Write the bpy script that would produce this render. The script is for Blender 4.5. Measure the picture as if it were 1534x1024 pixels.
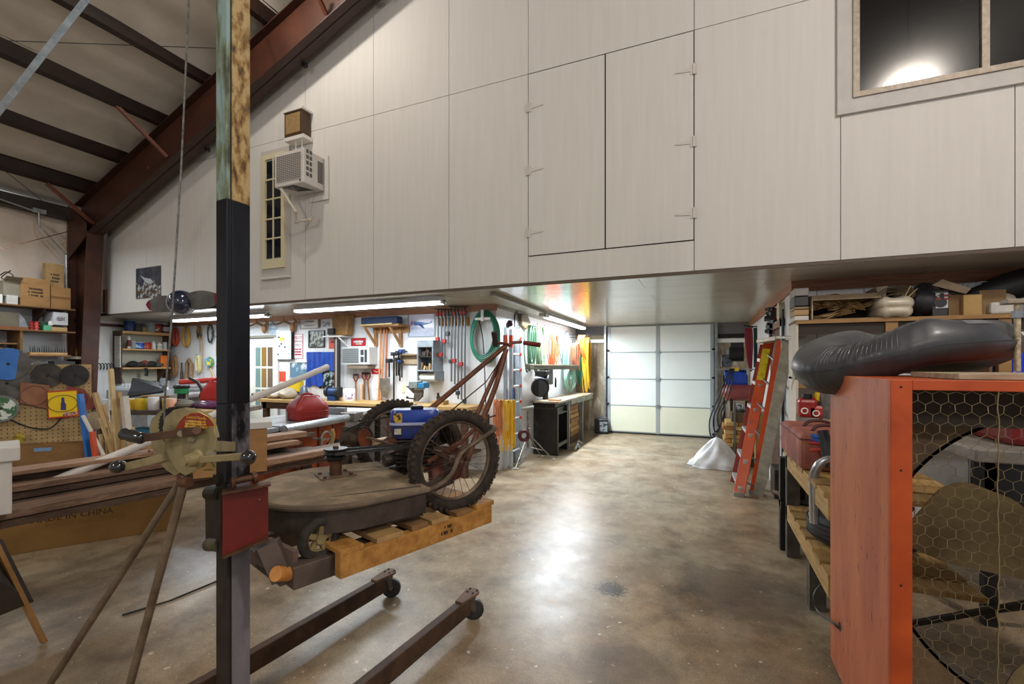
import bpy, math, random
from mathutils import Vector, Matrix, Quaternion
for o in list(bpy.data.objects): bpy.data.objects.remove(o)
SC = bpy.context.scene
COL = SC.collection
R = math.radians
# ------------------------------------------------------------------ camera
YAW = R(22.9); CC = math.cos(YAW); SS = math.sin(YAW); FPX = 682.0; HC = 1.57
cam = bpy.data.cameras.new('camera'); camo = bpy.data.objects.new('camera', cam); COL.objects.link(camo)
cam.sensor_width = 36; cam.lens = FPX/1534*36; cam.shift_y = 33/1534; cam.clip_start = .05; cam.clip_end = 100
camo.location = (0, 0, HC); camo.rotation_euler = (R(90), 0, YAW); SC.camera = camo
# ------------------------------------------------------------------ world, exposure
w = bpy.data.worlds.new('world'); SC.world = w; w.use_nodes = True
w.node_tree.nodes['Background'].inputs[0].default_value = (.92, .95, 1, 1)
w.node_tree.nodes['Background'].inputs[1].default_value = .36
vs = SC.view_settings; vs.view_transform = 'Standard'; vs.look = 'None'; vs.exposure = 0.24; vs.gamma = 1; vs.use_curve_mapping = False
# ------------------------------------------------------------------ lights of the room and added fills
def area(name, loc, rot, sx, sy, power, col):
    l = bpy.data.lights.new(name, 'AREA'); l.shape = 'RECTANGLE'; l.size = sx; l.size_y = sy; l.energy = power; l.color = col
    o = bpy.data.objects.new(name, l); COL.objects.link(o); o.location = loc; o.rotation_euler = rot; return o
def point(name, loc, power, col, r=.2):
    l = bpy.data.lights.new(name, 'POINT'); l.energy = power; l.color = col; l.shadow_soft_size = r
    o = bpy.data.objects.new(name, l); COL.objects.link(o); o.location = loc; return o
COOL = (.84, .93, 1); WARM = (1, .92, .84)
point('bay_or_fill_glow', (2.95, .45, 5.75), 370, WARM, .24)
point('bay_or_fill_glow', (-4.6, 3.2, 6.42), 100, WARM, .08)
point('bay_or_fill_glow', (-3.6, -4.2, 5.3), 260, WARM, .3)  # fill from the added lamp behind the camera
area('tube_or_fill_glow', (-4.33, 5.0, 2.28), (0, 0, 0), 2.3, .12, 55, COOL)
area('tube_or_fill_glow', (-7.7, 5.25, 2.28), (0, 0, 0), 2.3, .12, 42, COOL)
area('tube_or_fill_glow', (-2.42, 8.1, 2.28), (0, 0, 0), .12, 3.4, 165, COOL)
area('tube_or_fill_glow', (-9.2, 2.6, 3.6), (0, 0, 0), .12, 2.4, 32, COOL)  # area light over the left shelves, no tube fixture hangs here
area('tube_or_fill_glow', (2.6, -1.5, 3.4), (R(50), 0, 0), 2.4, .3, 40, WARM)  # added fill for the right side, no fixture belongs to it

# ------------------------------------------------------------------ helpers
def U(px, py, X=None, Y=None, Z=None, D=None):
    a = (px-767)/FPX; dx = a*CC-SS; dy = a*SS+CC; dz = (545-py)/FPX
    t = X/dx if X is not None else Y/dy if Y is not None else (Z-HC)/dz if Z is not None else D
    return Vector((dx*t, dy*t, HC+dz*t))
def RY(x0, y0, x1, y1, Y):
    m = (y0+y1)/2; n = (x0+x1)/2
    return U(x0, m, Y=Y)[0], U(x1, m, Y=Y)[0], U(n, y1, Y=Y)[2], U(n, y0, Y=Y)[2]
def RX(x0, y0, x1, y1, X):
    m = (y0+y1)/2; n = (x0+x1)/2
    return U(x0, m, X=X)[1], U(x1, m, X=X)[1], U(n, y1, X=X)[2], U(n, y0, X=X)[2]
def lin(c):
    if isinstance(c, str): c = [int(c[i:i+2], 16) for i in (0, 2, 4)]
    return tuple(((v/255)/12.92 if v/255 <= .04045 else ((v/255+.055)/1.055)**2.4) for v in c)+(1,)
MATS = {}
def mt(c1, c2=None, rough=.6, metal=0, scale=6, st=(1, 1, 1), bump=0, ramp=(.35, .65), detail=6, emit=0, trans=0, coat=0, alpha=1, c3=None, bs=None):
    key = repr((c1, c2, rough, metal, scale, st, bump, ramp, detail, emit, trans, coat, alpha, c3, bs))
    if key in MATS: return MATS[key]
    m = bpy.data.materials.new('m_%d' % len(MATS)); MATS[key] = m; m.use_nodes = True
    n = m.node_tree.nodes; l = m.node_tree.links; b = n['Principled BSDF']
    b.inputs['Base Color'].default_value = lin(c1); b.inputs['Roughness'].default_value = rough; b.inputs['Metallic'].default_value = metal
    if coat: b.inputs['Coat Weight'].default_value = coat; b.inputs['Coat Roughness'].default_value = .15
    if trans: b.inputs['Transmission Weight'].default_value = trans
    if alpha < 1: b.inputs['Alpha'].default_value = alpha
    if emit: b.inputs['Emission Color'].default_value = lin(c1); b.inputs['Emission Strength'].default_value = emit
    if c2 or bump:
        tc = n.new('ShaderNodeTexCoord'); mp = n.new('ShaderNodeMapping'); mp.inputs['Scale'].default_value = st
        l.new(tc.outputs['Object'], mp.inputs[0]); nz = n.new('ShaderNodeTexNoise'); nz.inputs['Scale'].default_value = scale; nz.inputs['Detail'].default_value = detail
        nz.inputs['Roughness'].default_value = .62
        l.new(mp.outputs[0], nz.inputs['Vector'])
        if c2:
            r = n.new('ShaderNodeValToRGB'); r.color_ramp.elements[0].position = ramp[0]; r.color_ramp.elements[1].position = ramp[1]
            r.color_ramp.elements[0].color = lin(c1); r.color_ramp.elements[1].color = lin(c2)
            if c3: e = r.color_ramp.elements.new((ramp[0]+ramp[1])/2); e.color = lin(c3)
            l.new(nz.outputs[0], r.inputs[0]); l.new(r.outputs[0], b.inputs['Base Color'])
        if bump:
            src = nz
            if bs:
                src = n.new('ShaderNodeTexNoise'); src.inputs['Scale'].default_value = bs; src.inputs['Detail'].default_value = 5; l.new(mp.outputs[0], src.inputs['Vector'])
            bp = n.new('ShaderNodeBump'); bp.inputs['Strength'].default_value = bump; bp.inputs['Distance'].default_value = .01
            l.new(src.outputs[0], bp.inputs['Height']); l.new(bp.outputs[0], b.inputs['Normal'])
    return m
class MB:
    def __init__(s): s.v = []; s.f = []
    def add(s, vs, fs):
        k = len(s.v); s.v += [Vector(v) for v in vs]; s.f += [tuple(i+k for i in f) for f in fs]; return s
    def bx(s, x0, x1, y0, y1, z0, z1):
        x0, x1 = min(x0, x1), max(x0, x1); y0, y1 = min(y0, y1), max(y0, y1); z0, z1 = min(z0, z1), max(z0, z1)
        e = (len(s.f)//6 % 9)*.00023; x0 -= e; x1 += e*1.1; y0 -= e*.9; y1 += e*.8; z0 -= e*.85; z1 += e*.95
        return s.add([(x, y, z) for x in (x0, x1) for y in (y0, y1) for z in (z0, z1)], [(0, 1, 3, 2), (4, 6, 7, 5), (0, 4, 5, 1), (2, 3, 7, 6), (0, 2, 6, 4), (1, 5, 7, 3)])
    def box(s, c, d, M=None):
        k = len(s.v); s.bx(-d[0]/2, d[0]/2, -d[1]/2, d[1]/2, -d[2]/2, d[2]/2)
        for i in range(k, len(s.v)): s.v[i] = (M @ s.v[i] if M else s.v[i])+Vector(c)
        return s
    def beam(s, a, b, w, h, up=(0, 0, 1)):
        a = Vector(a); b = Vector(b); d = (b-a); L = d.length; d.normalize(); sd = d.cross(Vector(up))
        if sd.length < 1e-4: sd = d.cross(Vector((1, 0, 0)))
        sd.normalize(); u = sd.cross(d); vs = []
        for p in (a, b):
            for i, j in ((-1, -1), (1, -1), (1, 1), (-1, 1)): vs.append(p+sd*(i*w/2)+u*(j*h/2))
        return s.add(vs, [(0, 3, 2, 1), (4, 5, 6, 7), (0, 1, 5, 4), (1, 2, 6, 5), (2, 3, 7, 6), (3, 0, 4, 7)])
    def cyl(s, a, b, r, r2=None, n=14, cap=True):
        r2 = r if r2 is None else r2; a = Vector(a); b = Vector(b); d = (b-a).normalized()
        x = d.orthogonal().normalized(); y = d.cross(x); vs = []
        for p, q in ((a, r), (b, r2)):
            for i in range(n): t = 2*math.pi*i/n; vs.append(p+x*(q*math.cos(t))+y*(q*math.sin(t)))
        fs = [(i, (i+1) % n, n+(i+1) % n, n+i) for i in range(n)]
        if cap: fs += [tuple(range(n-1, -1, -1)), tuple(range(n, 2*n))]
        return s.add(vs, fs)
    def tube(s, pts, r, n=7, closed=False, cap=True, smooth=0):
        pts = [Vector(p) for p in pts]
        if smooth: pts = catmull(pts, smooth, closed)
        N = len(pts); vs = []; x = None
        for i, p in enumerate(pts):
            a = pts[i-1] if (i > 0 or closed) else p; b = pts[(i+1) % N] if (i < N-1 or closed) else p
            d = (b-a)
            if d.length < 1e-9: d = Vector((0, 0, 1))
            d.normalize()
            if x is None: x = d.orthogonal().normalized()
            else:
                x = x-d*x.dot(d)
                x = x.normalized() if x.length > 1e-6 else d.orthogonal().normalized()
            y = d.cross(x); q = r[i*len(r)//N] if isinstance(r, (list, tuple)) else r
            for k in range(n): t = 2*math.pi*k/n; vs.append(p+x*(q*math.cos(t))+y*(q*math.sin(t)))
        fs = []
        for i in range(N if closed else N-1):
            j = (i+1) % N
            for k in range(n): fs.append((i*n+k, i*n+(k+1) % n, j*n+(k+1) % n, j*n+k))
        if cap and not closed: fs += [tuple(range(n-1, -1, -1)), tuple(range((N-1)*n, N*n))]
        return s.add(vs, fs)
    def lathe(s, prof, o, ax=(0, 0, 1), n=20):
        o = Vector(o); d = Vector(ax).normalized(); x = d.orthogonal().normalized(); y = d.cross(x); vs = []
        for q, h in prof:
            for i in range(n): t = 2*math.pi*i/n; vs.append(o+d*h+x*(q*math.cos(t))+y*(q*math.sin(t)))
        fs = []
        for j in range(len(prof)-1):
            for i in range(n): fs.append((j*n+i, j*n+(i+1) % n, (j+1)*n+(i+1) % n, (j+1)*n+i))
        cl_ = prof[0] == prof[-1]
        if prof[0][0] > 1e-5 and not cl_: fs.append(tuple(range(n-1, -1, -1)))
        if prof[-1][0] > 1e-5 and not cl_: k = (len(prof)-1)*n; fs.append(tuple(range(k, k+n)))
        return s.add(vs, fs)
    def prism(s, pts, vec):
        pts = [Vector(p) for p in pts]; vec = Vector(vec); n = len(pts)
        return s.add(pts+[p+vec for p in pts], [tuple(range(n-1, -1, -1)), tuple(range(n, 2*n))]+[(i, (i+1) % n, n+(i+1) % n, n+i) for i in range(n)])
    def ball(s, c, r, n=14, m=9, M=None):
        c = Vector(c); r = (r, r, r) if not isinstance(r, (tuple, list)) else r; vs = []
        for j in range(m+1):
            ph = math.pi*j/m
            for i in range(n):
                t = 2*math.pi*i/n; v = Vector((r[0]*math.sin(ph)*math.cos(t), r[1]*math.sin(ph)*math.sin(t), r[2]*math.cos(ph)))
                vs.append(c+(M @ v if M else v))
        return s.add(vs, [(j*n+i, j*n+(i+1) % n, (j+1)*n+(i+1) % n, (j+1)*n+i) for j in range(m) for i in range(n)])
    def torus(s, c, ax, R_, r, n=32, m=8, M=None):
        d = Vector(ax).normalized(); x = d.orthogonal().normalized(); y = d.cross(x)
        return s.tube([Vector(c)+x*(R_*math.cos(2*math.pi*i/n))+y*(R_*math.sin(2*math.pi*i/n)) for i in range(n)], r, m, closed=True)
    def grid(s, fn, nu, nv, cu=False, cv=False):
        vs = [fn(i/(nu if cu else nu-1), j/(nv if cv else nv-1)) for i in range(nu) for j in range(nv)]
        fs = [(i*nv+j, ((i+1) % nu)*nv+j, ((i+1) % nu)*nv+(j+1) % nv, i*nv+(j+1) % nv) for i in range(nu if cu else nu-1) for j in range(nv if cv else nv-1)]
        return s.add(vs, fs)
def catmull(p, k, closed=False):
    out = []; N = len(p)
    for i in range(N if closed else N-1):
        a = p[(i-1) % N] if (closed or i > 0) else p[i]; b = p[i]; c = p[(i+1) % N]; d = p[(i+2) % N] if (closed or i+2 < N) else c
        for j in range(k):
            t = j/k; out.append(.5*((2*b)+(c-a)*t+(2*a-5*b+4*c-d)*t*t+(3*b-a-3*c+d)*t**3))
    if not closed: out.append(p[-1])
    return out
def wloc(o):
    v = Vector((0, 0, 0))
    while o: v += o.location; o = o.parent
    return v
def mesh_obj(name, m, mat, parent=None, smooth=False, bevel=0, local=False, origin=None, fixn=True):
    me = bpy.data.meshes.new(name); off = Vector((0, 0, 0))
    if parent is not None and not local: off = wloc(parent)
    if origin is not None: off = Vector(origin)
    me.from_pydata([tuple(v-off) for v in m.v], [], m.f)
    if fixn:
        import bmesh
        b = bmesh.new(); b.from_mesh(me); bmesh.ops.recalc_face_normals(b, faces=b.faces); b.to_mesh(me); b.free()
    me.materials.append(mat)
    if smooth:
        for p in me.polygons: p.use_smooth = True
        me.set_sharp_from_angle(angle=R(40))
    o = bpy.data.objects.new(name, me); COL.objects.link(o)
    if parent is not None: o.parent = parent
    if origin is not None: o.location = origin
    if bevel:
        bv = o.modifiers.new('b', 'BEVEL'); bv.width = bevel; bv.segments = 2; bv.limit_method = 'ANGLE'
    return o
def T(name, label, cat, loc, group=None, rz=0):
    o = bpy.data.objects.new(name, None); COL.objects.link(o); o.location = loc; o.rotation_euler = (0, 0, rz); o.empty_display_size = .1
    o['label'] = label; o['category'] = cat
    if group: o['group'] = group
    return o
def P(parent, name, m, mat, smooth=False, bevel=0, label=None, local=False, kind=None):
    o = mesh_obj(name, m, mat, parent, smooth, bevel, local)
    if label: o['label'] = label
    if kind: o['kind'] = kind
    return o
def one(name, m, mat, label, cat, group=None, smooth=False, bevel=0, kind=None):
    xs = [v[0] for v in m.v]; ys = [v[1] for v in m.v]; zs = [v[2] for v in m.v]
    o = mesh_obj(name, m, mat, None, smooth, bevel, origin=((min(xs)+max(xs))/2, (min(ys)+max(ys))/2, min(zs)))
    o['label'] = label; o['category'] = cat
    if group: o['group'] = group
    if kind: o['kind'] = kind
    return o
def S(name, m, mat, parent=None, smooth=False, bevel=0):
    o = mesh_obj(name, m, mat, parent, smooth, bevel); 
    if parent is None: o['kind'] = 'structure'
    return o
def text(parent, s, c, size, mat, face='Y', tilt=0, name='lettering', extrude=.0006):
    cu = bpy.data.curves.new('t', 'FONT'); cu.body = s; cu.size = size; cu.align_x = 'CENTER'; cu.align_y = 'CENTER'; cu.extrude = extrude; cu.resolution_u = 2
    cu.space_line = .85
    t = bpy.data.objects.new('t', cu); COL.objects.link(t); bpy.context.view_layer.update()
    me = bpy.data.meshes.new_from_object(t.evaluated_get(bpy.context.evaluated_depsgraph_get())); bpy.data.objects.remove(t)
    if isinstance(face, Matrix): Rm = face
    else: Rm = (Matrix.Rotation({'Y': 0, 'X': math.pi/2}.get(face, face if not isinstance(face, str) else 0), 4, 'Z') @ Matrix.Rotation(math.pi/2, 4, 'X') @ Matrix.Rotation(tilt, 4, 'Z'))
    me.transform(Matrix.Translation(Vector(c)-wloc(parent)) @ Rm)
    me.materials.clear(); me.materials.append(mat)
    o = bpy.data.objects.new(name, me); COL.objects.link(o); o.parent = parent; return o
def scrawl(parent, c, w, h, rows, mat, face='Y', seed=1, name='lettering'):
    # unreadable small print: rows of little strokes on the surface
    rn = random.Random(seed); m = MB(); rh = h/rows
    for r in range(rows):
        x = -w/2+rn.uniform(0, w*.08); z = h/2-rh*(r+.5)
        while x < w/2-rh*.2:
            lw = rh*rn.uniform(.22, .5)
            if rn.random() > .16: m.bx(x, x+lw*.75, -.0006, 0, z-rh*.3*rn.uniform(.7, 1), z+rh*.3*rn.uniform(.6, 1))
            x += lw
    Rm = face if isinstance(face, Matrix) else Matrix.Rotation(math.pi/2 if face == 'X' else (0 if face == 'Y' else face), 4, 'Z')
    m.v = [(Rm @ v.to_4d()).to_3d()+Vector(c) for v in m.v]
    return P(parent, name, m, mat, kind='stuff')
def copy_tree(o, parent=None):
    c = o.copy(); COL.objects.link(c); c.parent = parent
    for ch in list(o.children): copy_tree(ch, c)
    return c
RND = random.Random(4)
def jit(a): return RND.uniform(-a, a)
# ------------------------------------------------------------------ materials
WOODP = mt('b98f58', 'd3ad74', .65, scale=5, st=(1, 1, 12), bump=.1)
WOODX = mt('b08650', 'cfa871', .65, scale=5, st=(1, 12, 12), bump=.1)
WOODY = mt('b08650', 'cfa871', .65, scale=5, st=(12, 1, 12), bump=.1)
OLDW = mt('5f4430', '86684c', .75, scale=5, st=(10, 1, 10), bump=.15)
DKW = mt('3b2417', '5a3a24', .6, scale=5, st=(1, 1, 10), bump=.1)
FASC = mt('85553a', 'a06d4a', .55, scale=4, st=(1, 1, 14))
WALLW = mt('d6d6d6', 'e0e1e2', .55, scale=3, st=(8, 8, .6), bump=.05)
LOFT = mt('cbc8c1', 'd4d1cb', .62, scale=3.2, st=(6, 6, .35), bump=.03, ramp=(.2, .8))
BLACK = mt('121214', rough=.45)
DKM = mt('26241f', '3a352c', .5, .6, scale=9, bump=.1)
RUSTM = mt('4a3122', '6d4a33', .6, .5, scale=14, bump=.15)
GALV = mt('8f979c', 'b3bbbf', .35, .8, scale=10)
STEEL = mt('9a9ea2', rough=.3, metal=.9)
WHITE = mt('e6e6e2', rough=.5)
CREAM = mt('d8cfae', rough=.5)
CARD = mt('8f6a3f', 'a27a4b', .8, scale=3, st=(1, 1, 4))
REDP = mt('a3231c', rough=.4); BLUEP = mt('1c3f9a', rough=.4); YEL = mt('e3bd1c', rough=.45); GRN = mt('1f7a45', rough=.5)
RUB = mt('17171a', '26262a', .6, scale=20, bump=.1)
BRST = mt('35190f', '4a2717', .45, .1, scale=3, bump=.05)
# ================================================================== structure
XL = -10.4; YF = 4.75; YB = 6.03; XC = -2.8; XR = .87; YR = 5.57; YD = 10.5; ZC = 2.44
def roofz(x): return 4.60+.375*(x+10.12) if x < .5 else 4.60+.375*10.62-.375*(x-.5)
# floor
def floor_mat():
    m = bpy.data.materials.new('concrete'); m.use_nodes = True; n = m.node_tree.nodes; l = m.node_tree.links; b = n['Principled BSDF']
    tc = n.new('ShaderNodeTexCoord')
    def noise(sc, det, rough=.6):
        z = n.new('ShaderNodeTexNoise'); z.inputs['Scale'].default_value = sc; z.inputs['Detail'].default_value = det; z.inputs['Roughness'].default_value = rough; l.new(tc.outputs['Object'], z.inputs['Vector']); return z
    def ramp(src, stops):
        r = n.new('ShaderNodeValToRGB'); e = r.color_ramp.elements
        while len(e) < len(stops): e.new(.5)
        for q, (p, c) in zip(e, stops): q.position = p; q.color = lin(c)
        l.new(src.outputs[0], r.inputs[0]); return r
    def mix(t, a, bb, f=None, fac=.5):
        x = n.new('ShaderNodeMix'); x.data_type = 'RGBA'; x.blend_type = t; x.inputs[0].default_value = fac
        if f: l.new(f, x.inputs[0])
        l.new(a, x.inputs[6]); l.new(bb, x.inputs[7]); return x.outputs[2]
    big = ramp(noise(.55, 5), [(.3, '7d776c'), (.44, 'a8967a'), (.54, '9c7a54'), (.66, '7f7462')])
    med = ramp(noise(2.6, 9, .7), [(.32, '544a3f'), (.5, 'b3a78f'), (.66, 'd6cbb4')])
    c = mix('MULTIPLY', big.outputs[0], ramp(noise(7, 10, .75), [(.36, '85745f'), (.56, 'ffffff')]).outputs[0], fac=.75)
    c = mix('MIX', c, med.outputs[0], fac=.45)
    st = ramp(noise(.8, 4, .5), [(.62, '000000'), (.74, 'ffffff')])
    dk = n.new('ShaderNodeRGB'); dk.outputs[0].default_value = lin('55483c')
    fx = n.new('ShaderNodeMath'); fx.operation = 'MULTIPLY'; fx.inputs[1].default_value = .55; l.new(st.outputs[0], fx.inputs[0])
    c = mix('MIX', c, dk.outputs[0], fx.outputs[0])
    sp = ramp(noise(45, 3, .5), [(.68, '000000'), (.74, 'ffffff')]); sk = n.new('ShaderNodeRGB'); sk.outputs[0].default_value = lin('3d352d')
    fx2 = n.new('ShaderNodeMath'); fx2.operation = 'MULTIPLY'; fx2.inputs[1].default_value = .7; l.new(sp.outputs[0], fx2.inputs[0])
    c = mix('MIX', c, sk.outputs[0], fx2.outputs[0])
    wsp = ramp(noise(24, 2, .4), [(.715, '000000'), (.73, 'ffffff')]); wk = n.new('ShaderNodeRGB'); wk.outputs[0].default_value = lin('d8d0c0'); c = mix('MIX', c, wk.outputs[0], wsp.outputs[0])
    fn_ = ramp(noise(90, 4, .7), [(.35, 'b8ab9a'), (.6, 'ffffff')]); c = mix('MULTIPLY', c, fn_.outputs[0], fac=.6)
    def spot(cx, cy, r, colr, thr, amt, nsc, c):
        g = n.new('ShaderNodeVectorMath'); g.operation = 'DISTANCE'; l.new(tc.outputs['Object'], g.inputs[0]); g.inputs[1].default_value = (cx, cy, 0)
        mr = n.new('ShaderNodeMapRange'); mr.inputs[1].default_value = 0; mr.inputs[2].default_value = r; mr.inputs[3].default_value = 1; mr.inputs[4].default_value = 0; l.new(g.outputs['Value'], mr.inputs[0])
        ad = n.new('ShaderNodeMath'); ad.operation = 'MULTIPLY'; l.new(mr.outputs[0], ad.inputs[0]); l.new(noise(nsc, 8, .7).outputs[0], ad.inputs[1])
        rp = ramp(ad, [(thr, '000000'), (thr+.12, 'ffffff')]); q = n.new('ShaderNodeMath'); q.operation = 'MULTIPLY'; q.inputs[1].default_value = amt; l.new(rp.outputs[0], q.inputs[0])
        k = n.new('ShaderNodeRGB'); k.outputs[0].default_value = lin(colr); return mix('MIX', c, k.outputs[0], q.outputs[0])
    c = spot(-.6, 3.2, .24, '15120f', .24, .9, 40, c)
    c = spot(.25, 3.5, .75, '4a4340', .16, .55, 6, c); c = spot(-.35, 2.35, .5, '4a4340', .18, .55, 7, c); c = spot(-1.0, 3.5, .3, '8a7866', .2, .5, 9, c)
    c = spot(-.93, 2.9, .13, 'b58a3c', .3, .5, 30, c); c = spot(-3.2, 1.4, .9, '3f3328', .2, .4, 5, c)
    l.new(c, b.inputs['Base Color'])
    rr = n.new('ShaderNodeMapRange'); rr.inputs[3].default_value = .22; rr.inputs[4].default_value = .5; l.new(noise(3, 6).outputs[0], rr.inputs[0]); l.new(rr.outputs[0], b.inputs['Roughness'])
    bp = n.new('ShaderNodeBump'); bp.inputs['Strength'].default_value = .12; bp.inputs['Distance'].default_value = .01; l.new(noise(18, 8).outputs[0], bp.inputs['Height']); l.new(bp.outputs[0], b.inputs['Normal'])
    return m
S('floor', MB().bx(XL-.1, 7, -6, 10.8, -.12, 0), floor_mat())
S('floor_joint', MB().beam((-4.2, .8, .0006), (-2.6, 1.15, .0006), .006, .001), BLACK)
# outer walls
INS = mt('b9a999', 'c9bcae', .45, scale=2.5, st=(1, 1, .5), bump=.9, bs=3)
S('wall_left', MB().bx(XL-.12, XL, -6, 10.7, 2.55, 4.3), INS)
wl = S('wall_left_lower', MB().bx(XL-.14, XL+.01, -6, 10.7, 0, 2.55), WALLW)
S('trim_left_ledger', MB().bx(XL+.01, XL+.05, 4.4, 5.5, 2.28, 2.33), mt('4a1f17', rough=.5))
# loft wall
back = MB(); ROOFP = [(XL, roofz(XL)), (.5, roofz(.5)), (6.9, roofz(6.9))]
back.prism([(XL+.4, YF+.03, 2.46), (6.9, YF+.03, 2.46), (6.9, YF+.03, roofz(6.9)), (.5, YF+.03, roofz(.5)), (XL+.4, YF+.03, roofz(XL+.4))], (0, .12, 0))
loft = S('wall_loft', back, mt('2a231c', rough=.8))
seams = [XL+.42, -9.9, -8.8, -7.55, -6.35, -5.15, -3.96, -2.83, -1.81, -.09, 1.09, 2.21, 3.43, 4.65, 5.87, 6.9]
for a, b_ in zip(seams, seams[1:]):
    a += .003; b_ -= .003
    top = lambda x: min(4.8, roofz(x)-.25)
    if top(a) > 2.6:
        if (a < -1.75 and b_ > -1.8) or (a > -1.85 and b_ < -.05):
            S('panel', MB().bx(a, b_, YF, YF+.04, 2.475, 2.765), LOFT, loft)
        else:
            S('panel', MB().prism([(a, YF, 2.475), (b_, YF, 2.475), (b_, YF, top(b_)), (a, YF, top(a))], (0, .04, 0)), LOFT, loft)
    if roofz(b_)-.25 > 4.85:
        a2 = max(a, XL+.28+(4.806-4.60+.25)/.375)
        z0 = 4.806
        pts = [(a2, YF, z0), (b_, YF, z0), (b_, YF, roofz(b_)-.25), (a2, YF, max(z0+.01, roofz(a2)-.25))]
        if a < .5 < b_: pts.insert(3, (.5, YF, roofz(.5)-.25))
        S('panel', MB().prism(pts, (0, .04, 0)), LOFT, loft)
HINGE = mt('c9c4bb', rough=.5)
for x0, x1, nm in ((-1.803, -.957, 'left'), (-.943, -.096, 'right')):
    d = T('loft_hatch_door', 'tall plain white hatch leaf in the loft wall, %s of the pair' % nm, 'hatch', ((x0+x1)/2, YF, 2.775))
    P(d, 'door_leaf', MB().bx(x0, x1, YF-.010, YF-.001, 2.775, 4.79), LOFT)
    hx = x0 if nm == 'left' else x1; sg = 1 if nm == 'left' else -1
    for z in (3.03, 3.72, 4.42):
        h = MB().bx(hx-.03, hx+.03, YF-.018, YF-.0105, z-.05, z+.05)
        h.prism([(hx+sg*.03, YF-.018, z-.02), (hx+sg*.17, YF-.018, z-.006), (hx+sg*.17, YF-.018, z+.006), (hx+sg*.03, YF-.018, z+.02)], (0, .0075, 0))
        h.cyl((hx, YF-.021, z-.05), (hx, YF-.021, z+.05), .007, n=8)
        P(d, 'hinge', h, HINGE)
# ceiling under the loft: painted boards with seams
PNL = mt('b3b0a2', 'c2bfb2', .2, scale=3, st=(.5, 14, 1), bump=.06)
cel = S('ceiling_under_loft', MB().bx(XL, 6.9, YF+.05, 10.7, ZC+.02, ZC+.06), mt('3d3224', rough=.8))
yy = YF+.01
row = 0
while yy < 10.6:
    x = XL+.02+(1.22 if row % 2 else 0)
    if row % 2: S('panel', MB().bx(XL+.02, x-.004, yy, yy+.605, ZC, ZC+.018), PNL, cel)
    while x < 6.8:
        S('panel', MB().bx(x, min(x+2.436, 6.9), yy, yy+.605, ZC, ZC+.018), PNL, cel); x += 2.44
    yy += .61; row += 1
S('trim_loft_edge', MB().bx(XL+.4, 6.9, YF-.005, YF+.03, ZC+.002, 2.47), mt('57493a', rough=.6))
# walls below
S('wall_back', MB().bx(XL, XC, YB, YB+.1, 0, ZC), WALLW)
S('wall_corridor', MB().bx(XC-.1, XC, YB+.1, YD, 0, ZC), WALLW)
S('wall_right', MB().bx(XR, XR+.1, YR+.1, YD, 0, ZC), WALLW)
bw = S('wall_bay', MB().bx(XR, 6.9, YR, YR+.1, 0, ZC), WALLW)
for i in range(15): S('seam', MB().bx(XR+.2+i*.4, XR+.206+i*.4, YR-.002, YR+.002, 0, ZC-.1), mt('6d6a66'), bw)
bw2 = bpy.data.objects['wall_back']
for i in range(18): S('seam', MB().bx(XL+.3+i*.41, XL+.303+i*.41, YB-.001, YB+.002, 0, ZC-.1), mt('a8a8a8'), bw2)
S('trim_1', MB().bx(XL, XC+.02, YB-.03, YB, ZC-.09, ZC), FASC)
S('trim_2', MB().bx(XR-.03, 6.9, YR-.03, YR, ZC-.11, ZC), FASC)
S('trim_3', MB().bx(XR-.03, XR, YR, YD, ZC-.11, ZC), FASC)
S('trim_4', MB().bx(XC, XC+.03, YB, YD, ZC-.05, ZC), mt('8d8578', rough=.5))
PLY = mt('9a8c74', 'b9ad98', .7, scale=2.2, st=(3, 1, 1), bump=.05, c3='877961')
S('wall_rear', MB().bx(XC-.1, XR+.1, YD+.05, YD+.15, 0, ZC), PLY)
S('trim_5', MB().bx(XC, -2.12, YD, YD+.05, 2.24, ZC), mt('6d6d70'))
S('trim_6', MB().bx(XC, -2.12, YD-.02, YD+.04, 2.06, 2.14), WHITE)
S('trim_7', MB().bx(.25, XR, YD, YD+.05, 2.2, ZC), mt('6d6a6a'))
S('trim_8', MB().bx(.25, XR, YD-.01, YD+.04, 2.12, 2.2), BLACK)
S('trim_9', MB().bx(.25, XR, YD-.02, YD+.04, 2.02, 2.1), WHITE)
# garage door
gd = S('door_1', MB().bx(-2.03, .17, YD, YD+.045, .02, 2.43), mt('9aa3a6', rough=.5))
GP = mt('e6f0ed', 'edf4f0', .45, scale=2); GP2 = mt('dfe2cb', 'e6e7d2', .5, scale=1.5)
zs = [.04, .63, 1.23, 1.83, 2.42]
for i in range(4):
    for a, b_ in ((-1.99, -.98), (-.9, .13)):
        S('panel', MB().bx(a, b_, YD-.012, YD+.02, zs[i]+.012, zs[i+1]-.012), GP2 if i == 0 else GP, gd, bevel=.004)
    if i: S('hinge', MB().bx(-.99, -.89, YD-.03, YD-.012, zs[i]-.04, zs[i]+.04), GALV, gd)
for x in (-2.01, -.94, .15):
    S('stile', MB().bx(x-.035, x+.035, YD-.02, YD+.02, .03, 2.42), mt('a9b2b6', rough=.4, metal=.3), gd)
for x in (-2.09, .23):
    s_ = 1 if x < 0 else -1
    t_ = MB().bx(x-.02, x+.02, YD-.09, YD-.07, .05, 2.4).bx(x+s_*.0, x+s_*.006, YD-.09, YD-.02, .05, 2.4).bx(x-.03, x+.03, YD-.01, YD+.04, 0, 2.44)
    o = S('track', t_, GALV, gd)
    for z in zs[:4]: S('roller', MB().cyl((x, YD-.06, z+.05), (x+s_*.08, YD-.06, z+.05), .022), DKM, gd)
S('seal', MB().bx(-2.03, .17, YD-.01, YD+.04, 0, .03), BLACK, gd)
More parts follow.
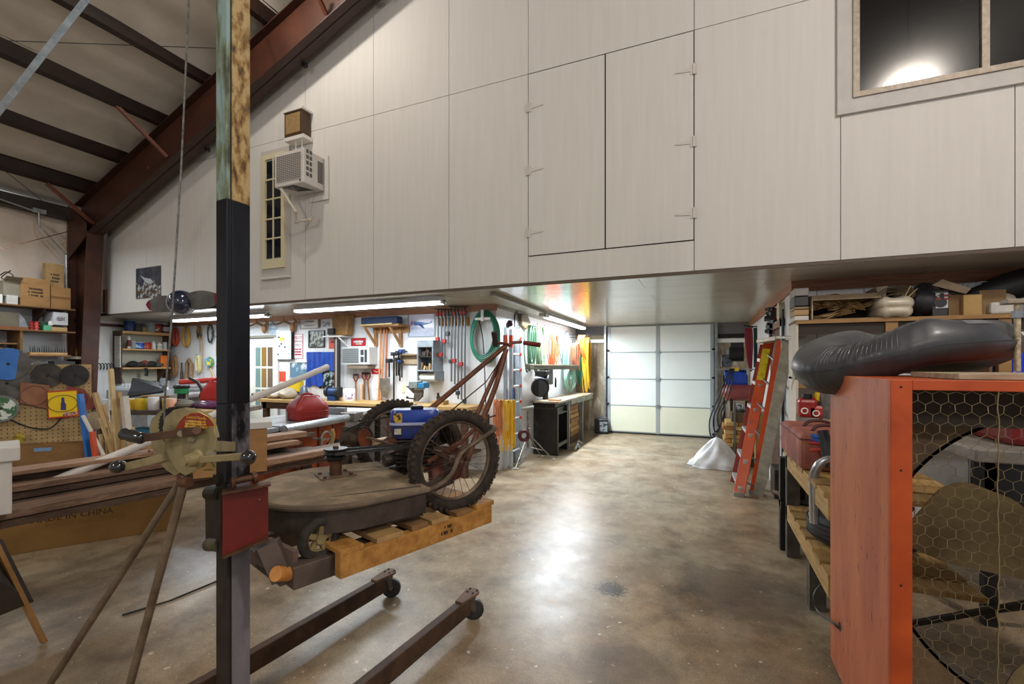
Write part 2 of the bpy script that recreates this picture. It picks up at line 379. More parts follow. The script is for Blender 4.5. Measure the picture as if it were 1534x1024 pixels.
# door in right wall (dark brown) with white casing
d2 = S('door_2', MB().bx(XR-.035, XR-.01, 6.2, 7.0, 0.01, 2.0), mt('4b3324', '5a3e2c', .5, scale=3, st=(1, 6, 1)))
S('casing', MB().bx(XR-.05, XR, 6.08, 6.18, 0, 2.1), WHITE, d2); S('casing', MB().bx(XR-.05, XR, 7.02, 7.12, 0, 2.1), WHITE, d2)
S('casing', MB().bx(XR-.05, XR, 6.08, 7.12, 2.01, 2.1), mt('8b6b58'), d2)
S('door_knob', MB().lathe([(.012, 0), (.012, .03), (.028, .04), (.03, .06), (.018, .075), (0, .078)], (XR-.035, 6.3, .98), (-1, 0, 0)), mt('c9b04a', rough=.25, metal=.9), d2, smooth=True)
S('trim_10', MB().bx(XR-.012, XR, 5.62, 6.05, 0, ZC-.11), mt('d7dadd', rough=.5))
S('trim_11', MB().cyl((XR-.04, 6.02, 0), (XR-.04, 6.02, 2.2), .012), BLACK)
# steel frame
RUSTB = mt('351a10', '4b2716', .5, .1, scale=2.2, bump=.05)
zt = lambda x: 4.37+.375*(x+10.12)
zb = lambda x: 3.70+.39*(x+10.02)
raf = MB(); x0, x1 = -10.15, 2.5
raf.prism([(x0, 4.45, zb(x0)), (x1, 4.45, zb(x1)), (x1, 4.45, zt(x1)), (x0, 4.45, zt(x0))], (0, .02, 0))
rf = S('roof_rafter', raf, RUSTB)
for fz, nm in ((zb, 'lower_flange'), (zt, 'upper_flange')):
    dz = .015 if fz is zb else -.015
    S(nm, MB().prism([(x0, 4.35, fz(x0)), (x1, 4.35, fz(x1)), (x1, 4.35, fz(x1)+dz), (x0, 4.35, fz(x0)+dz)], (0, .22, 0)), mt('2c150d', '3a1c11', .5), rf)
for x in (-7.0, -5.0, -3.6): S('clip', MB().box((x, 4.6, zb(x)-.03), (.06, .05, .06)), BLACK, rf)
for x in (-8.2, -6.2, -4.2): S('bolt', MB().cyl((x, 4.44, zb(x)+.3), (x, 4.455, zb(x)+.3), .02, n=8), mt('6a4030'), rf)
col = MB().prism([(-10.32, 4.45, 0), (-10.02, 4.45, 0), (-9.72, 4.45, 3.85), (-10.32, 4.45, 4.1)], (0, .02, 0))
cl = S('steel_column', col, RUSTB)
S('inner_flange', MB().prism([(-10.03, 4.34, 0), (-10.015, 4.34, 0), (-9.715, 4.34, 3.85), (-9.73, 4.34, 3.85)], (0, .24, 0)), BRST, cl)
S('outer_flange', MB().bx(-10.34, -10.32, 4.34, 4.58, 0, 4.3), BRST, cl)
S('haunch_plate', MB().prism([(-10.3, 4.33, 3.4), (-9.75, 4.33, 3.75), (-9.75, 4.33, 4.0), (-10.3, 4.33, 4.35)], (0, .02, 0)), RUSTB, cl)
# roof liner and purlins
LIN = mt('b3ab9d', 'c6bfb2', .65, scale=1.6, bump=.8, bs=2.2)
def liner(u, v):
    x = XL-.1+u*(.5-XL+.1); y = -6+v*10.9
    k = (x+9.77)/1.12; fr = k-math.floor(k); sag = .07*math.sin(math.pi*fr)
    return Vector((x, y, roofz(x)-.02-sag+.012*math.sin(y*3.1+x*5)*math.sin(math.pi*fr)+.02*math.sin(math.pi*fr)*math.sin(x*9+y*.7)))
cl2 = S('ceiling', MB().grid(liner, 110, 60), LIN, smooth=True)
S('roof_deck', MB().add([(XL-.1, -6, roofz(XL)+.06), (.5, -6, roofz(.5)+.06), (6.9, -6, roofz(6.9)+.06), (XL-.1, 10.7, roofz(XL)+.06), (.5, 10.7, roofz(.5)+.06), (6.9, 10.7, roofz(6.9)+.06)], [(0, 1, 4, 3), (1, 2, 5, 4)]), mt('8a8580'), cl2)
PUR = mt('1e120c', '2c1a12', .45, .1, scale=3)
for x in (-9.77, -8.81, -7.75, -6.7, -5.41, -4.2, -3.0, -1.8, -.6):
    z = roofz(x)
    m = MB().beam((x, -6, z-.115), (x, 4.9, z-.115), .012, .2, up=(.35, 0, 1)).beam((x-.03, -6, z-.21), (x-.03, 4.9, z-.21), .075, .012, up=(-.37, 0, 1)).beam((x+.03, -6, z-.02), (x+.03, 4.9, z-.02), .075, .012, up=(-.37, 0, 1))
    S('purlin', m, PUR, cl2)
S('eave_strut', MB().bx(XL+.02, XL+.2, -6, 4.6, 4.1, 4.3), PUR, cl2)
# sheet steel diagonal strap, flange braces
S('brace_strap', MB().beam(U(-40, 215, D=4.5), U(160, -40, D=4.5), .055, .006, up=(0, .6, 1)), GALV)
for a, b_ in (((165, 148), (250, 235)), ((70, 275), (140, 335)), ((470, -20), (489, 22))):
    p = U(*b_, Y=4.43); q = U(*a, Y=3.75 if a[0] < 400 else 4.2)
    S('flange_brace', MB().beam(q, p, .045, .045), mt('5a3122', '6b3c28', .5))
S('brace_cable', MB().tube([U(-20, 60, D=5), U(345, 73, D=5)], .004, 5), BLACK)
S('brace_cable', MB().tube([U(0, 373, D=6.5), U(108, 345, Y=4.3)], .006, 5), RUSTM)
S('brace_cable', MB().tube([U(10, 258, D=6.6), U(75, 310, D=7.6)], .005, 5), BLACK)
S('brace_cable', MB().tube([U(385, 0, D=5), U(394, 38, Y=4.3)], .005, 5), BLACK)
# conduit
c_ = [U(0, 298, X=XL+.25), U(52, 316, X=XL+.25)]
cd = one('electrical_conduit', MB().tube(c_, .012, 8).tube([U(58, 316, X=XL+.22), U(59, 338, X=XL+.22), U(99, 382, X=XL+.22), U(100, 432, X=XL+.22)], .013, 8).box(U(58, 316, X=XL+.22), (.07, .16, .06)), GALV, 'galvanised conduit bending down the left wall beside the steel column', 'conduit')
S('plywood_patch', MB().bx(XL, XL+.012, 4.62, 5.35, 2.38, 2.75), mt('b9ab9c', 'c8bcae', .6, scale=3))
S('trim_12', MB().bx(XL+.33, XL+.39, YF-.02, YF+.03, 2.5, 2.92), mt('5c3820'))
S('wall_loft_return', MB().bx(XL+.0, XL+.02, 4.6, 5.2, 2.75, 3.9), mt('b09a8c', 'baa597', .6, scale=3))
# window_1: narrow divided window, cream
r = RY(384, 226, 434, 416, YF)
w1 = S('window_1', MB().bx(-5.99, -5.42, YF-.03, YF-.002, 2.83, 4.67), mt('b9b4ac', rough=.6))
S('window_frame', MB().bx(-5.95, -5.88, YF-.055, YF-.03, 2.95, 4.6).bx(-5.56, -5.5, YF-.055, YF-.03, 2.95, 4.6).bx(-5.95, -5.5, YF-.055, YF-.03, 4.53, 4.6).bx(-5.95, -5.5, YF-.055, YF-.03, 2.95, 3.08), mt('cdc3a0', rough=.5), w1)
S('window_sill', MB().bx(-6.0, -5.41, YF-.06, YF-.002, 2.8, 2.83), LOFT, w1)
GL = mt('0e131f', rough=.06, coat=.5)
for i in range(5):
    for j in range(2):
        S('pane', MB().bx(-5.86+j*.145, -5.735+j*.145, YF-.042, YF-.031, 3.1+i*.285, 3.365+i*.285), GL, w1)
for i in range(4): S('muntin', MB().bx(-5.88, -5.56, YF-.052, YF-.03, 3.37+i*.285, 3.39+i*.285), mt('cdc3a0', rough=.5), w1)
S('muntin', MB().bx(-5.73, -5.71, YF-.053, YF-.03, 3.08, 4.53), mt('cdc3a0', rough=.5), w1)
# window_2: big dark window
TRW = mt('b5b1ac', 'c2beb8', .55, scale=4)
w2 = S('window_2', MB().bx(1.06, 4.2, YF-.03, YF-.001, 3.72, 3.84).bx(1.06, 1.17, YF-.03, YF-.001, 3.84, 6.0).bx(4.09, 4.2, YF-.03, YF-.001, 3.84, 6.0).bx(1.06, 4.2, YF-.03, YF-.001, 6.0, 6.12), TRW)
S('window_frame', MB().bx(1.17, 4.09, YF-.045, YF-.001, 3.84, 3.885).bx(1.17, 1.215, YF-.045, YF-.001, 3.885, 6).bx(2.0, 2.045, YF-.045, YF-.001, 3.885, 6).bx(4.05, 4.09, YF-.045, YF-.001, 3.885, 6).bx(1.17, 4.09, YF-.045, YF-.001, 5.96, 6), mt('8d8173', 'a59a8b', .5, .2, scale=20), w2)
GLB = mt('060606', rough=.03, coat=1)
for a, b_ in ((1.215, 2.0), (2.045, 4.05)): S('pane', MB().bx(a, b_, YF-.02, YF-.006, 3.885, 5.96), GLB, w2)
# ================================================================== lift with winch
def camv(xc, d, z): return Vector((xc*CC-d*SS, xc*SS+d*CC, z))
LD = camv(.447, .894, 0); LD.normalize(); LS = Vector((LD.y, -LD.x, 0))     # lift forward and right directions
mast = camv(-1.075, 1.76, 0)
lift = T('hand_winch_lift_truck', 'rusty brown rolling lift stacker with tall mast, red carriage plate and two caster legs', 'lift', (mast.x, mast.y, 0))
BRN = mt('3a2a20', '5b4332', .6, .3, scale=8, bump=.1, bs=30)
BRNT = mt('67503f', '7d6553', .7, .1, scale=12)
legs = []
for i, (far, near) in enumerate((((575, 862), (375, 975)), ((700, 893), (540, 1021)))):
    a = U(*far, Z=.17); b = U(*near, Z=.17); d = (a-b).normalized(); b2 = b-d*(.62 if i == 0 else .5)
    sd = Vector((d.y, -d.x, 0))
    m = MB().beam(b2-Vector((0, 0, .05)), a-Vector((0, 0, .05)), .05, .1)
    lg = P(lift, 'leg', m, BRN, bevel=.006)
    e = a+d*.05
    pl = MB(); n = 16; pts = []
    for k in range(n+1): t = -math.pi/2+math.pi*k/n; pts.append(e+d*(.045*math.cos(t))+sd*(.045*math.sin(t)))
    pts += [a-d*.09+sd*.025, a-d*.09-sd*.025]
    cpl = P(lift, 'caster_plate', MB().prism([p+Vector((0, 0, -.004)) for p in pts], (0, 0, .014)), BRNT, bevel=.002)
    for q in ((.02, .025), (.02, -.025), (-.02, .02), (-.02, -.02)):
        P(cpl, 'bolt', MB().cyl(e+d*q[0]+sd*q[1]+Vector((0, 0, .008)), e+d*q[0]+sd*q[1]+Vector((0, 0, .016)), .006, n=6), DKM)
    c = Vector((e.x, e.y, .062))+d*.02
    wv = (sd*.55-d*.8).normalized()
    P(lift, 'caster_wheel', MB().lathe([(.02, -.017), (.05, -.017), (.062, -.012), (.062, .012), (.05, .017), (.02, .017)], c, wv, 28), mt('1d1d1e', '39383a', .5, scale=30), smooth=True)
    P(lift, 'caster_fork', MB().beam(c+wv*.022, e+wv*.022-Vector((0, 0, .01)), .03, .003, up=wv).beam(c-wv*.022, e-wv*.022-Vector((0, 0, .01)), .03, .003, up=wv).cyl(c-wv*.026, c+wv*.026, .008).cyl(e-Vector((0, 0, .035)), e, .025), mt('6a6058', '8a8078', .4, .6, scale=20))
    legs.append((b2, d))
bc = (legs[0][0]+legs[1][0])/2
P(lift, 'base_crossbar', MB().beam(legs[0][0]-LS*.25+Vector((0, 0, -.055)), legs[1][0]+LS*.1+Vector((0, 0, -.055)), .11, .09), BRN, bevel=.005)
P(lift, 'base_gusset', MB().beam(legs[0][0]-LS*.12, mast+Vector((0, 0, .15)), .16, .01), BRNT)
P(lift, 'base_gusset', MB().beam(legs[0][0]*.5+legs[1][0]*.5+Vector((0, 0, -.05)), mast+Vector((0, 0, .12)), .1, .09), BRN)
# mast sections (C channel with proud face)
MF = mast
def mastsec(z0, z1, face, side, nm):
    Mr = Matrix.Rotation(math.atan2(LS.y, LS.x), 3, 'Z'); zc_ = Vector((0, 0, (z0+z1)/2)); h_ = z1-z0
    P(lift, nm, MB().box(MF+LD*.008+zc_, (.066, .072, h_), Mr), face, bevel=.003)
    P(lift, nm+'_groove', MB().box(MF-LD*.031+zc_, (.06, .008, h_), Mr), BLACK)
    P(lift, nm+'_side_rail', MB().box(MF-LD*.041+zc_, (.068, .014, h_), Mr), side, bevel=.003)
OLDY = mt('4a3318', 'b59c6c', .6, scale=14, st=(2.5, 2.5, 1.1), bump=.2, ramp=(.36, .56), c3='8c6a35', detail=12)
TEAL = mt('3b4332', '8aa3a0', .6, scale=6, st=(3, 3, .7), bump=.15, ramp=(.36, .55), c3='6f7a5a', detail=10)
mastsec(2.19, 3.9, OLDY, TEAL, 'mast_upper')
MBLK = mt('14161c', '262a33', .3, .5, scale=3, st=(2, 2, .6))
mastsec(1.42, 2.19, MBLK, MBLK, 'mast_middle')
SCR = mt('1a1c22', 'a9abb2', .35, .5, scale=5, st=(2, 2, .9), ramp=(.42, .62), c3='6c6f78')
mastsec(1.12, 1.42, SCR, MBLK, 'mast_scraped')
mastsec(.0, 1.12, mt('66626a', '8d8a93', .5, .2, scale=3, st=(2, 2, .5)), mt('2a2420', '3e3732', .5, .3, scale=8), 'mast_lower')
# carriage
cp = camv(-1.02, 1.655, 0)
cz0, cz1 = U(365, 826, D=1.655)[2], U(365, 728, D=1.655)[2]
REDC = mt('5a130c', '7c1d12', .5, .1, scale=4, bump=.05, bs=40)
def quad(pts, vec): return MB().prism(pts, vec)
A = U(333, 738, D=1.62); B = U(402, 724, D=1.70); A0 = U(333, 833, D=1.62); B0 = U(402, 805, D=1.70)
nv = (B-A).cross(Vector((0, 0, 1))).normalized()
P(lift, 'carriage_plate', quad([A0, B0, B, A], -nv*.01), REDC, bevel=.002, label='dark red carriage plate')
P(lift, 'carriage_lip', MB().beam(A+Vector((0, 0, .002)), B+Vector((.012, 0, .002)), .05, .008), RUSTM); P(lift, 'carriage_lip', MB().beam(A0, B0, .04, .008), RUSTM)
L0 = U(309, 735, D=1.74); L1 = U(309, 822, D=1.74)
P(lift, 'carriage_side_plate', MB().prism([U(307, 730, D=1.73), U(330, 738, D=1.63), U(330, 828, D=1.63), U(308, 822, D=1.73)], LS*.008), mt('211c18', '3a322b', .5, .4, scale=10))
P(lift, 'roller', MB().cyl(U(314, 738, D=1.70), U(330, 738, D=1.66), .026, n=20), DKM, smooth=True)
P(lift, 'roller', MB().cyl(U(313, 815, D=1.70), U(330, 815, D=1.66), .024, n=20), mt('5b523a', '3a3428', .5, scale=20), smooth=True)
P(lift, 'roller_axle', MB().cyl(U(345, 722, D=1.64), U(386, 713, D=1.70), .012).cyl(U(348, 722, D=1.635), U(353, 721, D=1.64), .022).cyl(U(378, 716, D=1.69), U(384, 714, D=1.70), .022), RUSTM)
P(lift, 'chain_anchor', MB().box(U(327, 716, D=1.68), (.03, .02, .03)).cyl(U(327, 728, D=1.68), U(327, 708, D=1.68), .008), DKM)
# forks
FK = mt('4c423c', '6a5c54', .6, .3, scale=6, bump=.1)
fa = U(432, 850, D=1.72)
pal_d = (U(737, 782, Z=.735)-U(510, 868, Z=.735)); pal_d.normalize(); pal_s = Vector((pal_d.y, -pal_d.x, 0))
fz = .765
f0 = U(432, 845, D=1.73); f0.z = fz
P(lift, 'fork', MB().beam(f0, f0+pal_d*.95, .09, .085), FK, bevel=.004)
P(lift, 'fork_bracket', MB().prism([U(398, 806, D=1.74), U(440, 826, D=1.74), U(434, 870, D=1.74), U(372, 838, D=1.74)], pal_d*.02), mt('584a42', '7a6258', .6, .2, scale=5))
P(lift, 'fork_bracket', MB().beam(B0-Vector((0, 0, .02)), f0-pal_d*.02, .05, .07), FK)
f1 = f0-pal_s*.42
P(lift, 'fork', MB().beam(f1, f1+pal_d*.95, .09, .085), FK, bevel=.004)
P(lift, 'fork_bracket', MB().beam(f0, f1, .06, .06), FK)
P(lift, 'pin', MB().cyl(U(413, 859, D=1.66), U(432, 859, D=1.72), .027, n=16), mt('a8692c', 'c98a45', .7, scale=20), label='round yellow wooden peg')
# winch
WD = 1.5
TAN = mt('6c5f42', '988a62', .5, .2, scale=16, bump=.1, ramp=(.3, .55), c3='8a7c56', detail=10)
wc = U(286, 655, D=WD)
fx = camv(1, 0, 0); fxn = (fx*.94+camv(0, -1, 0)*.34).normalized()      # plate in-plane horizontal
wn = Vector((fxn.y, -fxn.x, 0))                                       # plate normal towards camera
def wp(px, py, off=0, D=WD):
    # intersection of pixel ray with the plate plane moved off towards the camera
    a = (px-767)/FPX; dr = Vector((a*CC-SS, a*SS+CC, (545-py)/FPX)); o = Vector((0, 0, HC)); c = wc+wn*off
    return o+dr*((c-o).dot(wn)/dr.dot(wn))
out = [(246, 640), (250, 626), (262, 616), (280, 612), (298, 615), (313, 624), (322, 638), (326, 655), (325, 672), (318, 686), (306, 697), (292, 706), (280, 712), (268, 704), (258, 690), (250, 670)]
P(lift, 'winch_side_plate', MB().prism([wp(*q, .0) for q in out], wn*.006), TAN, bevel=.002, label='tan painted winch side plate')
out2 = [(x-20+(4 if y > 690 else 0), y) for x, y in out]
P(lift, 'winch_side_plate', MB().prism([wp(*q, -.055) for q in out2], wn*.006), TAN, bevel=.002)
P(lift, 'winch_rim', MB().tube([wp(x, y, -.02) for x, y in out[1:8]], .006, 6), TAN)
P(lift, 'cable_drum', MB().cyl(wp(278, 645, -.008)-wn*.04, wp(278, 645, -.008), .035, n=24).torus(wp(272, 643, -.035), wn, .045, .006, 32, 6), mt('2a2620', '4a4438', .5, .5, scale=30), smooth=True)
gear = MB(); gc = wp(262, 638, -.05); vx = fxn
pts = []
for k in range(60):
    t = 2*math.pi*k/60; q = .068 if k % 2 else .062; pts.append(gc+vx*(q*math.cos(t))+Vector((0, 0, q*math.sin(t))))
P(lift, 'drum_gear', gear.prism(pts, wn*.012), mt('24201c', '3a342d', .5, .6, scale=20))
lab = [wp(264, 642, .0075), wp(328-4, 640, .0075)]
arc = [(263, 644), (268, 632), (276, 623), (287, 618), (300, 618), (312, 624), (319, 632), (322, 638)]
lb = P(lift, 'winch_label', MB().prism([wp(*q, .0062) for q in arc], wn*.001), mt('8e2614', rough=.4), label='red arched maker plate with gold lettering')
P(lift, 'label_border', MB().tube([wp(*q, .0075) for q in arc], .0012, 5, closed=True), mt('d9a93c', rough=.3, metal=.5))
Wm = Matrix(((fxn.x, 0, wn.x), (fxn.y, 0, wn.y), (0, 1, 0))).to_4x4() @ Matrix.Rotation(R(-2), 4, 'Z')
GOLD = mt('e0b24a', rough=.35, metal=.3)
text(lift, 'Central Needle', wp(294, 625.5, .0085), .0145, GOLD, face=Wm)
scrawl(lift, wp(293, 635, .0085), .105, .026, 3, GOLD, face=Matrix(((fxn.x, -wn.x, 0), (fxn.y, -wn.y, 0), (0, 0, 1))).to_4x4(), seed=5)
for q in ((288, 657), (316, 680)): P(lift, 'bolt', MB().cyl(wp(*q, 0), wp(*q, .014), .011, n=6).cyl(wp(*q, 0), wp(*q, .008), .015), mt('7c7258', rough=.4, metal=.5))
hub = wp(301, 686, 0)
P(lift, 'shaft_hub', MB().lathe([(.03, 0), (.03, .012), (.024, .016), (.02, .045), (.012, .047), (.012, .056), (0, .056)], hub, wn, 20), TAN, smooth=True)
ca1 = P(lift, 'crank_arm', MB().beam(wp(300, 688, .03), wp(366, 683, .03), .022, .01, up=wn).ball(wp(366, 683, .03), .012), TAN, bevel=.003)
P(ca1, 'crank_knob', MB().ball(wp(372, 685, .045), .022, 18, 12), mt('0c0c0e', rough=.08, coat=1), smooth=True, label='glossy black ball knob')
ca2 = P(lift, 'crank_arm', MB().beam(wp(299, 644, .02), wp(214, 656, .05), .026, .007, up=wn).cyl(wp(295, 645, .018), wp(295, 645, .035), .013, n=12), mt('4a3426', '6a4c38', .5, .5, scale=10), bevel=.002)
P(lift, 'bolt', MB().cyl(wp(271, 649, .02), wp(271, 649, .034), .011, n=8), mt('7c7258', rough=.4, metal=.5))
P(ca2, 'crank_grip', MB().lathe([(.006, -.012), (.015, -.008), (.02, .0), (.019, .02), (.021, .04), (.0185, .06), (.02, .075), (.012, .082), (0, .083)], wp(212, 656, .05), wp(180, 648, .06)-wp(212, 656, .05), 18), mt('141417', rough=.2, coat=.6), smooth=True, label='ribbed black handle grip')
ca3 = P(lift, 'crank_arm', MB().beam(wp(184, 700, -.02), wp(256, 682, -.05), .028, .007, up=wn), TAN, bevel=.002)
P(ca3, 'crank_knob', MB().ball(wp(177, 699, -.01), (.026, .026, .024), 18, 12), mt('0c0c0e', rough=.08, coat=1), smooth=True, label='glossy black ball knob')
P(lift, 'winch_bracket', MB().beam(wp(318, 668, -.02), mast+Vector((0, 0, 1.25)), .025, .035), TAN)
P(lift, 'winch_foot', MB().lathe([(.02, -.02), (.024, 0), (.022, .03)], wp(277, 722, -.02), (0, 0, 1), 14).cyl(wp(272, 722, .01), wp(284, 722, .01), .016), RUSTM, smooth=True)
TUB = mt('6a5a4a', '8c7c6a', .4, .6, scale=14, bump=.05)
P(lift, 'brace_tube', MB().tube([wp(279, 712, -.01), U(275, 726, D=1.52), U(195, 1024, D=1.62), U(152, 1190, D=1.66)], .0135, 10), TUB, smooth=True)
P(lift, 'brace_tube', MB().tube([wp(272, 716, -.03), U(262, 735, D=1.58), U(75, 1024, D=1.66), U(-32, 1190, D=1.7)], .0125, 10), TUB, smooth=True)
P(lift, 'lift_cable', MB().tube([wp(247, 640, -.03), wp(246, 606, -.03), U(258, 470, D=1.55), U(272, 240, D=1.6), U(283, 0, D=1.66), U(290, -190, D=1.72)], .0032, 6), mt('5a5a58', '8a8a88', .5, .6, scale=60), smooth=True)
P(lift, 'top_pulley', MB().lathe([(.05, -.01), (.04, 0), (.05, .01)], U(300, -200, D=1.74), fxn, 20).beam(U(300, -200, D=1.74), mast+Vector((0, 0, 3.75)), .04, .02), DKM)

# ================================================================== pallet
pz = .735
N = U(510, 868, Z=pz); F = U(737, 782, Z=pz); e1 = (F-N); PL = e1.length; e1.normalize(); e2 = Vector((-e1.y, e1.x, 0))
PINE = mt('8f6127', 'b98a46', .65, scale=6, st=(3, 3, 3), bump=.1, c3='a87637')
PINE2 = mt('8b6a40', 'b3905c', .7, scale=5, bump=.1); PINE3 = mt('6d4d2c', '8b683f', .7, scale=7, bump=.12)
pal = T('wooden_pallet', 'yellow pine pallet on the lift forks carrying the old mower', 'pallet', (N+e1*PL/2+e2*.4)[:])
PM = Matrix(((e1.x, e2.x, 0), (e1.y, e2.y, 0), (0, 0, 1)))
def pb(nm, u0, u1, v0, v1, z0, z1, mat):
    m = MB().box((0, 0, 0), (u1-u0, v1-v0, z1-z0), PM); c = N+e1*((u0+u1)/2)+e2*((v0+v1)/2); c.z = (z0+z1)/2
    for i in range(len(m.v)): m.v[i] = m.v[i]+c
    P(pal, nm, m, mat, bevel=.003)
pb('stringer', 0, PL, 0, .045, pz, pz+.09, PINE)
pb('stringer', 0.02, PL, .72, .765, pz, pz+.09, PINE2)
pb('stringer', PL*.45, PL+.02, .36, .405, pz, pz+.09, PINE2)
for u, w_, v0, mm in ((.0, .1, 0, PINE), (.16, .13, .0, PINE2), (.34, .09, .0, PINE3), (.45, .1, .0, PINE2), (.6, .1, .0, PINE3), (.74, .13, 0.0, PINE)):
    pb('deck_board', u, u+w_, v0+jit(.004), .76+jit(.01), pz+.09, pz+.112+jit(.002), mm)
scrawl(pal, N+e1*(PL*.63)+Vector((0, 0, .048))-e2*.0012, .07, .05, 2, mt('3d2a14'), face=math.atan2(e1.y, e1.x), seed=9)

# ================================================================== old mower
W1 = U(683, 690, D=2.30); W2 = U(592, 676, D=2.95); W1.z = W2.z = 1.085
ax = (W2-W1); AL = ax.length; ax.normalize(); fw = Vector((-ax.y, ax.x, 0))
if fw.dot(camv(-.3, -.4, 0)) < 0: fw = -fw
DC = U(508, 722, Z=1.0)
mow = T('walk_behind_mower', 'old muddy walk-behind rotary mower with two big spoked wheels and blue fuel tank', 'mower', (DC.x, DC.y, .847))
MUD = mt('2a211a', '4d3d2d', .85, scale=16, bump=.5, c3='382c22'); TIRE = mt('17120e', '33291f', .85, scale=20, bump=.4)
HUBM = mt('4a3a2c', '756554', .5, .5, scale=12)
for wi, (W, sgn) in enumerate(((W1, -1), (W2, 1))):
    R0 = .255
    m = MB().torus(W, ax, R0-.032, .030, 56, 10)
    wh = P(mow, 'wheel', m, TIRE, smooth=True)
    lug = MB()
    for k in range(46):
        t = 2*math.pi*k/46; q = Vector((0, 0, 1))*math.cos(t)+fw*math.sin(t); tg = ax.cross(q)
        for s_ in (-1, 0, 1):
            t2 = t+(.5 if s_ == 0 else 0)*2*math.pi/46
            q = Vector((0, 0, 1))*math.cos(t2)+fw*math.sin(t2); tg = ax.cross(q)
            c = W+q*(R0-.004-(.009 if s_ else 0))+ax*(s_*.019)
            lug.box(c, (.014, .014, .016), Matrix((tuple(tg), tuple(ax), tuple(q))).transposed())
    P(wh, 'tread', lug, MUD, kind='stuff')
    P(wh, 'rim', MB().torus(W-ax*.006, ax, .195, .008, 48, 6).torus(W+ax*.006, ax, .195, .008, 48, 6).torus(W, ax, .19, .005, 48, 6), HUBM, smooth=True)
    sp = MB()
    for k in range(28):
        t = 2*math.pi*k/28; t2 = t+(.55 if k % 2 else -.55); s_ = .03 if (k//2) % 2 else -.03
        a = W+ax*s_+(Vector((0, 0, 1))*math.cos(t2)+fw*math.sin(t2))*.022; b = W+(Vector((0, 0, 1))*math.cos(t)+fw*math.sin(t))*.19
        sp.cyl(a, b, .0014, n=4, cap=False)
    P(wh, 'spokes', sp, mt('5d5148', rough=.4, metal=.7), kind='stuff')
    P(wh, 'hub', MB().lathe([(.006, -.05), (.012, -.045), (.024, -.035), (.024, -.03), (.014, -.026), (.014, .026), (.024, .03), (.024, .035), (.012, .045)], W, ax, 16), HUBM, smooth=True)
P(mow, 'axle', MB().cyl(W1, W2, .013), RUSTM)
# deck
DUST = mt('6a5b48', '94826a', .9, scale=7, bump=.15, ramp=(.3, .65), c3='75664f'); SKIRT = mt('2c241f', '4a3f36', .7, .2, scale=9, bump=.2, st=(1, 1, .6))
rr = .375; dpts = []
for k in range(33):
    t = math.pi/2+math.pi*k/32; dpts.append((math.cos(t)*rr, math.sin(t)*rr))
dpts = [(-x, y) for x, y in dpts]
dpts += [(-.3, -.34), (-.3, .34)]
def dk(u, v, z): return DC*Vector((1, 1, 0))+fw*u+ax*v+Vector((0, 0, z)) if False else Vector((DC.x, DC.y, 0))+fw*u+ax*v+Vector((0, 0, z))
dm = MB().prism([dk(u, v, .99) for u, v in dpts], (0, 0, .014))
deck = P(mow, 'deck', dm, DUST, bevel=.004, label='flat deck thick with dry mud')
P(deck, 'deck_rim', MB().tube([dk(u*1.01, v*1.01, .992) for u, v in dpts], .013, 8, closed=True), mt('55483a', '6e604e', .8, scale=8), smooth=True)
sk = MB(); n = len(dpts)
vs = [dk(u*.99, v*.99, .99) for u, v in dpts]+[dk(u*.985, v*.985, .885) for u, v in dpts]
sk.add(vs, [(i, (i+1) % n, n+(i+1) % n, n+i) for i in range(n)]); vs = [dk(u*.97, v*.97, .99) for u, v in dpts]+[dk(u*.975, v*.975, .885) for u, v in dpts]
sk.add(vs, [(i, (i+1) % n, n+(i+1) % n, n+i) for i in range(n)])
P(deck, 'deck_skirt', sk, SKIRT)
# discharge skirt on the near right side
s0 = U(487, 745, D=1.93); s1 = U(630, 727, D=2.1); s2 = U(634, 772, D=2.1); s3 = U(508, 800, D=1.9)
P(mow, 'side_skirt', MB().prism([s0, s1, s2, s3], fw.cross(Vector((0, 0, 1)))*.006), SKIRT)
for k in range(7):
    a = s0.lerp(s1, (k+.7)/7.5); b = s3.lerp(s2, (k+.7)/7.5); P(mow, 'skirt_rib', MB().beam(a-fw*.0, b, .006, .004), mt('5a4f45', rough=.6, metal=.3))
# spindle, plate, pulley, belt
sp0 = U(503, 712, Z=1.004)
sq = [sp0+(fw*a+ax*b) for a, b in ((.085, -.07), (.085, .07), (-.075, .075), (-.085, -.065))]
P(mow, 'spindle_plate', MB().prism(sq, (0, 0, .006)), mt('4f3d2c', '6e5945', .7, .2, scale=12))
for a, b in ((.065, -.05), (.065, .05), (-.06, .05), (-.06, -.05)): P(mow, 'bolt', MB().cyl(sp0+fw*a+ax*b, sp0+fw*a+ax*b+Vector((0, 0, .016)), .009, n=6), RUSTM)
P(mow, 'spindle', MB().cyl(sp0, sp0+Vector((0, 0, .09)), .03, n=20).cyl(sp0+Vector((0, 0, .12)), sp0+Vector((0, 0, .15)), .014, n=8), RUSTM, smooth=True)
pz0 = sp0+Vector((0, 0, .085))
P(mow, 'drive_pulley', MB().lathe([(.03, 0), (.05, .0), (.055, .006), (.045, .016), (.055, .026), (.058, .03), (.05, .04), (.058, .048), (.058, .054), (.02, .056), (0, .056)], pz0, n=28), mt('15151a', '2c2c30', .4, .5, scale=14), smooth=True)
en = U(618, 670, D=2.42); en.z = pz0.z+.02
side = (en-pz0).cross(Vector((0, 0, 1))).normalized()
for s_ in (-1, 1): P(mow, 'drive_belt', MB().beam(pz0+side*(.052*s_)+Vector((0, 0, .034)), en+side*(.035*s_)+Vector((0, 0, .03)), .012, .016), mt('18181b', '2e2c2b', .5, scale=20))
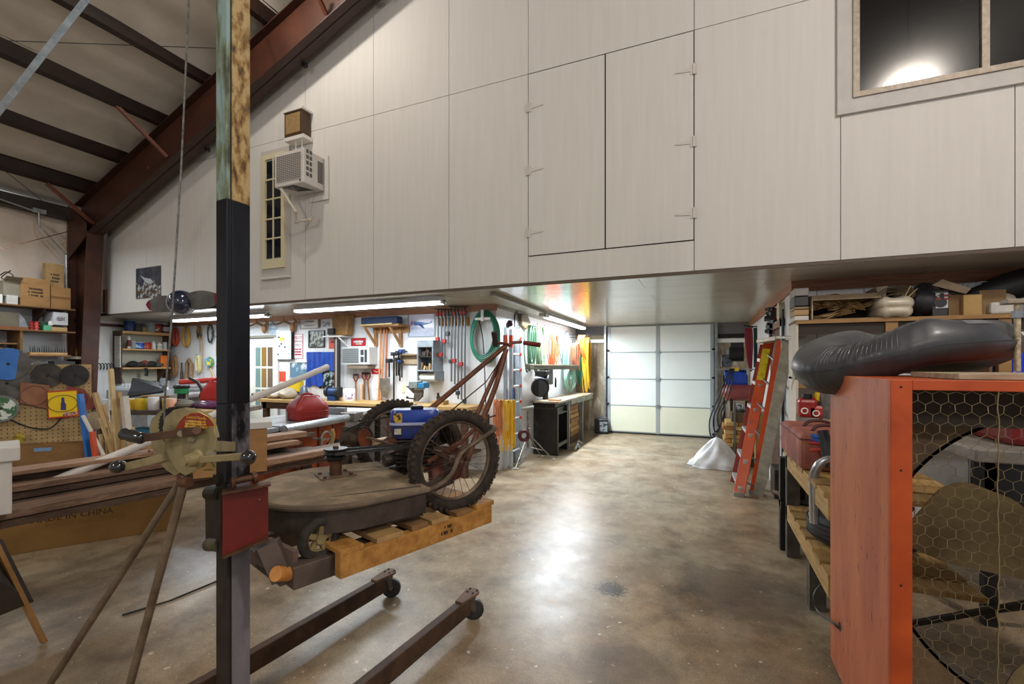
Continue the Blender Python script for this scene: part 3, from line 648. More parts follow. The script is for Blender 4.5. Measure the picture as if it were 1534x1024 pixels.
P(mow, 'engine_pulley', MB().lathe([(.03, 0), (.045, .004), (.035, .02), (.045, .036), (.02, .04), (0, .04)], en, n=24), mt('3b3a38', rough=.4, metal=.6), smooth=True)
# gear case with rust disc and shaft
g = U(547, 656, D=2.62)
P(mow, 'sprocket', MB().lathe([(.0, -.006), (.055, -.006), (.062, 0), (.055, .006), (0, .006)], g, (fw*.9-ax*.35), 30), mt('54240f', '7f3d1c', .7, .2, scale=10, bump=.1), smooth=True, label='orange rusted sprocket disc')
tt = MB()
gx = (fw*.9-ax*.35).normalized(); ga = gx.orthogonal().normalized(); gb = gx.cross(ga)
for k in range(30): t = 2*math.pi*k/30; tt.box(g+ga*(.064*math.cos(t))+gb*(.064*math.sin(t)), (.007, .007, .007))
P(mow, 'sprocket_teeth', tt, DKM, kind='stuff')
P(mow, 'shaft', MB().cyl(U(550, 655, D=2.58), U(606, 671, D=2.4), .0085, n=12), mt('5d4632', '7c6450', .4, .5, scale=12), smooth=True)
gc_ = MB().ball(U(522, 662, D=2.75), (.05, .05, .06)).cyl(U(512, 655, D=2.7), U(532, 660, D=2.75), .035).cyl(U(520, 680, D=2.75), U(520, 735, D=2.75), .03).box(U(525, 645, D=2.8), (.08, .06, .05))
P(mow, 'gear_case', gc_, MUD, smooth=True)
eng = MB().box(U(622, 672, D=2.55), (.16, .2, .14), Matrix.Rotation(.6, 3, 'Z'))
for k in range(7): eng.box(U(622, 655+k*6, D=2.55), (.2, .24, .006), Matrix.Rotation(.6, 3, 'Z'))
eng.cyl(U(600, 672, D=2.48), U(628, 674, D=2.4), .045, n=16).cyl(U(575, 665, D=2.6), U(605, 640, D=2.7), .02).box(U(612, 698, D=2.55), (.2, .16, .03), Matrix.Rotation(.6, 3, 'Z')).cyl(U(575, 690, D=2.45), U(600, 684, D=2.5), .035).box(U(648, 640, D=2.8), (.14, .14, .2))
P(mow, 'engine', eng, mt('231d19', '4a4038', .6, .4, scale=18, bump=.3), bevel=.003)
P(mow, 'carburetor', MB().box(U(594, 660, D=2.5), (.07, .04, .05)).cyl(U(590, 652, D=2.5), U(604, 656, D=2.48), .02).cyl(U(583, 660, D=2.5), U(578, 668, D=2.5), .014), mt('6d3b28', '8d5a44', .5, .4, scale=30), smooth=True)
P(mow, 'recoil_cover', MB().lathe([(.09, 0), (.1, .02), (.09, .05), (.06, .06), (0, .06)], U(668, 648, D=2.75), -fw+Vector((0, 0, .4)), 24), MUD, smooth=True)
# fuel tank
TK = T('x', 'x', 'x', (0, 0, 0)); bpy.data.objects.remove(TK)
tc = U(622, 630, D=2.5); ta = (camv(1, .15, 0)).normalized(); tb = Vector((-ta.y, ta.x, 0))
def tankg(z0, z1, hw, hd, top):
    m = MB(); prof = []
    ring = []
    n = 32
    def sup(s_, z): return [tc*Vector((1, 1, 0))+Vector((0, 0, z))]
    lv = [(z0, .97), (z0+.006, 1), (z1-.012, 1), (z1, .93)] if top else [(z0, .88), (z0+.02, .98), (z1, 1)]
    vs = []
    for z, s_ in lv:
        for k in range(n):
            t = 2*math.pi*k/n; c = math.cos(t); s2 = math.sin(t)
            u = math.copysign(abs(c)**.35, c)*hw*s_; v = math.copysign(abs(s2)**.35, s2)*hd*s_
            vs.append(Vector((tc.x, tc.y, z))+ta*u+tb*v)
    fs = [(j*n+i, j*n+(i+1) % n, (j+1)*n+(i+1) % n, (j+1)*n+i) for j in range(len(lv)-1) for i in range(n)]+[tuple(range(n-1, -1, -1)), tuple(range((len(lv)-1)*n, len(lv)*n))]
    return m.add(vs, fs)
zt_ = U(620, 612, D=2.5)[2]; zm_ = U(620, 634, D=2.5)[2]; zl_ = U(620, 654, D=2.5)[2]
BT = mt('132f86', '1b3fa3', .3, scale=6, coat=.4)
tank = P(mow, 'fuel_tank', tankg(zm_, zt_, .128, .075, True), BT, smooth=True, label='bright blue steel fuel tank')
P(tank, 'tank_lower', tankg(zl_, zm_-.004, .124, .072, False), mt('15245e', '1d3a8e', .45, scale=12, c3='2b3260'), smooth=True)
P(tank, 'tank_seam', tankg(zm_-.005, zm_+.001, .135, .08, False), mt('9aa3c0', rough=.4))
P(tank, 'fuel_cap', MB().lathe([(.02, 0), (.034, .003), (.036, .014), (.03, .02), (0, .021)], Vector((tc.x, tc.y, zt_-.002))+ta*.01, n=22), mt('101012', rough=.35), smooth=True)
sf = tc-tb*.0765-ta*.086
P(tank, 'tank_label', MB().box(Vector((sf.x, sf.y, (zt_+zm_)/2)), (.045, .004, .05), Matrix.Rotation(math.atan2(ta.y, ta.x), 3, 'Z')), mt('c8a23c', '3a2a18', .5, scale=60, ramp=(.45, .55)))
P(tank, 'tank_label', MB().box(Vector((sf.x, sf.y, (zl_+zm_)/2+.005)), (.035, .004, .03), Matrix.Rotation(math.atan2(ta.y, ta.x), 3, 'Z')), mt('d0cbb0', '9a947c', .5, scale=60))
# frame tubes and handlebars
RT = mt('4c2b1c', '73452d', .55, .3, scale=18, bump=.1)
hb = [U(700, 690, D=2.62), U(712, 655, D=2.7), U(742, 580, D=2.95), U(758, 524, D=3.1)]
P(mow, 'handlebar', MB().tube(hb, .018, 8, smooth=3), RT, smooth=True)
P(mow, 'handlebar', MB().tube([U(706, 640, D=2.85), U(730, 585, D=3.0), U(755, 530, D=3.14)], .015, 8), RT, smooth=True)
P(mow, 'handlebar_stay', MB().tube([U(645, 612, D=2.75), U(700, 566, D=2.95), U(757, 518, D=3.12)], .017, 8), RT, smooth=True)
P(mow, 'control_rod', MB().tube([U(672, 618, D=2.8), U(728, 572, D=3.0), U(746, 545, D=3.08)], .004, 6), mt('3a322d', rough=.5, metal=.5))
P(mow, 'handle_crossbar', MB().tube([U(738, 513, D=3.05), U(755, 514, D=3.1), U(762, 516, D=3.12)], .01, 8).tube([U(762, 518, D=3.12), U(768, 513, D=3.14), U(782, 512, D=3.15)], .011, 8), RT, smooth=True)
P(mow, 'handle_grip', MB().lathe([(.012, 0), (.019, .004), (.018, .06), (.02, .1), (.012, .105), (0, .105)], U(743, 519, D=3.05), U(740, 497, D=3.02)-U(743, 519, D=3.05), 14), mt('26181a', rough=.6), smooth=True)
P(mow, 'handle_grip', MB().lathe([(.012, 0), (.016, .004), (.016, .11), (.019, .118), (.012, .122), (0, .122)], U(784, 513, D=3.14), U(812, 517, D=3.1)-U(784, 513, D=3.14), 14), mt('5f1d18', '792620', .6, scale=20), smooth=True, label='faded red rubber grip')
P(mow, 'guard_tube', MB().tube([U(622, 737, D=2.1), U(655, 728, D=2.14), U(678, 708, D=2.17), U(690, 680, D=2.2), U(715, 660, D=2.28), U(737, 646, D=2.38), U(740, 640, D=2.42), U(722, 637, D=2.5)], .012, 8, smooth=3), HUBM, smooth=True)
P(mow, 'frame_tube', MB().tube([U(640, 692, D=2.4), U(690, 662, D=2.55), U(728, 625, D=2.8)], .014, 8), RT, smooth=True)
P(mow, 'frame_tube', MB().tube([U(598, 722, D=2.25), U(622, 708, D=2.35), U(650, 690, D=2.6)], .017, 8), mt('6a5440', '84694f', .7, scale=12), smooth=True)
P(mow, 'mud_flap', MB().prism([U(641, 700, D=2.5), U(680, 668, D=2.6), U(700, 680, D=2.65), U(690, 715, D=2.6), U(645, 735, D=2.45)], ax*.006), mt('4d2117', '6d3224', .6, .2, scale=8))
P(mow, 'throttle_bracket', MB().box(U(728, 628, D=2.85), (.02, .06, .06)).cyl(U(716, 630, D=2.8), U(742, 622, D=2.9), .005), MUD)
P(mow, 'throttle_cable', MB().tube([U(515, 645, D=2.7), U(545, 632, D=2.6), U(590, 622, D=2.6)], .005, 6), BLACK)
# front caster
fc = U(478, 806, D=1.83); fcx = (ax*.93+fw*.25).normalized()
cw = P(mow, 'front_wheel', MB().torus(fc, fcx, .067, .02, 36, 10), mt('1b1712', '3a332a', .8, scale=25, bump=.3), smooth=True)
cm = MB().cyl(fc-fcx*.02, fc+fcx*.02, .02, n=16); q1 = fcx.orthogonal().normalized(); q2 = fcx.cross(q1)
for k in range(5):
    t = 2*math.pi*k/5; cm.beam(fc, fc+(q1*math.cos(t)+q2*math.sin(t))*.052, .02, .02, up=fcx)
cm.torus(fc, fcx, .05, .007, 30, 6)
P(cw, 'wheel_disc', cm, mt('6a5c3a', '8e7e55', .6, scale=12), smooth=True)
P(mow, 'caster_arm', MB().beam(fc+Vector((0, 0, .09))+ax*.03, dk(.33, -.02, .985), .035, .02).beam(fc+ax*.03, fc+ax*.03+Vector((0, 0, .09)), .03, .01), SKIRT)
P(mow, 'deck_arm', MB().beam(dk(-.3, .3, .96), W2-Vector((0, 0, .08)), .03, .05), SKIRT); P(mow, 'deck_arm', MB().beam(dk(-.3, -.25, .96), W1-Vector((0, 0, .1))-ax*-.05, .03, .05), SKIRT); P(mow, 'rear_skid', MB().beam(W1-Vector((0, 0, .0))+ax*.08, W1+ax*.08-Vector((0, 0, .11)), .03, .03), SKIRT)
# ================================================================== lumber stack
lu = Vector((.151, .988, 0)); lw = Vector((-.988, .151, 0)); LO = Vector((-3.73, 1.32, 0))
LM = Matrix(((lw.x, lu.x, 0), (lw.y, lu.y, 0), (0, 0, 1)))
WT = [mt('685040', '93776274'[:6], .75, scale=4, st=(14, .7, 14), bump=.2, c3='7c6250'), mt('54433a', '776252', .8, scale=4, st=(14, .7, 14), bump=.2), mt('8a6a54', 'b08e74', .7, scale=4, st=(14, .7, 14), bump=.15), mt('47362b', '66503f', .8, scale=5, st=(14, .7, 14), bump=.25)]
bl = [  # lateral0, width, z0, thick, t0, t1, material, look
 (.0, .19, .665, .05, -.9, 2.55, 0, 'reddish rough-sawn plank, nearest the aisle at mid height of the stack'),
 (.02, .2, .61, .05, -.9, 2.5, 3, 'dark weathered plank directly under the nearest reddish one'),
 (.03, .14, .72, .028, .9, 2.55, 1, 'short brown board lying on the nearest reddish plank'),
 (.22, .22, .665, .05, -.9, 2.2, 1, 'brown rough plank second from the aisle in the lower tier'),
 (.25, .16, .72, .045, -.8, 1.7, 3, 'dark plank tucked under the white plastic pipe'),
 (.23, .2, .77, .04, -.8, 2.0, 0, 'rough reddish plank right below the topmost pale one'),
 (.34, .2, .855, .03, -.9, 1.2, 2, 'pale planed plank on top of the stack behind the winch'),
 (.12, .17, .80, .045, 1.0, 1.9, 2, 'pinkish plank end sticking out right of the cardboard box'),
 (.22, .19, .85, .05, .8, 2.05, 2, 'pale thick plank on top, its end square, right of the cardboard box'),
 (-.08, .11, .70, .05, 1.3, 2.9, 2, 'light brown plank reaching farthest right beside the mower deck'),
 (.46, .2, .665, .05, -.8, 2.0, 3, 'dark plank at the back of the lower tier'),
 (.46, .2, .73, .05, -.8, 2.1, 0, 'reddish plank at the back of the middle tier'),
 (.45, .14, .80, .045, -.7, 2.3, 1, 'brown narrow plank at the back of the upper tier'),
]
for v0, w_, z0, th_, t0, t1, mi, lab in bl:
    m = MB().box((0, 0, 0), (w_, t1-t0, th_-.003), LM); c = LO+lw*(v0+w_/2)+lu*((t0+t1)/2)+Vector((0, 0, z0+th_/2))
    m.v = [p+c for p in m.v]; one('lumber_board', m, WT[mi], lab, 'board', 'boards of the lumber stack', bevel=.004)
for t in (-.35, 2.3):
    sh = T('saw_horse', 'dark wooden trestle under the lumber stack, %s' % {-.35: 'at its near end', 1.1: 'at its middle', 2.3: 'at its far end'}[t], 'trestle', (LO+lu*t+lw*.3)[:])
    b0 = LO+lu*t-lw*.02; b1 = LO+lu*t+lw*.68; z = Vector((0, 0, .59))
    P(sh, 'top_beam', MB().beam(b0+z, b1+z, .07, .04), DKW)
    for q in (b0+lw*.1, b1-lw*.08):
        for s_ in (-1, 1): P(sh, 'leg', MB().beam(q+Vector((0, 0, .57)), q+lu*(.14*s_), .03, .05), DKW)
# plastic pipe
p0 = U(5, 752, D=2.86); p1 = U(491, 549, D=5.1)
one('plastic_pipe', MB().tube([p0, p0.lerp(p1, .5)+Vector((0, 0, -.006)), p1], .031, 16), mt('d8d5d2', 'c5bdb6', .35, scale=3), 'long white plastic drain pipe lying slanted over the lumber stack', 'pipe', smooth=True)
# cardboard boxes
def carton(lab, c, sx, sy, sz, rz, mat=None, flaps=False, group=None, tape=True, name='cardboard_box'):
    t = T(name, lab, 'box', c, group); M_ = Matrix.Rotation(rz, 3, 'Z'); c = Vector(c); mat = mat or CARD
    def q(x0, x1, y0, y1, z0, z1, nm, mm, **k):
        m = MB().box((0, 0, 0), (x1-x0, y1-y0, z1-z0), M_); o = c+M_ @ Vector(((x0+x1)/2, (y0+y1)/2, (z0+z1)/2)); m.v = [v+o for v in m.v]
        return P(t, nm, m, mm, **k)
    a, b = sx/2, sy/2
    if not flaps:
        q(-a, a, -b, b, 0, sz, 'carton', mat, bevel=.003)
        q(-a-.0005, a+.0005, -.002, .002, sz-.0004, sz+.0008, 'flap_seam', mt('5d4325'))
        if tape: q(-a-.001, a+.001, -.025, .025, sz, sz+.0012, 'packing_tape', mt('b08d5a', rough=.3))
    else:
        q(-a, a, -b, -b+.006, 0, sz, 'side_panel', mat); q(-a, a, b-.006, b, 0, sz, 'side_panel', mat); q(-a, -a+.006, -b+.006, b-.006, 0, sz, 'side_panel', mat); q(a-.006, a, -b+.006, b-.006, 0, sz, 'side_panel', mat); q(-a+.006, a-.006, -b+.006, b-.006, 0, .006, 'bottom_panel', mat)
    return t, c, M_
a_ = math.atan2(.67, .44)
bx0 = carton('large cardboard carton on the floor under the lumber stack, printed along its top edge', (-5.22, 2.22, 0), 1.5, .36, .42, a_, mt('86622f', '99733c', .8, scale=3))
text(bx0[0], 'MADE IN CHINA', U(110, 772, D=3.9)+Vector((0, 0, 0)), .07, mt('2c2014'), face=a_)
t, c, M_ = carton('white cardboard carton with a barcode, on the floor beyond the brown carton', U(228, 791, Z=0)+lw*.14, .36, .3, .34, .45, mt('9d9690', 'aaa49e', .7), tape=False)
P(t, 'barcode', MB().box(c+M_ @ Vector((.09, -.151, .24)), (.09, .002, .08), M_), mt('222222', 'c9c5c0', .6, scale=90, st=(4, .1, .1), ramp=(.48, .52)))
cpos = U(341, 713, D=3.62); cpos.z = .722
ct = carton('brown cardboard box with white lid and green recycling mark, on the lumber behind the mast', cpos, .53, .36, .34, R(55), CARD, tape=False)
t, c, M_ = ct; lidc = c+M_ @ Vector((.12, 0, .365))
P(t, 'lid', MB().box(lidc, (.36, .38, .05), M_), mt('c9c6be', rough=.6), bevel=.003)
cc_ = c+M_ @ Vector((-.12, -.181, .09)); gm = MB()
for k in range(3):
    t0 = R(90+120*k); pts = [(.04*math.cos(t0+R(q)), .04*math.sin(t0+R(q))) for q in (10, 50, 100)]
    gm.beam(cc_+M_ @ Vector((pts[0][0], 0, pts[0][1])), cc_+M_ @ Vector((pts[2][0], 0, pts[2][1])), .002, .014, up=(0, -1, 0))
P(t, 'recycling_mark', gm, mt('2d6b33'))
# white metal box at the left edge
wb = T('white_storage_tub', 'white lidded storage tub at the very left, standing on the lumber stack', 'tub', (-4.36, .93, .72))
M1 = Matrix.Rotation(.35, 3, 'Z')
wmt = mt('c4bfb8', 'd2cec8', .5, scale=4)
d_ = 2.45; q0 = U(18, 762, D=d_); q1 = U(20, 690, D=d_); lx = Vector((-.334, -.943, 0)); ly = Vector((-lx.y, lx.x, 0))*-1
P(wb, 'tub_body', MB().prism([q0*Vector((1, 1, 0))+Vector((0, 0, .765)), q0*Vector((1, 1, 0))+lx*.4+Vector((0, 0, .765)), q0*Vector((1, 1, 0))+lx*.4+Vector((0, 0, q1.z)), q0*Vector((1, 1, 0))+Vector((0, 0, q1.z))], Vector((-lx.y, lx.x, 0))*-.3), wmt, bevel=.006)
e_ = Vector((-lx.y, lx.x, 0)); zt0 = q1.z
P(wb, 'tub_lid', MB().prism([q0*Vector((1, 1, 0))-lx*.03+e_*.02+Vector((0, 0, zt0)), q0*Vector((1, 1, 0))+lx*.43+e_*.02+Vector((0, 0, zt0)), q0*Vector((1, 1, 0))+lx*.43+e_*.02+Vector((0, 0, zt0+.075)), q0*Vector((1, 1, 0))-lx*.03+e_*.02+Vector((0, 0, zt0+.075))], e_*-.34), wmt, bevel=.006)
# dark leaning panel at lower left
pn = T('dark_hinged_panel', 'dark brown panel with a pale wood edge strip leaning at the lower left corner', 'panel', U(40, 930, Z=0)[:])
a = U(66, 964, Z=0); b = U(-30, 768, D=2.3); c_ = U(-40, 900, Z=.1)
g1 = U(42, 905, Z=.12); 
P(pn, 'edge_strip', MB().beam(a+Vector((0, 0, .01)), b, .03, .02), mt('8a6134', 'a47a48', .6, scale=5))
P(pn, 'dark_board', MB().prism([U(44, 902, D=2.5), U(-4, 808, D=2.42), U(-60, 840, D=2.2), U(-60, 945, D=2.2)], (0.01, .015, 0)), mt('1f1610', '3a2a1c', .6, scale=3))
# rod on floor
one('steel_rod', MB().tube([U(183, 921, Z=.008), U(255, 899, Z=.008), U(330, 868, Z=.008)], .006, 8), DKM, 'thin dark steel rod lying on the concrete left of the mast', 'rod')

# ================================================================== pegboard with saw blades
pc = U(60, 600, D=4.7); vd = Vector((pc.x, pc.y, 0)).normalized(); px_ = Vector((-vd.y, vd.x, 0))*-1; px_ = Vector((vd.y, -vd.x, 0)); nrm = -vd
px_ = (px_+vd*.12).normalized(); nrm = Vector((px_.y, -px_.x, 0))
if nrm.dot(pc) > 0: nrm = -nrm
def pw(px, py, off=0):
    a = (px-767)/FPX; dr = Vector((a*CC-SS, a*SS+CC, (545-py)/FPX)); o = Vector((0, 0, HC)); c = pc+nrm*off
    return o+dr*((c-o).dot(nrm)/dr.dot(nrm))
pg = T('pegboard_panel', 'tan pegboard panel on legs hung with saw blades, left of the shelves', 'pegboard', (pc.x, pc.y, 0))
tl = pw(-60, 548); tr = pw(137, 545); zt1 = 1.565; zb1 = .62
a = Vector((tl.x, tl.y, zb1)); b = Vector((tr.x, tr.y, zb1))
PEG = mt('a48a5c', 'b89d6c', .7, scale=5)
P(pg, 'board', MB().prism([a, b, b+Vector((0, 0, zt1-zb1)), a+Vector((0, 0, zt1-zb1))], -nrm*.008), PEG)
P(pg, 'side_edge', MB().prism([b, b+px_*.02, b+px_*.02+Vector((0, 0, zt1-zb1)), b+Vector((0, 0, zt1-zb1))], -nrm*.04), DKW)
hl = MB(); L_ = (b-a).length
for i in range(int(L_/.04)):
    for j in range(int((zt1-zb1)/.04)):
        hl.cyl(a+px_*(.02+i*.04)+Vector((0, 0, .02+j*.04))+nrm*.0002, a+px_*(.02+i*.04)+Vector((0, 0, .02+j*.04))+nrm*.001, .006, n=6)
P(pg, 'peg_holes', hl, mt('2d2418'), kind='stuff')
for q in (a+px_*.1, b-px_*.05): P(pg, 'leg', MB().beam(Vector((q.x, q.y, 0))-nrm*.05, Vector((q.x, q.y, 1.5))-nrm*.03, .04, .04), DKW)
def blade(px, py, rpx, off, mat, lab, teeth=40, blue=False, tl=.012):
    c = pw(px, py, off); r = rpx*4.7/FPX; pts = []
    for k in range(teeth*2):
        t = math.pi*k/teeth; q = r if k % 2 else r-tl; pts.append(c+px_*(q*math.cos(t))+Vector((0, 0, q*math.sin(t))))
    t_ = T('saw_blade', lab, 'saw blade', c[:], 'circular saw blades on the pegboard')
    P(t_, 'disc', MB().prism(pts, nrm*.003), mat)
    P(t_, 'arbor', MB().lathe([(.014, 0), (.012, .003), (.006, .0031), (.006, .008), (0, .008)], c+nrm*.003, nrm, 16), DKM)
    return t_, c, r
BLD = mt('2c2825', '4c4641', .5, .4, scale=12)
blade(71, 562, 19, .02, BLD, 'left one of two dark saw blades side by side at the pegboard top')
blade(112, 562, 18, .026, mt('232021', '3a3638', .5, .4, scale=12), 'right one of two dark saw blades side by side at the pegboard top')
blade(10, 574, 27, .02, mt('4a4845', '6a6763', .4, .6, scale=12), 'large grey toothed blade below the blue-faced one', 22, tl=.02)
tb_, c, r = blade(12, 545, 24, .04, mt('4d4a47', '66625e', .4, .5), 'grey blade with bright blue sector faces at the left edge of the pegboard', 30)
pts = [c+px_*(r*.95*math.cos(t))+Vector((0, 0, r*.95*math.sin(t))) for t in [R(q) for q in range(60, 300, 12)]]
P(tb_, 'blue_face', MB().prism(pts, nrm*.005), mt('2a68b8', '3d7bc6', .4))
tb_, c, r = blade(0, 612, 20, .05, mt('6a6c66', '8a8c86', .4, .4), 'silvery blade with green and white printing at the far left edge', 30)
P(tb_, 'printed_face', MB().lathe([(r*.8, 0), (r*.8, .001), (0, .001)], c+nrm*.003, nrm, 24), mt('3e6a44', 'd8dcd4', .4, scale=18, ramp=(.5, .52)))
def pouch(name, pts, mat, lab, cat, off=.02, th=.012):
    return one(name, MB().prism([pw(x, y, off) for x, y in pts], nrm*th), mat, lab, cat, bevel=.003)
o = T('blade_packet', 'dusty brown paper packet holding a round blade on the pegboard', 'packet', pw(52, 600)[:])
P(o, 'packet', MB().prism([pw(x, y, .03) for x, y in ((30, 572), (74, 577), (72, 612), (30, 603))], nrm*.008), mt('7d5138', '97694c', .75, scale=5))
P(o, 'blade_outline', MB().torus(pw(52, 592, .04), nrm, .098, .003, 36, 6), mt('6a4a38'))
o = T('blade_packet', 'reddish clear packet behind the yellow box on the pegboard', 'packet', pw(120, 600)[:])
P(o, 'packet', MB().prism([pw(x, y, .028) for x, y in ((100, 578), (126, 582), (145, 608), (122, 618), (100, 612))], nrm*.006), mt('6e2f28', '8b4a3e', .35, scale=5))
P(o, 'blade_outline', MB().torus(pw(118, 598, .036), nrm, .07, .003, 30, 6), mt('4a2a24'))
o = T('belt_box', 'flat yellow and red boxed drive belt with a purple tool drawing', 'package', pw(94, 602)[:])
P(o, 'box', MB().prism([pw(x, y, .045) for x, y in ((70, 586), (116, 583), (117.5, 623), (72, 627))], nrm*.015), mt('b5391a', rough=.4), bevel=.002)
P(o, 'yellow_face', MB().prism([pw(x, y, .0605) for x, y in ((71.5, 588), (114.5, 585), (116, 621), (73.5, 625))], nrm*.001), mt('e8c414', rough=.4))
P(o, 'belt', MB().tube([pw(94, 604, .064)+px_*(.113*math.cos(t))+Vector((0, 0, .088*math.sin(t))) for t in [2*math.pi*k/30 for k in range(30)]], .003, 6, closed=True), mt('4a4a1e'))
P(o, 'tool_drawing', MB().prism([pw(x, y, .062) for x, y in ((92, 595), (96, 595), (97, 603), (99, 605), (99, 614), (91, 614), (91, 604), (92, 602))], nrm*.001), mt('3b3570'))
P(o, 'print', MB().prism([pw(x, y, .062) for x, y in ((94, 618), (115, 616), (115.5, 620), (94, 623))], nrm*.001), mt('c9a6a0', '7a3a3a', .5, scale=60, ramp=(.5, .52)))
one('hacksaw_frame', MB().tube([pw(15, 628, .03), pw(45, 640, .03), pw(75, 641, .03), pw(92, 625, .03)], .008, 6, smooth=4), DKM, 'curved dark saw frame hanging low on the pegboard', 'saw')
one('yellow_drill', MB().cyl(pw(28, 655, .04), pw(24, 672, .04), .035, n=12).cyl(pw(22, 652, .04), pw(36, 655, .04), .028, n=12), mt('8f7a1c', 'b09a2c', .5, scale=10), 'old yellow power tool hanging at the pegboard foot', 'tool', smooth=True)
one('wheel_hub', MB().lathe([(.02, 0), (.1, 0), (.1, .03), (.05, .04), (.02, .04)], pw(140, 630, .03), nrm, 24), mt('8a7a5e', 'a8977a', .7, scale=20), 'dusty pulley hub leaning right of the pegboard', 'pulley', smooth=True)
one('clamp_pliers', MB().tube([pw(42, 552, .03), pw(52, 545, .03), pw(58, 540, .04)], .005, 5).tube([pw(46, 556, .03), pw(54, 546, .03), pw(62, 542, .04)], .005, 5), STEEL, 'bent bright wire pliers hooked at the pegboard top', 'pliers')
# trough carton with sticks
t, c, M_ = carton('long open cardboard tray behind the lumber stack below the pegboard', U(92, 712, D=4.45)*Vector((1, 1, 0))+Vector((0, 0, .55)), .95, .2, .25, .78, mt('7c5a34', '93703f', .8), flaps=True)
P(t, 'stand', MB().box(c+Vector((0, 0, -.275)), (.9, .18, .549), M_), DKW)
P(t, 'blue_label', MB().box(U(64, 673, D=4.05), (.12, .004, .03), M_), mt('6f94c0'))
def stick(lab, x0, y0, x1, y1, D, r, mat, name='wood_strip', cat='stick', grp='sticks standing in the carton', D1=None, rd=False):
    D += .3; a = U(x0, y0, D=D1 or D); b = U(x1, y1, D=D); zf = .545 if x1 > 146 else .8
    if b.z > zf: b = b+(b-a)*((b.z-zf)/max(.05, a.z-b.z))
    m = MB().cyl(a, b, r, n=12) if rd else MB().beam(a, b, r*2, r*.9)
    return one(name, m, mat, lab, cat, grp, smooth=rd)
bk = T('scrap_bin', 'cardboard bin holding the bundle of wooden sticks', 'bin', U(178, 712, D=4.3)*Vector((1, 1, 0)))
bc_ = U(178, 690, D=4.75)
P(bk, 'bin_wall', MB().box(Vector((bc_.x, bc_.y, .62)), (.5, .3, .16), M_), mt('86633a', '9b7645', .8)); P(bk, 'bin_base', MB().box(Vector((bc_.x, bc_.y, .27)), (.48, .28, .54), M_), DKW)
LT = mt('b59a68', 'd0b684', .65, scale=6); LT2 = mt('9a7a4c', 'b8975f', .65, scale=6)
stick('bright blue painted strip leaning on the pegboard', 120, 590, 134, 690, 4.1, .026, mt('1f6fc4', rough=.4), name='blue_strip')
stick('orange painted stake beside the blue strip', 138, 646, 144, 690, 4.0, .024, mt('c44a22', rough=.5), name='marker_stake')
stick('white painted lath leaning left above the orange stake', 124, 622, 148, 668, 4.05, .016, mt('cfccc2', rough=.5))
stick('tallest pale square stick in the carton, tip at shelf height', 166, 552, 178, 690, 4.2, .023, LT)
stick('wide brown board leaning left in the scrap bundle', 142, 588, 172, 690, 4.25, .026, LT2)
stick('pale stick just right of the tallest one', 179, 586, 174, 690, 4.25, .02, LT2)
stick('whitish grey plank at the right of the bundle', 186, 593, 196, 690, 4.25, .036, mt('b5ab9a', 'c9c0b0', .6, scale=6))
stick('thin white rod standing among the sticks', 163, 560, 164, 690, 4.3, .005, WHITE, name='thin_rod', rd=True)
stick('short stub of lath low in the bundle', 150, 626, 170, 690, 4.15, .015, LT)
stick('lath leaning right at the foot of the bundle', 203, 655, 199, 695, 4.3, .018, LT)
stick('brown batten leaning deep in the bundle', 155, 606, 180, 690, 4.3, .022, LT2)
for k, (x, y) in enumerate(((150, 650), (158, 640), (168, 648), (186, 652), (200, 640))):
    stick(['curved offcut low at the left of the scrap bundle', 'offcut with a bored hole in the scrap bundle', 'squat offcut in the middle of the scrap bundle', 'thin slat tilted in the scrap bundle', 'small batten low at the right of the scrap bundle'][k], x, y, x+8-k*4, y+40, 4.18, .016, (LT, LT2)[k % 2])
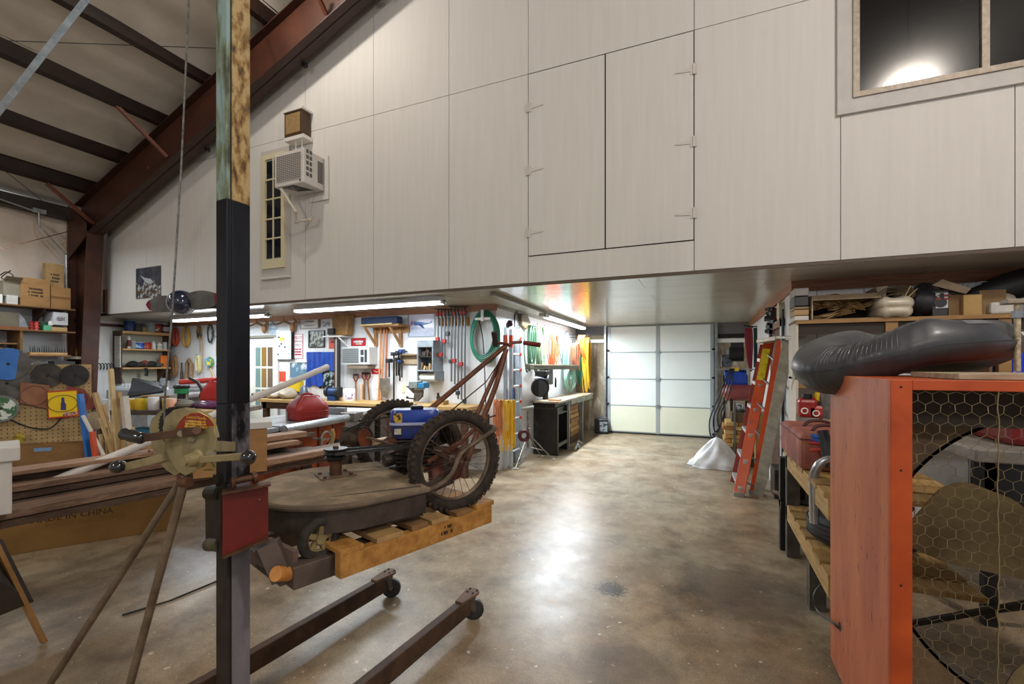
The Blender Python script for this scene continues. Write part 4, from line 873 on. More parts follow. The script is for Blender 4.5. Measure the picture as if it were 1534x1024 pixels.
# ================================================================== helper for cans, bottles
def can(lab, c, r, h, mat, lid=None, band=None, group=None, name='paint_can', cat='can', neck=0):
    c = Vector(c); t = T(name, lab, cat, c[:], group)
    P(t, 'body', MB().lathe([(r*.96, 0), (r, .006), (r, h-.006), (r*.95, h)], c, n=18), mat, smooth=True)
    if band: P(t, 'paper_label', MB().cyl(c+Vector((0, 0, h*.2)), c+Vector((0, 0, h*.75)), r*1.01, n=18, cap=False), band, smooth=True)
    if neck: P(t, 'neck', MB().lathe([(r*.9, h), (r*.4, h+neck*.5), (r*.35, h+neck)], c, n=14), lid or mat, smooth=True)
    elif lid: P(t, 'lid', MB().lathe([(r*.98, h), (r*.98, h+.008), (r*.85, h+.008), (r*.83, h+.003), (0, h+.003)], c, n=18), lid)
    return t
def coil(name, lab, c, rx, rz, n, mat, ax='Y', th=.006, cat='cord', group=None, spread=.03, droop=0, hook=True, seed=1, parts=True, tilt=0):
    rn = random.Random(seed); c = Vector(c); m = MB(); pts = []
    e = Vector((1, 0, 0)) if ax == 'Y' else Vector((0, 1, 0)); nn = Vector((0, -1, 0)) if ax == 'Y' else Vector((1, 0, 0))
    for k in range(n):
        a = rx*(1-rn.uniform(0, .25)); b = rz*(1-rn.uniform(0, .2)); oz = rn.uniform(-.0, .06)*rz; ph = rn.uniform(-.05, .05)
        for q in range(16):
            t = 2*math.pi*q/16+math.pi/2; zz = math.sin(t); w_ = (1-.55*max(0, zz)**2) if droop else 1
            pts.append(c+e*(a*w_*math.cos(t)+ph*rx)+Vector((0, 0, b*zz+oz-(rz-b)*-.9 if zz > 0 else b*zz-rn.uniform(0, .02)))+nn*(spread*(k/n)+.012*math.sin(k*2.1+t*2)))
    m.tube(pts, th, 5)
    if not hook: return one(name, m, mat, lab, cat, group, smooth=True)
    t = T(name, lab, cat, c[:], group); P(t, 'coil', m, mat, smooth=True)
    P(t, 'hook', MB().tube([c+Vector((0, 0, rz*1.0+.03))-nn*.01, c+Vector((0, 0, rz*.9+.02))+nn*(spread+.02), c+Vector((0, 0, rz*.9+.05))+nn*(spread+.03)], .004, 6), DKM)
    return t
# ================================================================== shelves on the left wall
SX = XL+.47
sh = T('wall_shelf_unit', 'long brown wooden shelves on the left wall beside the steel column', 'shelf', (XL+.2, 3.4, 1.0))
SHW = mt('6b4a2a', '8d6a40', .65, scale=5, st=(14, 1, 14), bump=.1)
for (y0, y1, z_, nm) in ((1.6, 4.28, 2.505, 0), (1.6, 4.28, 2.12, 1), (3.68, 4.22, 1.72, 2), (1.6, 3.56, 1.72, 3), (1.6, 3.56, 1.9, 4)):
    P(sh, 'shelf_board', MB().bx(XL+.01, SX, y0, y1, z_-.022, z_), SHW, bevel=.002)
for y in (3.6, 2.3): P(sh, 'upright', MB().bx(XL+.01, SX-.02, y, y+.03, 1.6, 2.098), SHW)
P(sh, 'bracket', MB().prism([(XL+.01, 3.9, 2.48), (SX-.05, 3.9, 2.48), (XL+.01, 3.9, 2.2)], (0, .02, 0)), DKW)
P(sh, 'back_panel', MB().bx(XL+.01, XL+.02, 1.6, 4.28, 1.6, 2.5), mt('bfc4c8', rough=.5))
def wbox(lab, px0, py0, px1, py1, X, d, mat, tape=False, name='cardboard_box', cat='box', z=None, gap=0, grp=None, print_=None, open_=False):
    y0, y1, z0, z1 = RX(px0, py0, px1, py1, X); z0 = z if z is not None else z0
    t = T(name, lab, cat, (X-d/2, (y0+y1)/2, z0), grp)
    P(t, 'carton', MB().bx(X-d, X, y0, y1, z0, z1), mat, bevel=.003)
    if tape: P(t, 'packing_tape', MB().bx(X, X+.001, y0, y1, (z0+z1)/2-.02, (z0+z1)/2+.02), mt('7c5a34', rough=.3))
    if print_: scrawl(t, (X+.0015, (y0+y1)/2, (z0+z1)/2), (y1-y0)*.55, (z1-z0)*.35, 3, mt('4a3620'), face='X', seed=len(print_))
    if open_: P(t, 'open_flap', MB().prism([(X, y0, z1), (X, y1, z1), (X+.1, y1, z1+.06), (X+.1, y0, z1+.06)], (0, 0, .004)), mat)
    return t
GRYC = mt('7c7464', '8c8472', .8)
wbox('large brown carton with printed lettering on the top left shelf', 31, 417, 75, 457, SX-.03, .38, CARD, z=2.505, print_='HUMMEL\nAVIATION')
wbox('grey-tan open carton tilted on small white boxes at the top shelf left end', 5, 421, 31, 441, SX-.05, .3, GRYC, z=2.62, open_=True)
wbox('small white box at the far left end of the top shelf', -12, 440, 4, 453, SX-.03, .2, WHITE, z=2.505)
wbox('small white mottled box under the tilted carton', 10, 442, 27, 456, SX-.03, .2, mt('b8b4ac', 'd5d2cc', .6, scale=30), z=2.505)
wbox('brown taped carton on the top shelf next to the column', 76, 430, 106, 460, SX-.05, .36, CARD, z=2.505, tape=True)
o = wbox('narrow tan upright carton standing on the taped one beside the column', 69, 395, 96, 429, SX-.12, .12, mt('8d7044', 'a5855a', .8), z=2.77, print_='N\nA')
one('wire_bundle', MB().tube([U(0, 412, X=SX-.1), U(10, 407, X=SX-.1), U(20, 413, X=SX-.1), U(12, 419, X=SX-.1), U(2, 415, X=SX-.1), U(16, 405, X=SX-.15)], .008, 5, smooth=4), BLACK, 'tangled dark wire on top of the tilted carton', 'wire')
# middle shelf
t = T('tool_chest', 'grey chest with curved side standing on a long reddish wooden box', 'chest', (SX-.25, 3.6, 2.2))
y0, y1, z0, z1 = RX(-30, 467, 42, 488, SX-.03)
P(t, 'chest_body', MB().prism([(SX-.4, y0, z0), (SX-.03, y0, z0), (SX-.03, y0, z1), (SX-.4, y0, z1)], (0, y1-y0-.1, 0)), mt('5d5747', '746d5a', .6, scale=6))
P(t, 'curved_side', MB().prism([(SX-.03, y1-.1, z0), (SX-.03, y1, z0), (SX-.03, y1-.03, z0+(z1-z0)*.5), (SX-.03, y1-.1, z1)], (-.37, 0, 0)), GALV)
wbox('long reddish wooden box under the grey chest', -30, 488, 43, 497, SX-.02, .4, mt('7b4529', '9a5d3a', .6, scale=6, st=(10, 1, 10)), z=2.12, name='wooden_box')
for k, (px_, w_) in enumerate(((47, 4), (54.5, 4))):
    c = U(px_, 492, X=SX-.06); c.z = 2.12
    t = T('wire_spool', ['red spool stack at the left of the pair on the middle left shelf', 'brighter red spool stack at the right of the pair on the middle left shelf'][k], 'spool', c[:])
    for j in range(3): P(t, 'spool', MB().lathe([(.035, 0), (.035, .006), (.022, .01), (.022, .035), (.035, .04), (.035, .045)], c+Vector((0, 0, j*.046)), n=14), mt(['a03028', 'e0564a'][k], rough=.4), smooth=True)
wbox('dark green canister box on the middle left shelf', 61, 482, 73, 499, SX-.12, .12, mt('24452f', '31573d', .5), z=2.12, name='green_box')
o = wbox('bright green squeeze bottle with white cap', 66, 487, 78, 500, SX-.04, .05, mt('4aa57c', '65bd92', .3), z=2.12, name='green_bottle', cat='bottle')
P(o, 'cap', MB().cyl(U(76, 487, X=SX-.06), U(76, 481, X=SX-.06), .03, n=12), WHITE, smooth=True)
wbox('white printed carton on the tan one on the middle left shelf', 80, 468, 102, 490, SX-.03, .3, mt('c3c6cc', 'cfd2d8', .5), z=2.225, print_='DO NOT\nSTACK')
wbox('low tan carton under the white printed carton', 78, 490, 101, 501, SX-.02, .3, mt('b3925c', 'c5a670', .7), z=2.12)
# drill bit rack
dr = T('drill_bit_rack', 'small wooden rack full of black drill bits on the lowest left shelf', 'rack', (SX-.1, 3.95, 1.72))
P(dr, 'rack_block', MB().bx(SX-.14, SX-.02, 3.72, 4.18, 1.72, 1.76), WOODY)
for k in range(16):
    y = 3.74+k*.028; h = .05+RND.random()*.08
    P(dr, 'drill_bit', MB().cyl((SX-.08, y, 1.76), (SX-.08, y+jit(.01), 1.76+h), .006+.006*RND.random(), .003, n=6), BLACK)
for k, (y, z_, c_, la) in enumerate(((1.9, 1.9, '9a3b24', 'orange'), (2.6, 1.9, '6d5a3a', 'brown'), (3.1, 1.9, '8a2a20', 'red'), (3.4, 1.72, 'b58a3a', 'ochre'), (3.0, 1.72, '44525e', 'slate'))):
    one('parts_bin', MB().bx(SX-.3, SX-.05, y-.12, y+.1, z_, z_+.1), mt(c_, rough=.5), la+' small parts bin low on the left wall shelves', 'bin')
# column foot box
one('breaker_box', MB().bx(SX-.25, SX-.05, 4.02, 4.3, 1.25, 1.62), mt('2a2726', '3a3634', .5), 'dark metal box in front of the column at eye height', 'box', bevel=.004)
one('column_collar', MB().bx(-10.36, -9.95, 4.3, 4.62, 1.655, 1.70), mt('b0a894', rough=.5), 'pale collar strip around the foot of the steel column', 'collar')
# yellow strap bundle
t = T('hanging_tool_bundle', 'bundle of yellow-handled tools and wires hanging right of the column', 'tool bundle', U(125, 490, X=XL+.08)[:])
X_ = XL+.1
P(t, 'strap', MB().tube([U(112, 478, X=X_), U(116, 485, X=X_), U(120, 496, X=X_)], .014, 6), BLACK)
P(t, 'yellow_tool', MB().tube([U(134, 484, X=X_), U(126, 503, X=X_), U(118, 520, X=X_), U(116, 533, X=X_)], .032, 8), mt('a8871f', '7c6420', .5, scale=12), smooth=True)
P(t, 'dark_tool', MB().tube([U(138, 484, X=X_), U(139, 500, X=X_), U(128, 505, X=X_)], .025, 7), mt('4a3420', rough=.5), smooth=True)
P(t, 'wire_loop', MB().tube([U(140, 485, X=X_), U(142, 505, X=X_), U(138, 528, X=X_), U(130, 530, X=X_), U(133, 510, X=X_), U(137, 490, X=X_)], .005, 5, smooth=4), mt('a89a6a'))
P(t, 'paper_tag', MB().prism([U(119, 527, X=X_+.03), U(128, 529, X=X_+.03), U(126, 538, X=X_+.03), U(117, 533, X=X_+.03)], (.004, 0, 0)), mt('cdc04a'))
t = T('key_rack', 'white rack with a row of black hooks on the left wall', 'rack', (XL+.02, 4.95, 1.5))
y0, y1, z0, z1 = RX(141, 543, 178, 553, XL+.03)
P(t, 'rail', MB().bx(XL+.01, XL+.03, y0, y1, z1-.02, z1), WHITE)
for k in range(8): y = y0+(k+.5)*(y1-y0)/8; P(t, 'hook', MB().tube([(XL+.03, y, z1-.01), (XL+.09, y, z1-.03), (XL+.1, y, z0+.02), (XL+.07, y, z0)], .009, 6), BLACK)
# ------------------------------------------------ paint shelf on left wall
PX = XL+.3
y0, y1 = U(184, 520, X=PX)[1], U(256, 520, X=PX)[1]; 
ps = T('paint_shelf', 'open wooden wall shelf full of paint cans near the room corner', 'shelf', (XL+.15, (y0+y1)/2, 1.3))
zz = [U(220, v, X=PX)[2] for v in (497, 522.5, 550)]
for z_ in zz: P(ps, 'shelf_board', MB().bx(XL+.01, PX, y0, y1, z_-.05 if z_ == zz[0] else z_-.03, z_), WOODY)
P(ps, 'side_panel', MB().bx(XL+.01, PX-.02, y0-.02, y0, U(185, 575, X=PX)[2], zz[0]), DKW); P(ps, 'side_panel', MB().bx(XL+.01, PX-.02, y1, y1+.02, U(250, 570, X=PX)[2], zz[0]), DKW)
P(ps, 'back_boards', MB().bx(XL+.01, XL+.018, y0, y1, zz[2]-.3, zz[0]), mt('b9b5a2', rough=.5))
P(ps, 'bracket', MB().prism([(XL+.02, y1-.1, zz[2]-.03), (PX, y1-.1, zz[2]-.03), (XL+.02, y1-.1, zz[2]-.3)], (0, .03, 0)), DKW)
P(ps, 'ruler_strip', MB().bx(PX-.2, PX-.02, y0-.035, y0-.022, U(184, 550, X=PX)[2], U(184, 503, X=PX)[2]), mt('d8d8d0', 'c0bfb8', .5, scale=40, st=(.1, .1, 1)))
def row(pxs, z_, specs, X_=None):
    for px_, (lab, r, h, m, l_, b_, nk) in zip(pxs, specs):
        c = U(px_, 500, X=X_ or PX-.12); c.z = z_; can(lab, c, r, h, m, l_, b_, 'cans and bottles on the paint shelf', neck=nk, name='paint_can' if not nk else 'spray_bottle', cat='can' if not nk else 'bottle')
row((194, 206, 215, 225, 235, 248), zz[0]+.001, [
 ('dark blue paint can at the left end of the top row', .085, .2, mt('23406e', rough=.35), GALV, None, 0), ('dark grey paint can second on the top row', .075, .15, mt('3a3c3c', rough=.4), DKM, None, 0),
 ('short tan tin on the top row', .06, .09, mt('9a8558', rough=.5), GALV, None, 0), ('grey-white tub on the top row', .08, .17, mt('9ba3a3', rough=.4), WHITE, None, 0),
 ('red and white paint can on the top row', .075, .18, mt('8e2622', rough=.35), GALV, mt('a83a30', 'd5cfcb', .5, scale=14, ramp=(.5, .55)), 0), ('dark wine-red tin at the right end of the top row', .07, .17, mt('4a2a30', rough=.35), STEEL, mt('b7b4b0'), 0)])
row((193, 200, 208, 219, 230, 239, 247, 254), zz[1]+.001, [
 ('white aerosol can with dark label, left on the second row', .03, .22, mt('c9c6c6', rough=.4), WHITE, mt('6a2a34'), .02), ('white capped jar behind the blue tub', .05, .14, mt('8a9a94', rough=.4), WHITE, None, 0),
 ('wide bright blue tub on the second row', .09, .12, mt('1d4ea8', rough=.35), mt('dfe5ea'), mt('2a5fc0', 'c9d6ee', .4, scale=14, ramp=(.5, .55)), 0), ('wide red coffee tin on the second row', .085, .12, mt('a62a1c', rough=.35), mt('c23a2a'), mt('b8321f', 'd9a83a', .4, scale=14, ramp=(.55, .6)), 0),
 ('white spray bottle in the middle of the second row', .04, .12, WHITE, WHITE, None, .05), ('white round jug on the second row', .05, .11, mt('dcdcd6', rough=.4), WHITE, mt('b9c3b2'), .03),
 ('silver tin with red cap on the second row', .04, .15, mt('b5b7b9', rough=.3), REDP, None, .02), ('dark grey jar at the right end of the second row', .04, .1, mt('4a5050', rough=.4), DKM, None, 0)])
for k, (px_, w_, h_, col_, lab) in enumerate(((198, .11, .12, '1d1d1f', 'black glove heap at the left of the third shelf'), (210, .12, .1, '35302c', 'crumpled dark rag on the third shelf'), (216, .09, .13, '8a3a30', 'reddish work glove on the third shelf'), (226, .13, .12, '23241f', 'black canvas pouch on the third shelf'), (238, .12, .1, '4a4a3c', 'olive drab bag on the third shelf'), (200, .07, .04, '3f6f8e', 'blue tape roll on the third shelf'), (236, .07, .05, '7a2b24', 'dark red rag at the front of the third shelf'))):
    c = U(px_, 540, X=PX-.08-(.08 if k > 4 else .0)); c.z = zz[2]+h_*.5
    one('work_glove' if 'glove' in lab else 'cloth_bundle', MB().grid(lambda u, v, c=c, w_=w_, h_=h_: c+Vector((w_*.8*math.sin(math.pi*v)*math.cos(2*math.pi*u)*(1+.2*math.sin(7*u+k)), w_*math.sin(math.pi*v)*math.sin(2*math.pi*u)*(1+.25*math.sin(13*u+5*v)), h_*.5*math.cos(math.pi*v)*(1+.15*math.sin(9*u)))), 18, 8, cu=True), mt(col_, rough=.8), lab, 'glove' if 'glove' in lab else 'cloth', smooth=True)
y_ = U(247, 540, X=PX)[1]
one('orange_pouch', MB().bx(PX-.1, PX-.02, y_-.06, y_+.07, zz[2], zz[2]+.24), mt('c9601a', 'de7424', .4), 'bright orange folded case standing at the right end of the third shelf', 'case', bevel=.02)
one('black_cable_drop', MB().tube([U(218, 551, X=PX+.01), U(220, 556, X=PX+.02), U(219, 563, X=PX+.02)], .03, 6), BLACK, 'black strap end hanging below the paint shelf', 'strap')
one('fly_swatter', MB().tube([U(178, 548, X=XL+.05), U(179, 565, X=XL+.05)], .008, 6).prism([U(174, 566, X=XL+.05), U(182, 564, X=XL+.05), U(187, 574, X=XL+.05), U(174, 577, X=XL+.05)], (.01, 0, 0)), mt('8a8a84', '6a6a64', .5), 'grey fly swatter hanging left of the paint shelf', 'swatter')
# ------------------------------------------------ things on the back wall, left part
Y_ = YB-.04
coil('extension_cord', 'orange-red cord coil hanging first on the back wall', U(264, 505, Y=Y_), .08, .17, 7, mt('b03a1c', 'c44c28', .5), th=.012, group='cords on the left of the back wall', droop=1)
coil('yellow_rope', 'thick yellow rope coil hanging second on the back wall', U(280, 505, Y=Y_), .095, .2, 8, mt('b8882e', 'cf9f45', .7), th=.011, group='cords on the left of the back wall')
coil('rope_bundle', 'dark and yellow rope bundle right of the yellow coil', U(299, 498, Y=Y_), .05, .12, 6, mt('a07a34', '3a3028', .7, scale=5, ramp=(.45, .55)), th=.011, group='cords on the left of the back wall', droop=1)
coil('black_cable', 'loose black cable coil with a plug on the back wall', U(316, 500, Y=Y_), .085, .18, 6, mt('26262a', rough=.4), th=.005, group='cords on the left of the back wall')
coil('braided_rope', 'brown braided rope hanging low on the back wall', U(263, 548, Y=Y_), .06, .2, 6, mt('8a6238', 'a67c4c', .8), th=.011, group='cords on the left of the back wall', droop=1, seed=3)
o = T('wooden_paddle', 'dark slim wooden bat hanging on the back wall', 'bat', U(274, 560, Y=Y_)[:])
P(o, 'handle', MB().lathe([(.018, 0), (.03, .05), (.03, .25), (.014, .34), (.014, .46), (.02, .48), (0, .485)], U(272, 578, Y=Y_), (0, 0, 1), 10), mt('3e352c', '57493a', .6), smooth=True)
o = T('leather_strap', 'tan looped leather strap on the back wall', 'strap', U(283, 560, Y=Y_)[:])
P(o, 'strap', MB().tube([U(279, 575, Y=Y_), U(280, 545, Y=Y_), U(283, 538, Y=Y_), U(287, 545, Y=Y_), U(286, 575, Y=Y_)], .035, 6), mt('82664a', '9a7c5c', .7), smooth=True)
coil('pale_rope', 'pale yellow rope hank with cream tassel on the back wall', U(298, 545, Y=Y_), .055, .17, 8, mt('c9bb84', 'ddd09c', .8), th=.011, group='cords on the left of the back wall', droop=1, seed=5)
one('hanging_chain', MB().tube([U(299, 505, Y=Y_-.02), U(300, 528, Y=Y_-.02)], .01, 5).tube([U(303, 505, Y=Y_-.02), U(304, 560, Y=Y_-.02)], .008, 5), mt('9a7a4a'), 'pair of straight rope ends hanging below the rope bundle', 'rope')
o = T('painted_paddle', 'round paddle with blue and yellow painted face and wooden handle', 'paddle', U(314, 545, Y=Y_)[:])
P(o, 'face', MB().cyl(U(314, 542, Y=Y_), U(314, 542, Y=Y_-.02), .088, n=24), mt('3f8fb5', 'd3b23c', .4, scale=14, ramp=(.46, .54), c3='2f6b4a'), smooth=True)
P(o, 'rim', MB().torus(U(314, 542, Y=Y_-.01), (0, 1, 0), .09, .013, 28, 6), mt('5c8a3a'), smooth=True)
P(o, 'handle', MB().beam(U(315, 552, Y=Y_-.01), U(320, 566, Y=Y_-.01), .035, .015, up=(0, 1, 0)), LT)
coil('thin_cord', 'pale thin cord coil on the back wall just left of the mast', U(327, 520, Y=Y_), .05, .2, 4, mt('bda97c'), th=.006, droop=1, seed=8)
coil('thin_cord', 'dangling pale cord low on the wall beside the mast', U(328, 560, Y=Y_), .04, .12, 3, mt('c9c2a8'), th=.006, droop=1, seed=9)
# poster on the loft wall
def poster(name, lab, px0, py0, px1, py1, Y, mats, cat='poster', th=.004, frame=None, words=None, wc='222222', ws=.2, rot=0):
    x0, x1, z0, z1 = RY(px0, py0, px1, py1, Y)
    t = T(name, lab, cat, ((x0+x1)/2, Y, z0))
    P(t, 'sheet', MB().bx(x0, x1, Y-th, Y, z0, z1), mats)
    if frame:
        f = .014
        P(t, 'frame', MB().bx(x0-f, x1+f, Y-th-.012, Y, z1, z1+f).bx(x0-f, x1+f, Y-th-.012, Y, z0-f, z0).bx(x0-f, x0, Y-th-.012, Y, z0, z1).bx(x1, x1+f, Y-th-.012, Y, z0, z1), frame)
    if words: text(t, words, ((x0+x1)/2, Y-th-.0012, (z0+z1)/2), ws, mt(wc))
    return t, x0, x1, z0, z1
t, x0, x1, z0, z1 = poster('aviation_poster', 'dark blue and grey poster of an airplane over snowy mountains on the loft wall', 204, 400, 241, 446, YF-.005, mt('20242e', '4e5563', .35, scale=4, c3='2e3440'))
mm = [(x0, z0), (x1, z0), (x1, z0+.2), (x0+.62, z0+.17), (x0+.5, z0+.3), (x0+.42, z0+.24), (x0+.3, z0+.36), (x0+.18, z0+.2), (x0, z0+.28)]
P(t, 'mountain', MB().prism([(min(a, x1), YF-.0105, b) for a, b in mm], (0, .001, 0)), mt('4a3a2a', 'b0b4b8', .4, scale=14, ramp=(.48, .56), c3='54565a'))
pl = [(x0+.12, z1-.12), (x0+.3, z1-.19), (x0+.42, z1-.2), (x0+.5, z1-.27), (x0+.4, z1-.29), (x0+.28, z1-.25)]
P(t, 'airplane_picture', MB().prism([(a, YF-.0125, b) for a, b in pl], (0, .001, 0)), mt('a9adb2'))
P(t, 'airplane_picture', MB().prism([(x0+.33, YF-.0125, z1-.24), (x0+.36, YF-.0125, z1-.22), (x0+.14, YF-.0125, z1-.36), (x0+.1, YF-.0125, z1-.36)], (0, .001, 0)), mt('8d9196'))
# propeller fan
fc_ = U(270, 452, D=6.6)
fn = T('propeller', 'wooden airplane propeller with red tips and dark blue spinner hanging under the loft edge', 'propeller', fc_[:])
va = (U(328, 446, D=6.6)-U(221, 457, D=6.6)).normalized()
def pblade(tip, w_, red):
    L_ = (tip-fc_).length; d = (tip-fc_).normalized(); up = Vector((0, 0, 1)); m = MB(); m2 = MB()
    def f(u, v):
        s_ = .07+u*(L_-.07); ww = w_*(.45+1.1*math.sin(math.pi*min(1, .12+u*.82)))*(1 if u < .93 else max(.25, 1-(u-.93)*9)); tw = 1-.7*u; a = (v-.5)*2
        return fc_+d*s_+up*(ww*a*.5*(1))+va.cross(up)*(a*.04*tw)+Vector((0, 0, 0))
    top = MB().grid(lambda u, v: f(u*.86, v)+va.cross(up)*-.008, 14, 5); b2 = MB().grid(lambda u, v: f(u*.86, v)+va.cross(up)*.008, 14, 5)
    m.add(top.v, top.f); m.add(b2.v, b2.f)
    P(fn, 'blade', m, mt('4f4e4c', '6a6866', .3, scale=5), smooth=True)
    m = MB(); top = MB().grid(lambda u, v: f(.86+u*.14, v)+va.cross(up)*-.009, 6, 5); b2 = MB().grid(lambda u, v: f(.86+u*.14, v)+va.cross(up)*.009, 6, 5); m.add(top.v, top.f); m.add(b2.v, b2.f)
    P(fn, 'blade_tip', m, mt('7a1c20', rough=.35), smooth=True, label='dark red painted blade tip')
pblade(U(329, 447, D=6.5), .17, 1); pblade(U(220, 458, D=6.75), .15, 1)
P(fn, 'spinner', MB().lathe([(.17, 0), (.175, .03), (.15, .09), (.1, .14), (.05, .17), (0, .18)], fc_+Vector((0, .02, .0)), (.8, -.5, -.3), 26), mt('141d33', '1f2b45', .2, coat=.6), smooth=True)
P(fn, 'backplate', MB().lathe([(.185, -.01), (.185, .0), (0, .0)], fc_+Vector((0, .02, -.01)), (.8, -.5, -.3), 26), mt('c9ced4', rough=.3))
P(fn, 'mount', MB().cyl(fc_+Vector((0, .05, 0)), (fc_.x+.1, YF+.2, ZC-.001), .03).cyl(fc_+Vector((0, .03, 0)), (fc_.x, YF-.01, fc_.z+.02), .05), DKM)
# shop light fixtures
def tube_light(lab, a, b, w=.13):
    a = Vector(a); b = Vector(b); d = (b-a).normalized(); s_ = Vector((d.y, -d.x, 0)); t = T('tube_light', lab, 'light', ((a+b)/2)[:], 'fluorescent shop lights')
    P(t, 'housing', MB().beam(a, b, w*.5, .05), mt('c9c9c6', rough=.4)); P(t, 'reflector', MB().beam(a+Vector((0, 0, -.028)), b+Vector((0, 0, -.028)), w, .008), WHITE)
    for s2 in (-1, 1): P(t, 'tube', MB().cyl(a+s_*(.035*s2)+d*.03+Vector((0, 0, -.052)), b+s_*(.035*s2)-d*.03+Vector((0, 0, -.052)), .017, n=12), mt('eef6ff', rough=.4, emit=9), smooth=True)
    for q in (a+d*.01, b-d*.01): P(t, 'end_cap', MB().box(q+Vector((0, 0, -.045)), (.02, .02, .05)).beam(q-s_*w*.5+Vector((0, 0, -.04)), q+s_*w*.5+Vector((0, 0, -.04)), .02, .05), WHITE)
    return t
tube_light('long twin tube light under the loft edge over the tool wall', (-5.6, 5.0, 2.40), (-3.05, 5.0, 2.40))
tube_light('twin tube light at the far left under the loft behind the propeller', (-8.9, 5.25, 2.40), (-6.5, 5.25, 2.40))
tube_light('twin tube light over the hanging hoses in the corridor', (-2.42, 7.15, 2.40), (-2.46, 9.85, 2.40))
one('light_channel', MB().beam((-2.34, 4.95, 2.415), (-2.42, 7.1, 2.415), .07, .045).box((-2.42, 7.0, 2.37), (.08, .1, .06)), mt('8f8a80', rough=.5), 'bare unlit metal channel running from the loft edge to the lit corridor fixture', 'channel')
# high bay lamps
def highbay(lab, c, r=.3):
    c = Vector(c); t = T('high_bay_lamp', lab, 'lamp', c[:])
    P(t, 'shade', MB().lathe([(.08, .32), (.12, .3), (r*.8, .12), (r, 0), (r-.008, 0), (r*.78, .12), (.1, .29)], c, n=28), mt('a9a9a4', rough=.3, metal=.6), smooth=True)
    P(t, 'lens', MB().lathe([(0, .02), (r-.02, .02), (r-.02, .03), (0, .03)], c, n=28), mt('fff6e8', emit=14))
    P(t, 'stem', MB().cyl(c+Vector((0, 0, .3)), (c.x, c.y, roofz(c.x)-.13), .015), DKM)
highbay('round high bay lamp hanging over the right half of the shop', (2.95, .45, 6.0), .33)
highbay('added round high bay lamp hanging out of view behind the camera', (-3.6, -4.2, 5.6))  # lamp added out of view to light the room from behind
t = T('flush_lamp', 'flat round lamp fixed close under the roof before the loft wall', 'lamp', (-4.6, 3.2, 6.5))
P(t, 'housing', MB().cyl((-4.6, 3.2, 6.5), (-4.6, 3.2, 6.56), .16, n=24), GALV)
P(t, 'lens', MB().cyl((-4.6, 3.2, 6.485), (-4.6, 3.2, 6.499), .14, n=24), mt('fff6e8', emit=14))
# ================================================================== left workbench with jars
WB = T('left_workbench', 'dark wooden workbench along the left wall and corner, crowded with jars and tools', 'workbench', (-8.2, 4.7, 0))
def seg(nm, px0, py0, px1, py1, D0, D1, depth, th, mat, z=None):
    a = U(px0, py0, D=D0); b = U(px1, py1, D=D1); d = (b-a); n_ = Vector((d.y, -d.x, 0)).normalized()
    if n_.dot(a) < 0: n_ = -n_
    a.z = b.z = (a.z+b.z)/2 if z is None else z
    P(WB, nm, MB().prism([a, b, b+n_*depth, a+n_*depth], (0, 0, -th)), mat, bevel=.003); return a, b, n_
TOPW = mt('4a4038', '6e6254', .6, scale=6, bump=.05)
a, b, n_ = seg('bench_top', 136, 616, 345, 613, 5.9, 5.9, .75, .06, TOPW)
jz = a.z
for q in (.03, .5, .97):
    c = a.lerp(b, q)+n_*.1; P(WB, 'leg', MB().bx(c.x-.04, c.x+.04, c.y-.04, c.y+.04, 0, jz-.06), DKW)
P(WB, 'lower_shelf', MB().prism([(p.x, p.y, .45) for p in (a+n_*.05, b+n_*.05, b+n_*.7, a+n_*.7)], (0, 0, -.03)), DKW)
for q in (.2, .35, .6, .75):
    c = a.lerp(b, q)+n_*.3; one('storage_tote', MB().box(c*Vector((1, 1, 0))+Vector((0, 0, .575)), (.26, .3, .24)), mt(('3a94b8', '8a2a24', 'b34a2c', '8a6a40')[int(q*5)-1 if q > .3 else 0], rough=.5), {.2: 'light blue tote on the shelf under the jars', .35: 'dark red crate on the shelf under the jars', .6: 'brick red tray on the shelf under the jars', .75: 'tan box at the right of the shelf under the jars'}[q], 'tote', bevel=.008)
def onb(px_, off): # point on bench top at pixel column, off behind the front edge
    aa = a+n_*off; d = b-a; ra = (px_-767)/FPX; dx = ra*CC-SS; dy = ra*SS+CC
    t = (aa.x*d.y-aa.y*d.x)/(dx*d.y-dy*d.x); return Vector((dx*t, dy*t, jz))
for k, (px_, off, r, h, c1, lid, lab) in enumerate(((160, .12, .045, .13, 'c9d2d6', 'e8eef2', 'pale blue capped jar at the left of the bench jar row'), (169, .1, .05, .14, 'd6d6d2', '8ab0cc', 'white jar second in the bench jar row'), (178, .2, .045, .13, 'cfcabb', 'e6e6e0', 'cream jar third in the bench jar row'),
   (194, .1, .058, .14, 'c9a62e', 'e9e6de', 'yellow jar with white lid on the bench'), (209, .1, .052, .14, 'd2ad1e', 'd8c23a', 'yellow square-labelled tub on the bench'), (218, .16, .04, .15, 'b5a82a', '1f1f1d', 'yellow bottle with black side on the bench'),
   (230, .1, .062, .16, 'd4d2d4', 'ececec', 'big white jar in the middle of the bench row'), (240, .2, .045, .15, '2c2624', '3a2a24', 'black bottle right of the big white jar'), (249, .14, .045, .14, 'c9b23a', 'e2d78a', 'yellow-orange bottle on the bench right part'), (257, .12, .055, .14, 'e2a78a', 'dfd7c8', 'salmon-labelled jar at the right of the bench row'))):
    c = onb(px_, off); can(lab, c, r, h, mt(c1, rough=.4), mt(lid, rough=.4), None, 'jars along the left workbench', name='storage_jar', cat='jar')
c = onb(213, .45); one('small_box', MB().box(c+Vector((0, 0, .06)), (.12, .1, .12)), mt('c8a29a', 'd8d0cc', .5, scale=8, ramp=(.49, .52)), 'white and red small box behind the yellow tubs', 'box'); 
P0 = onb(215, .5)
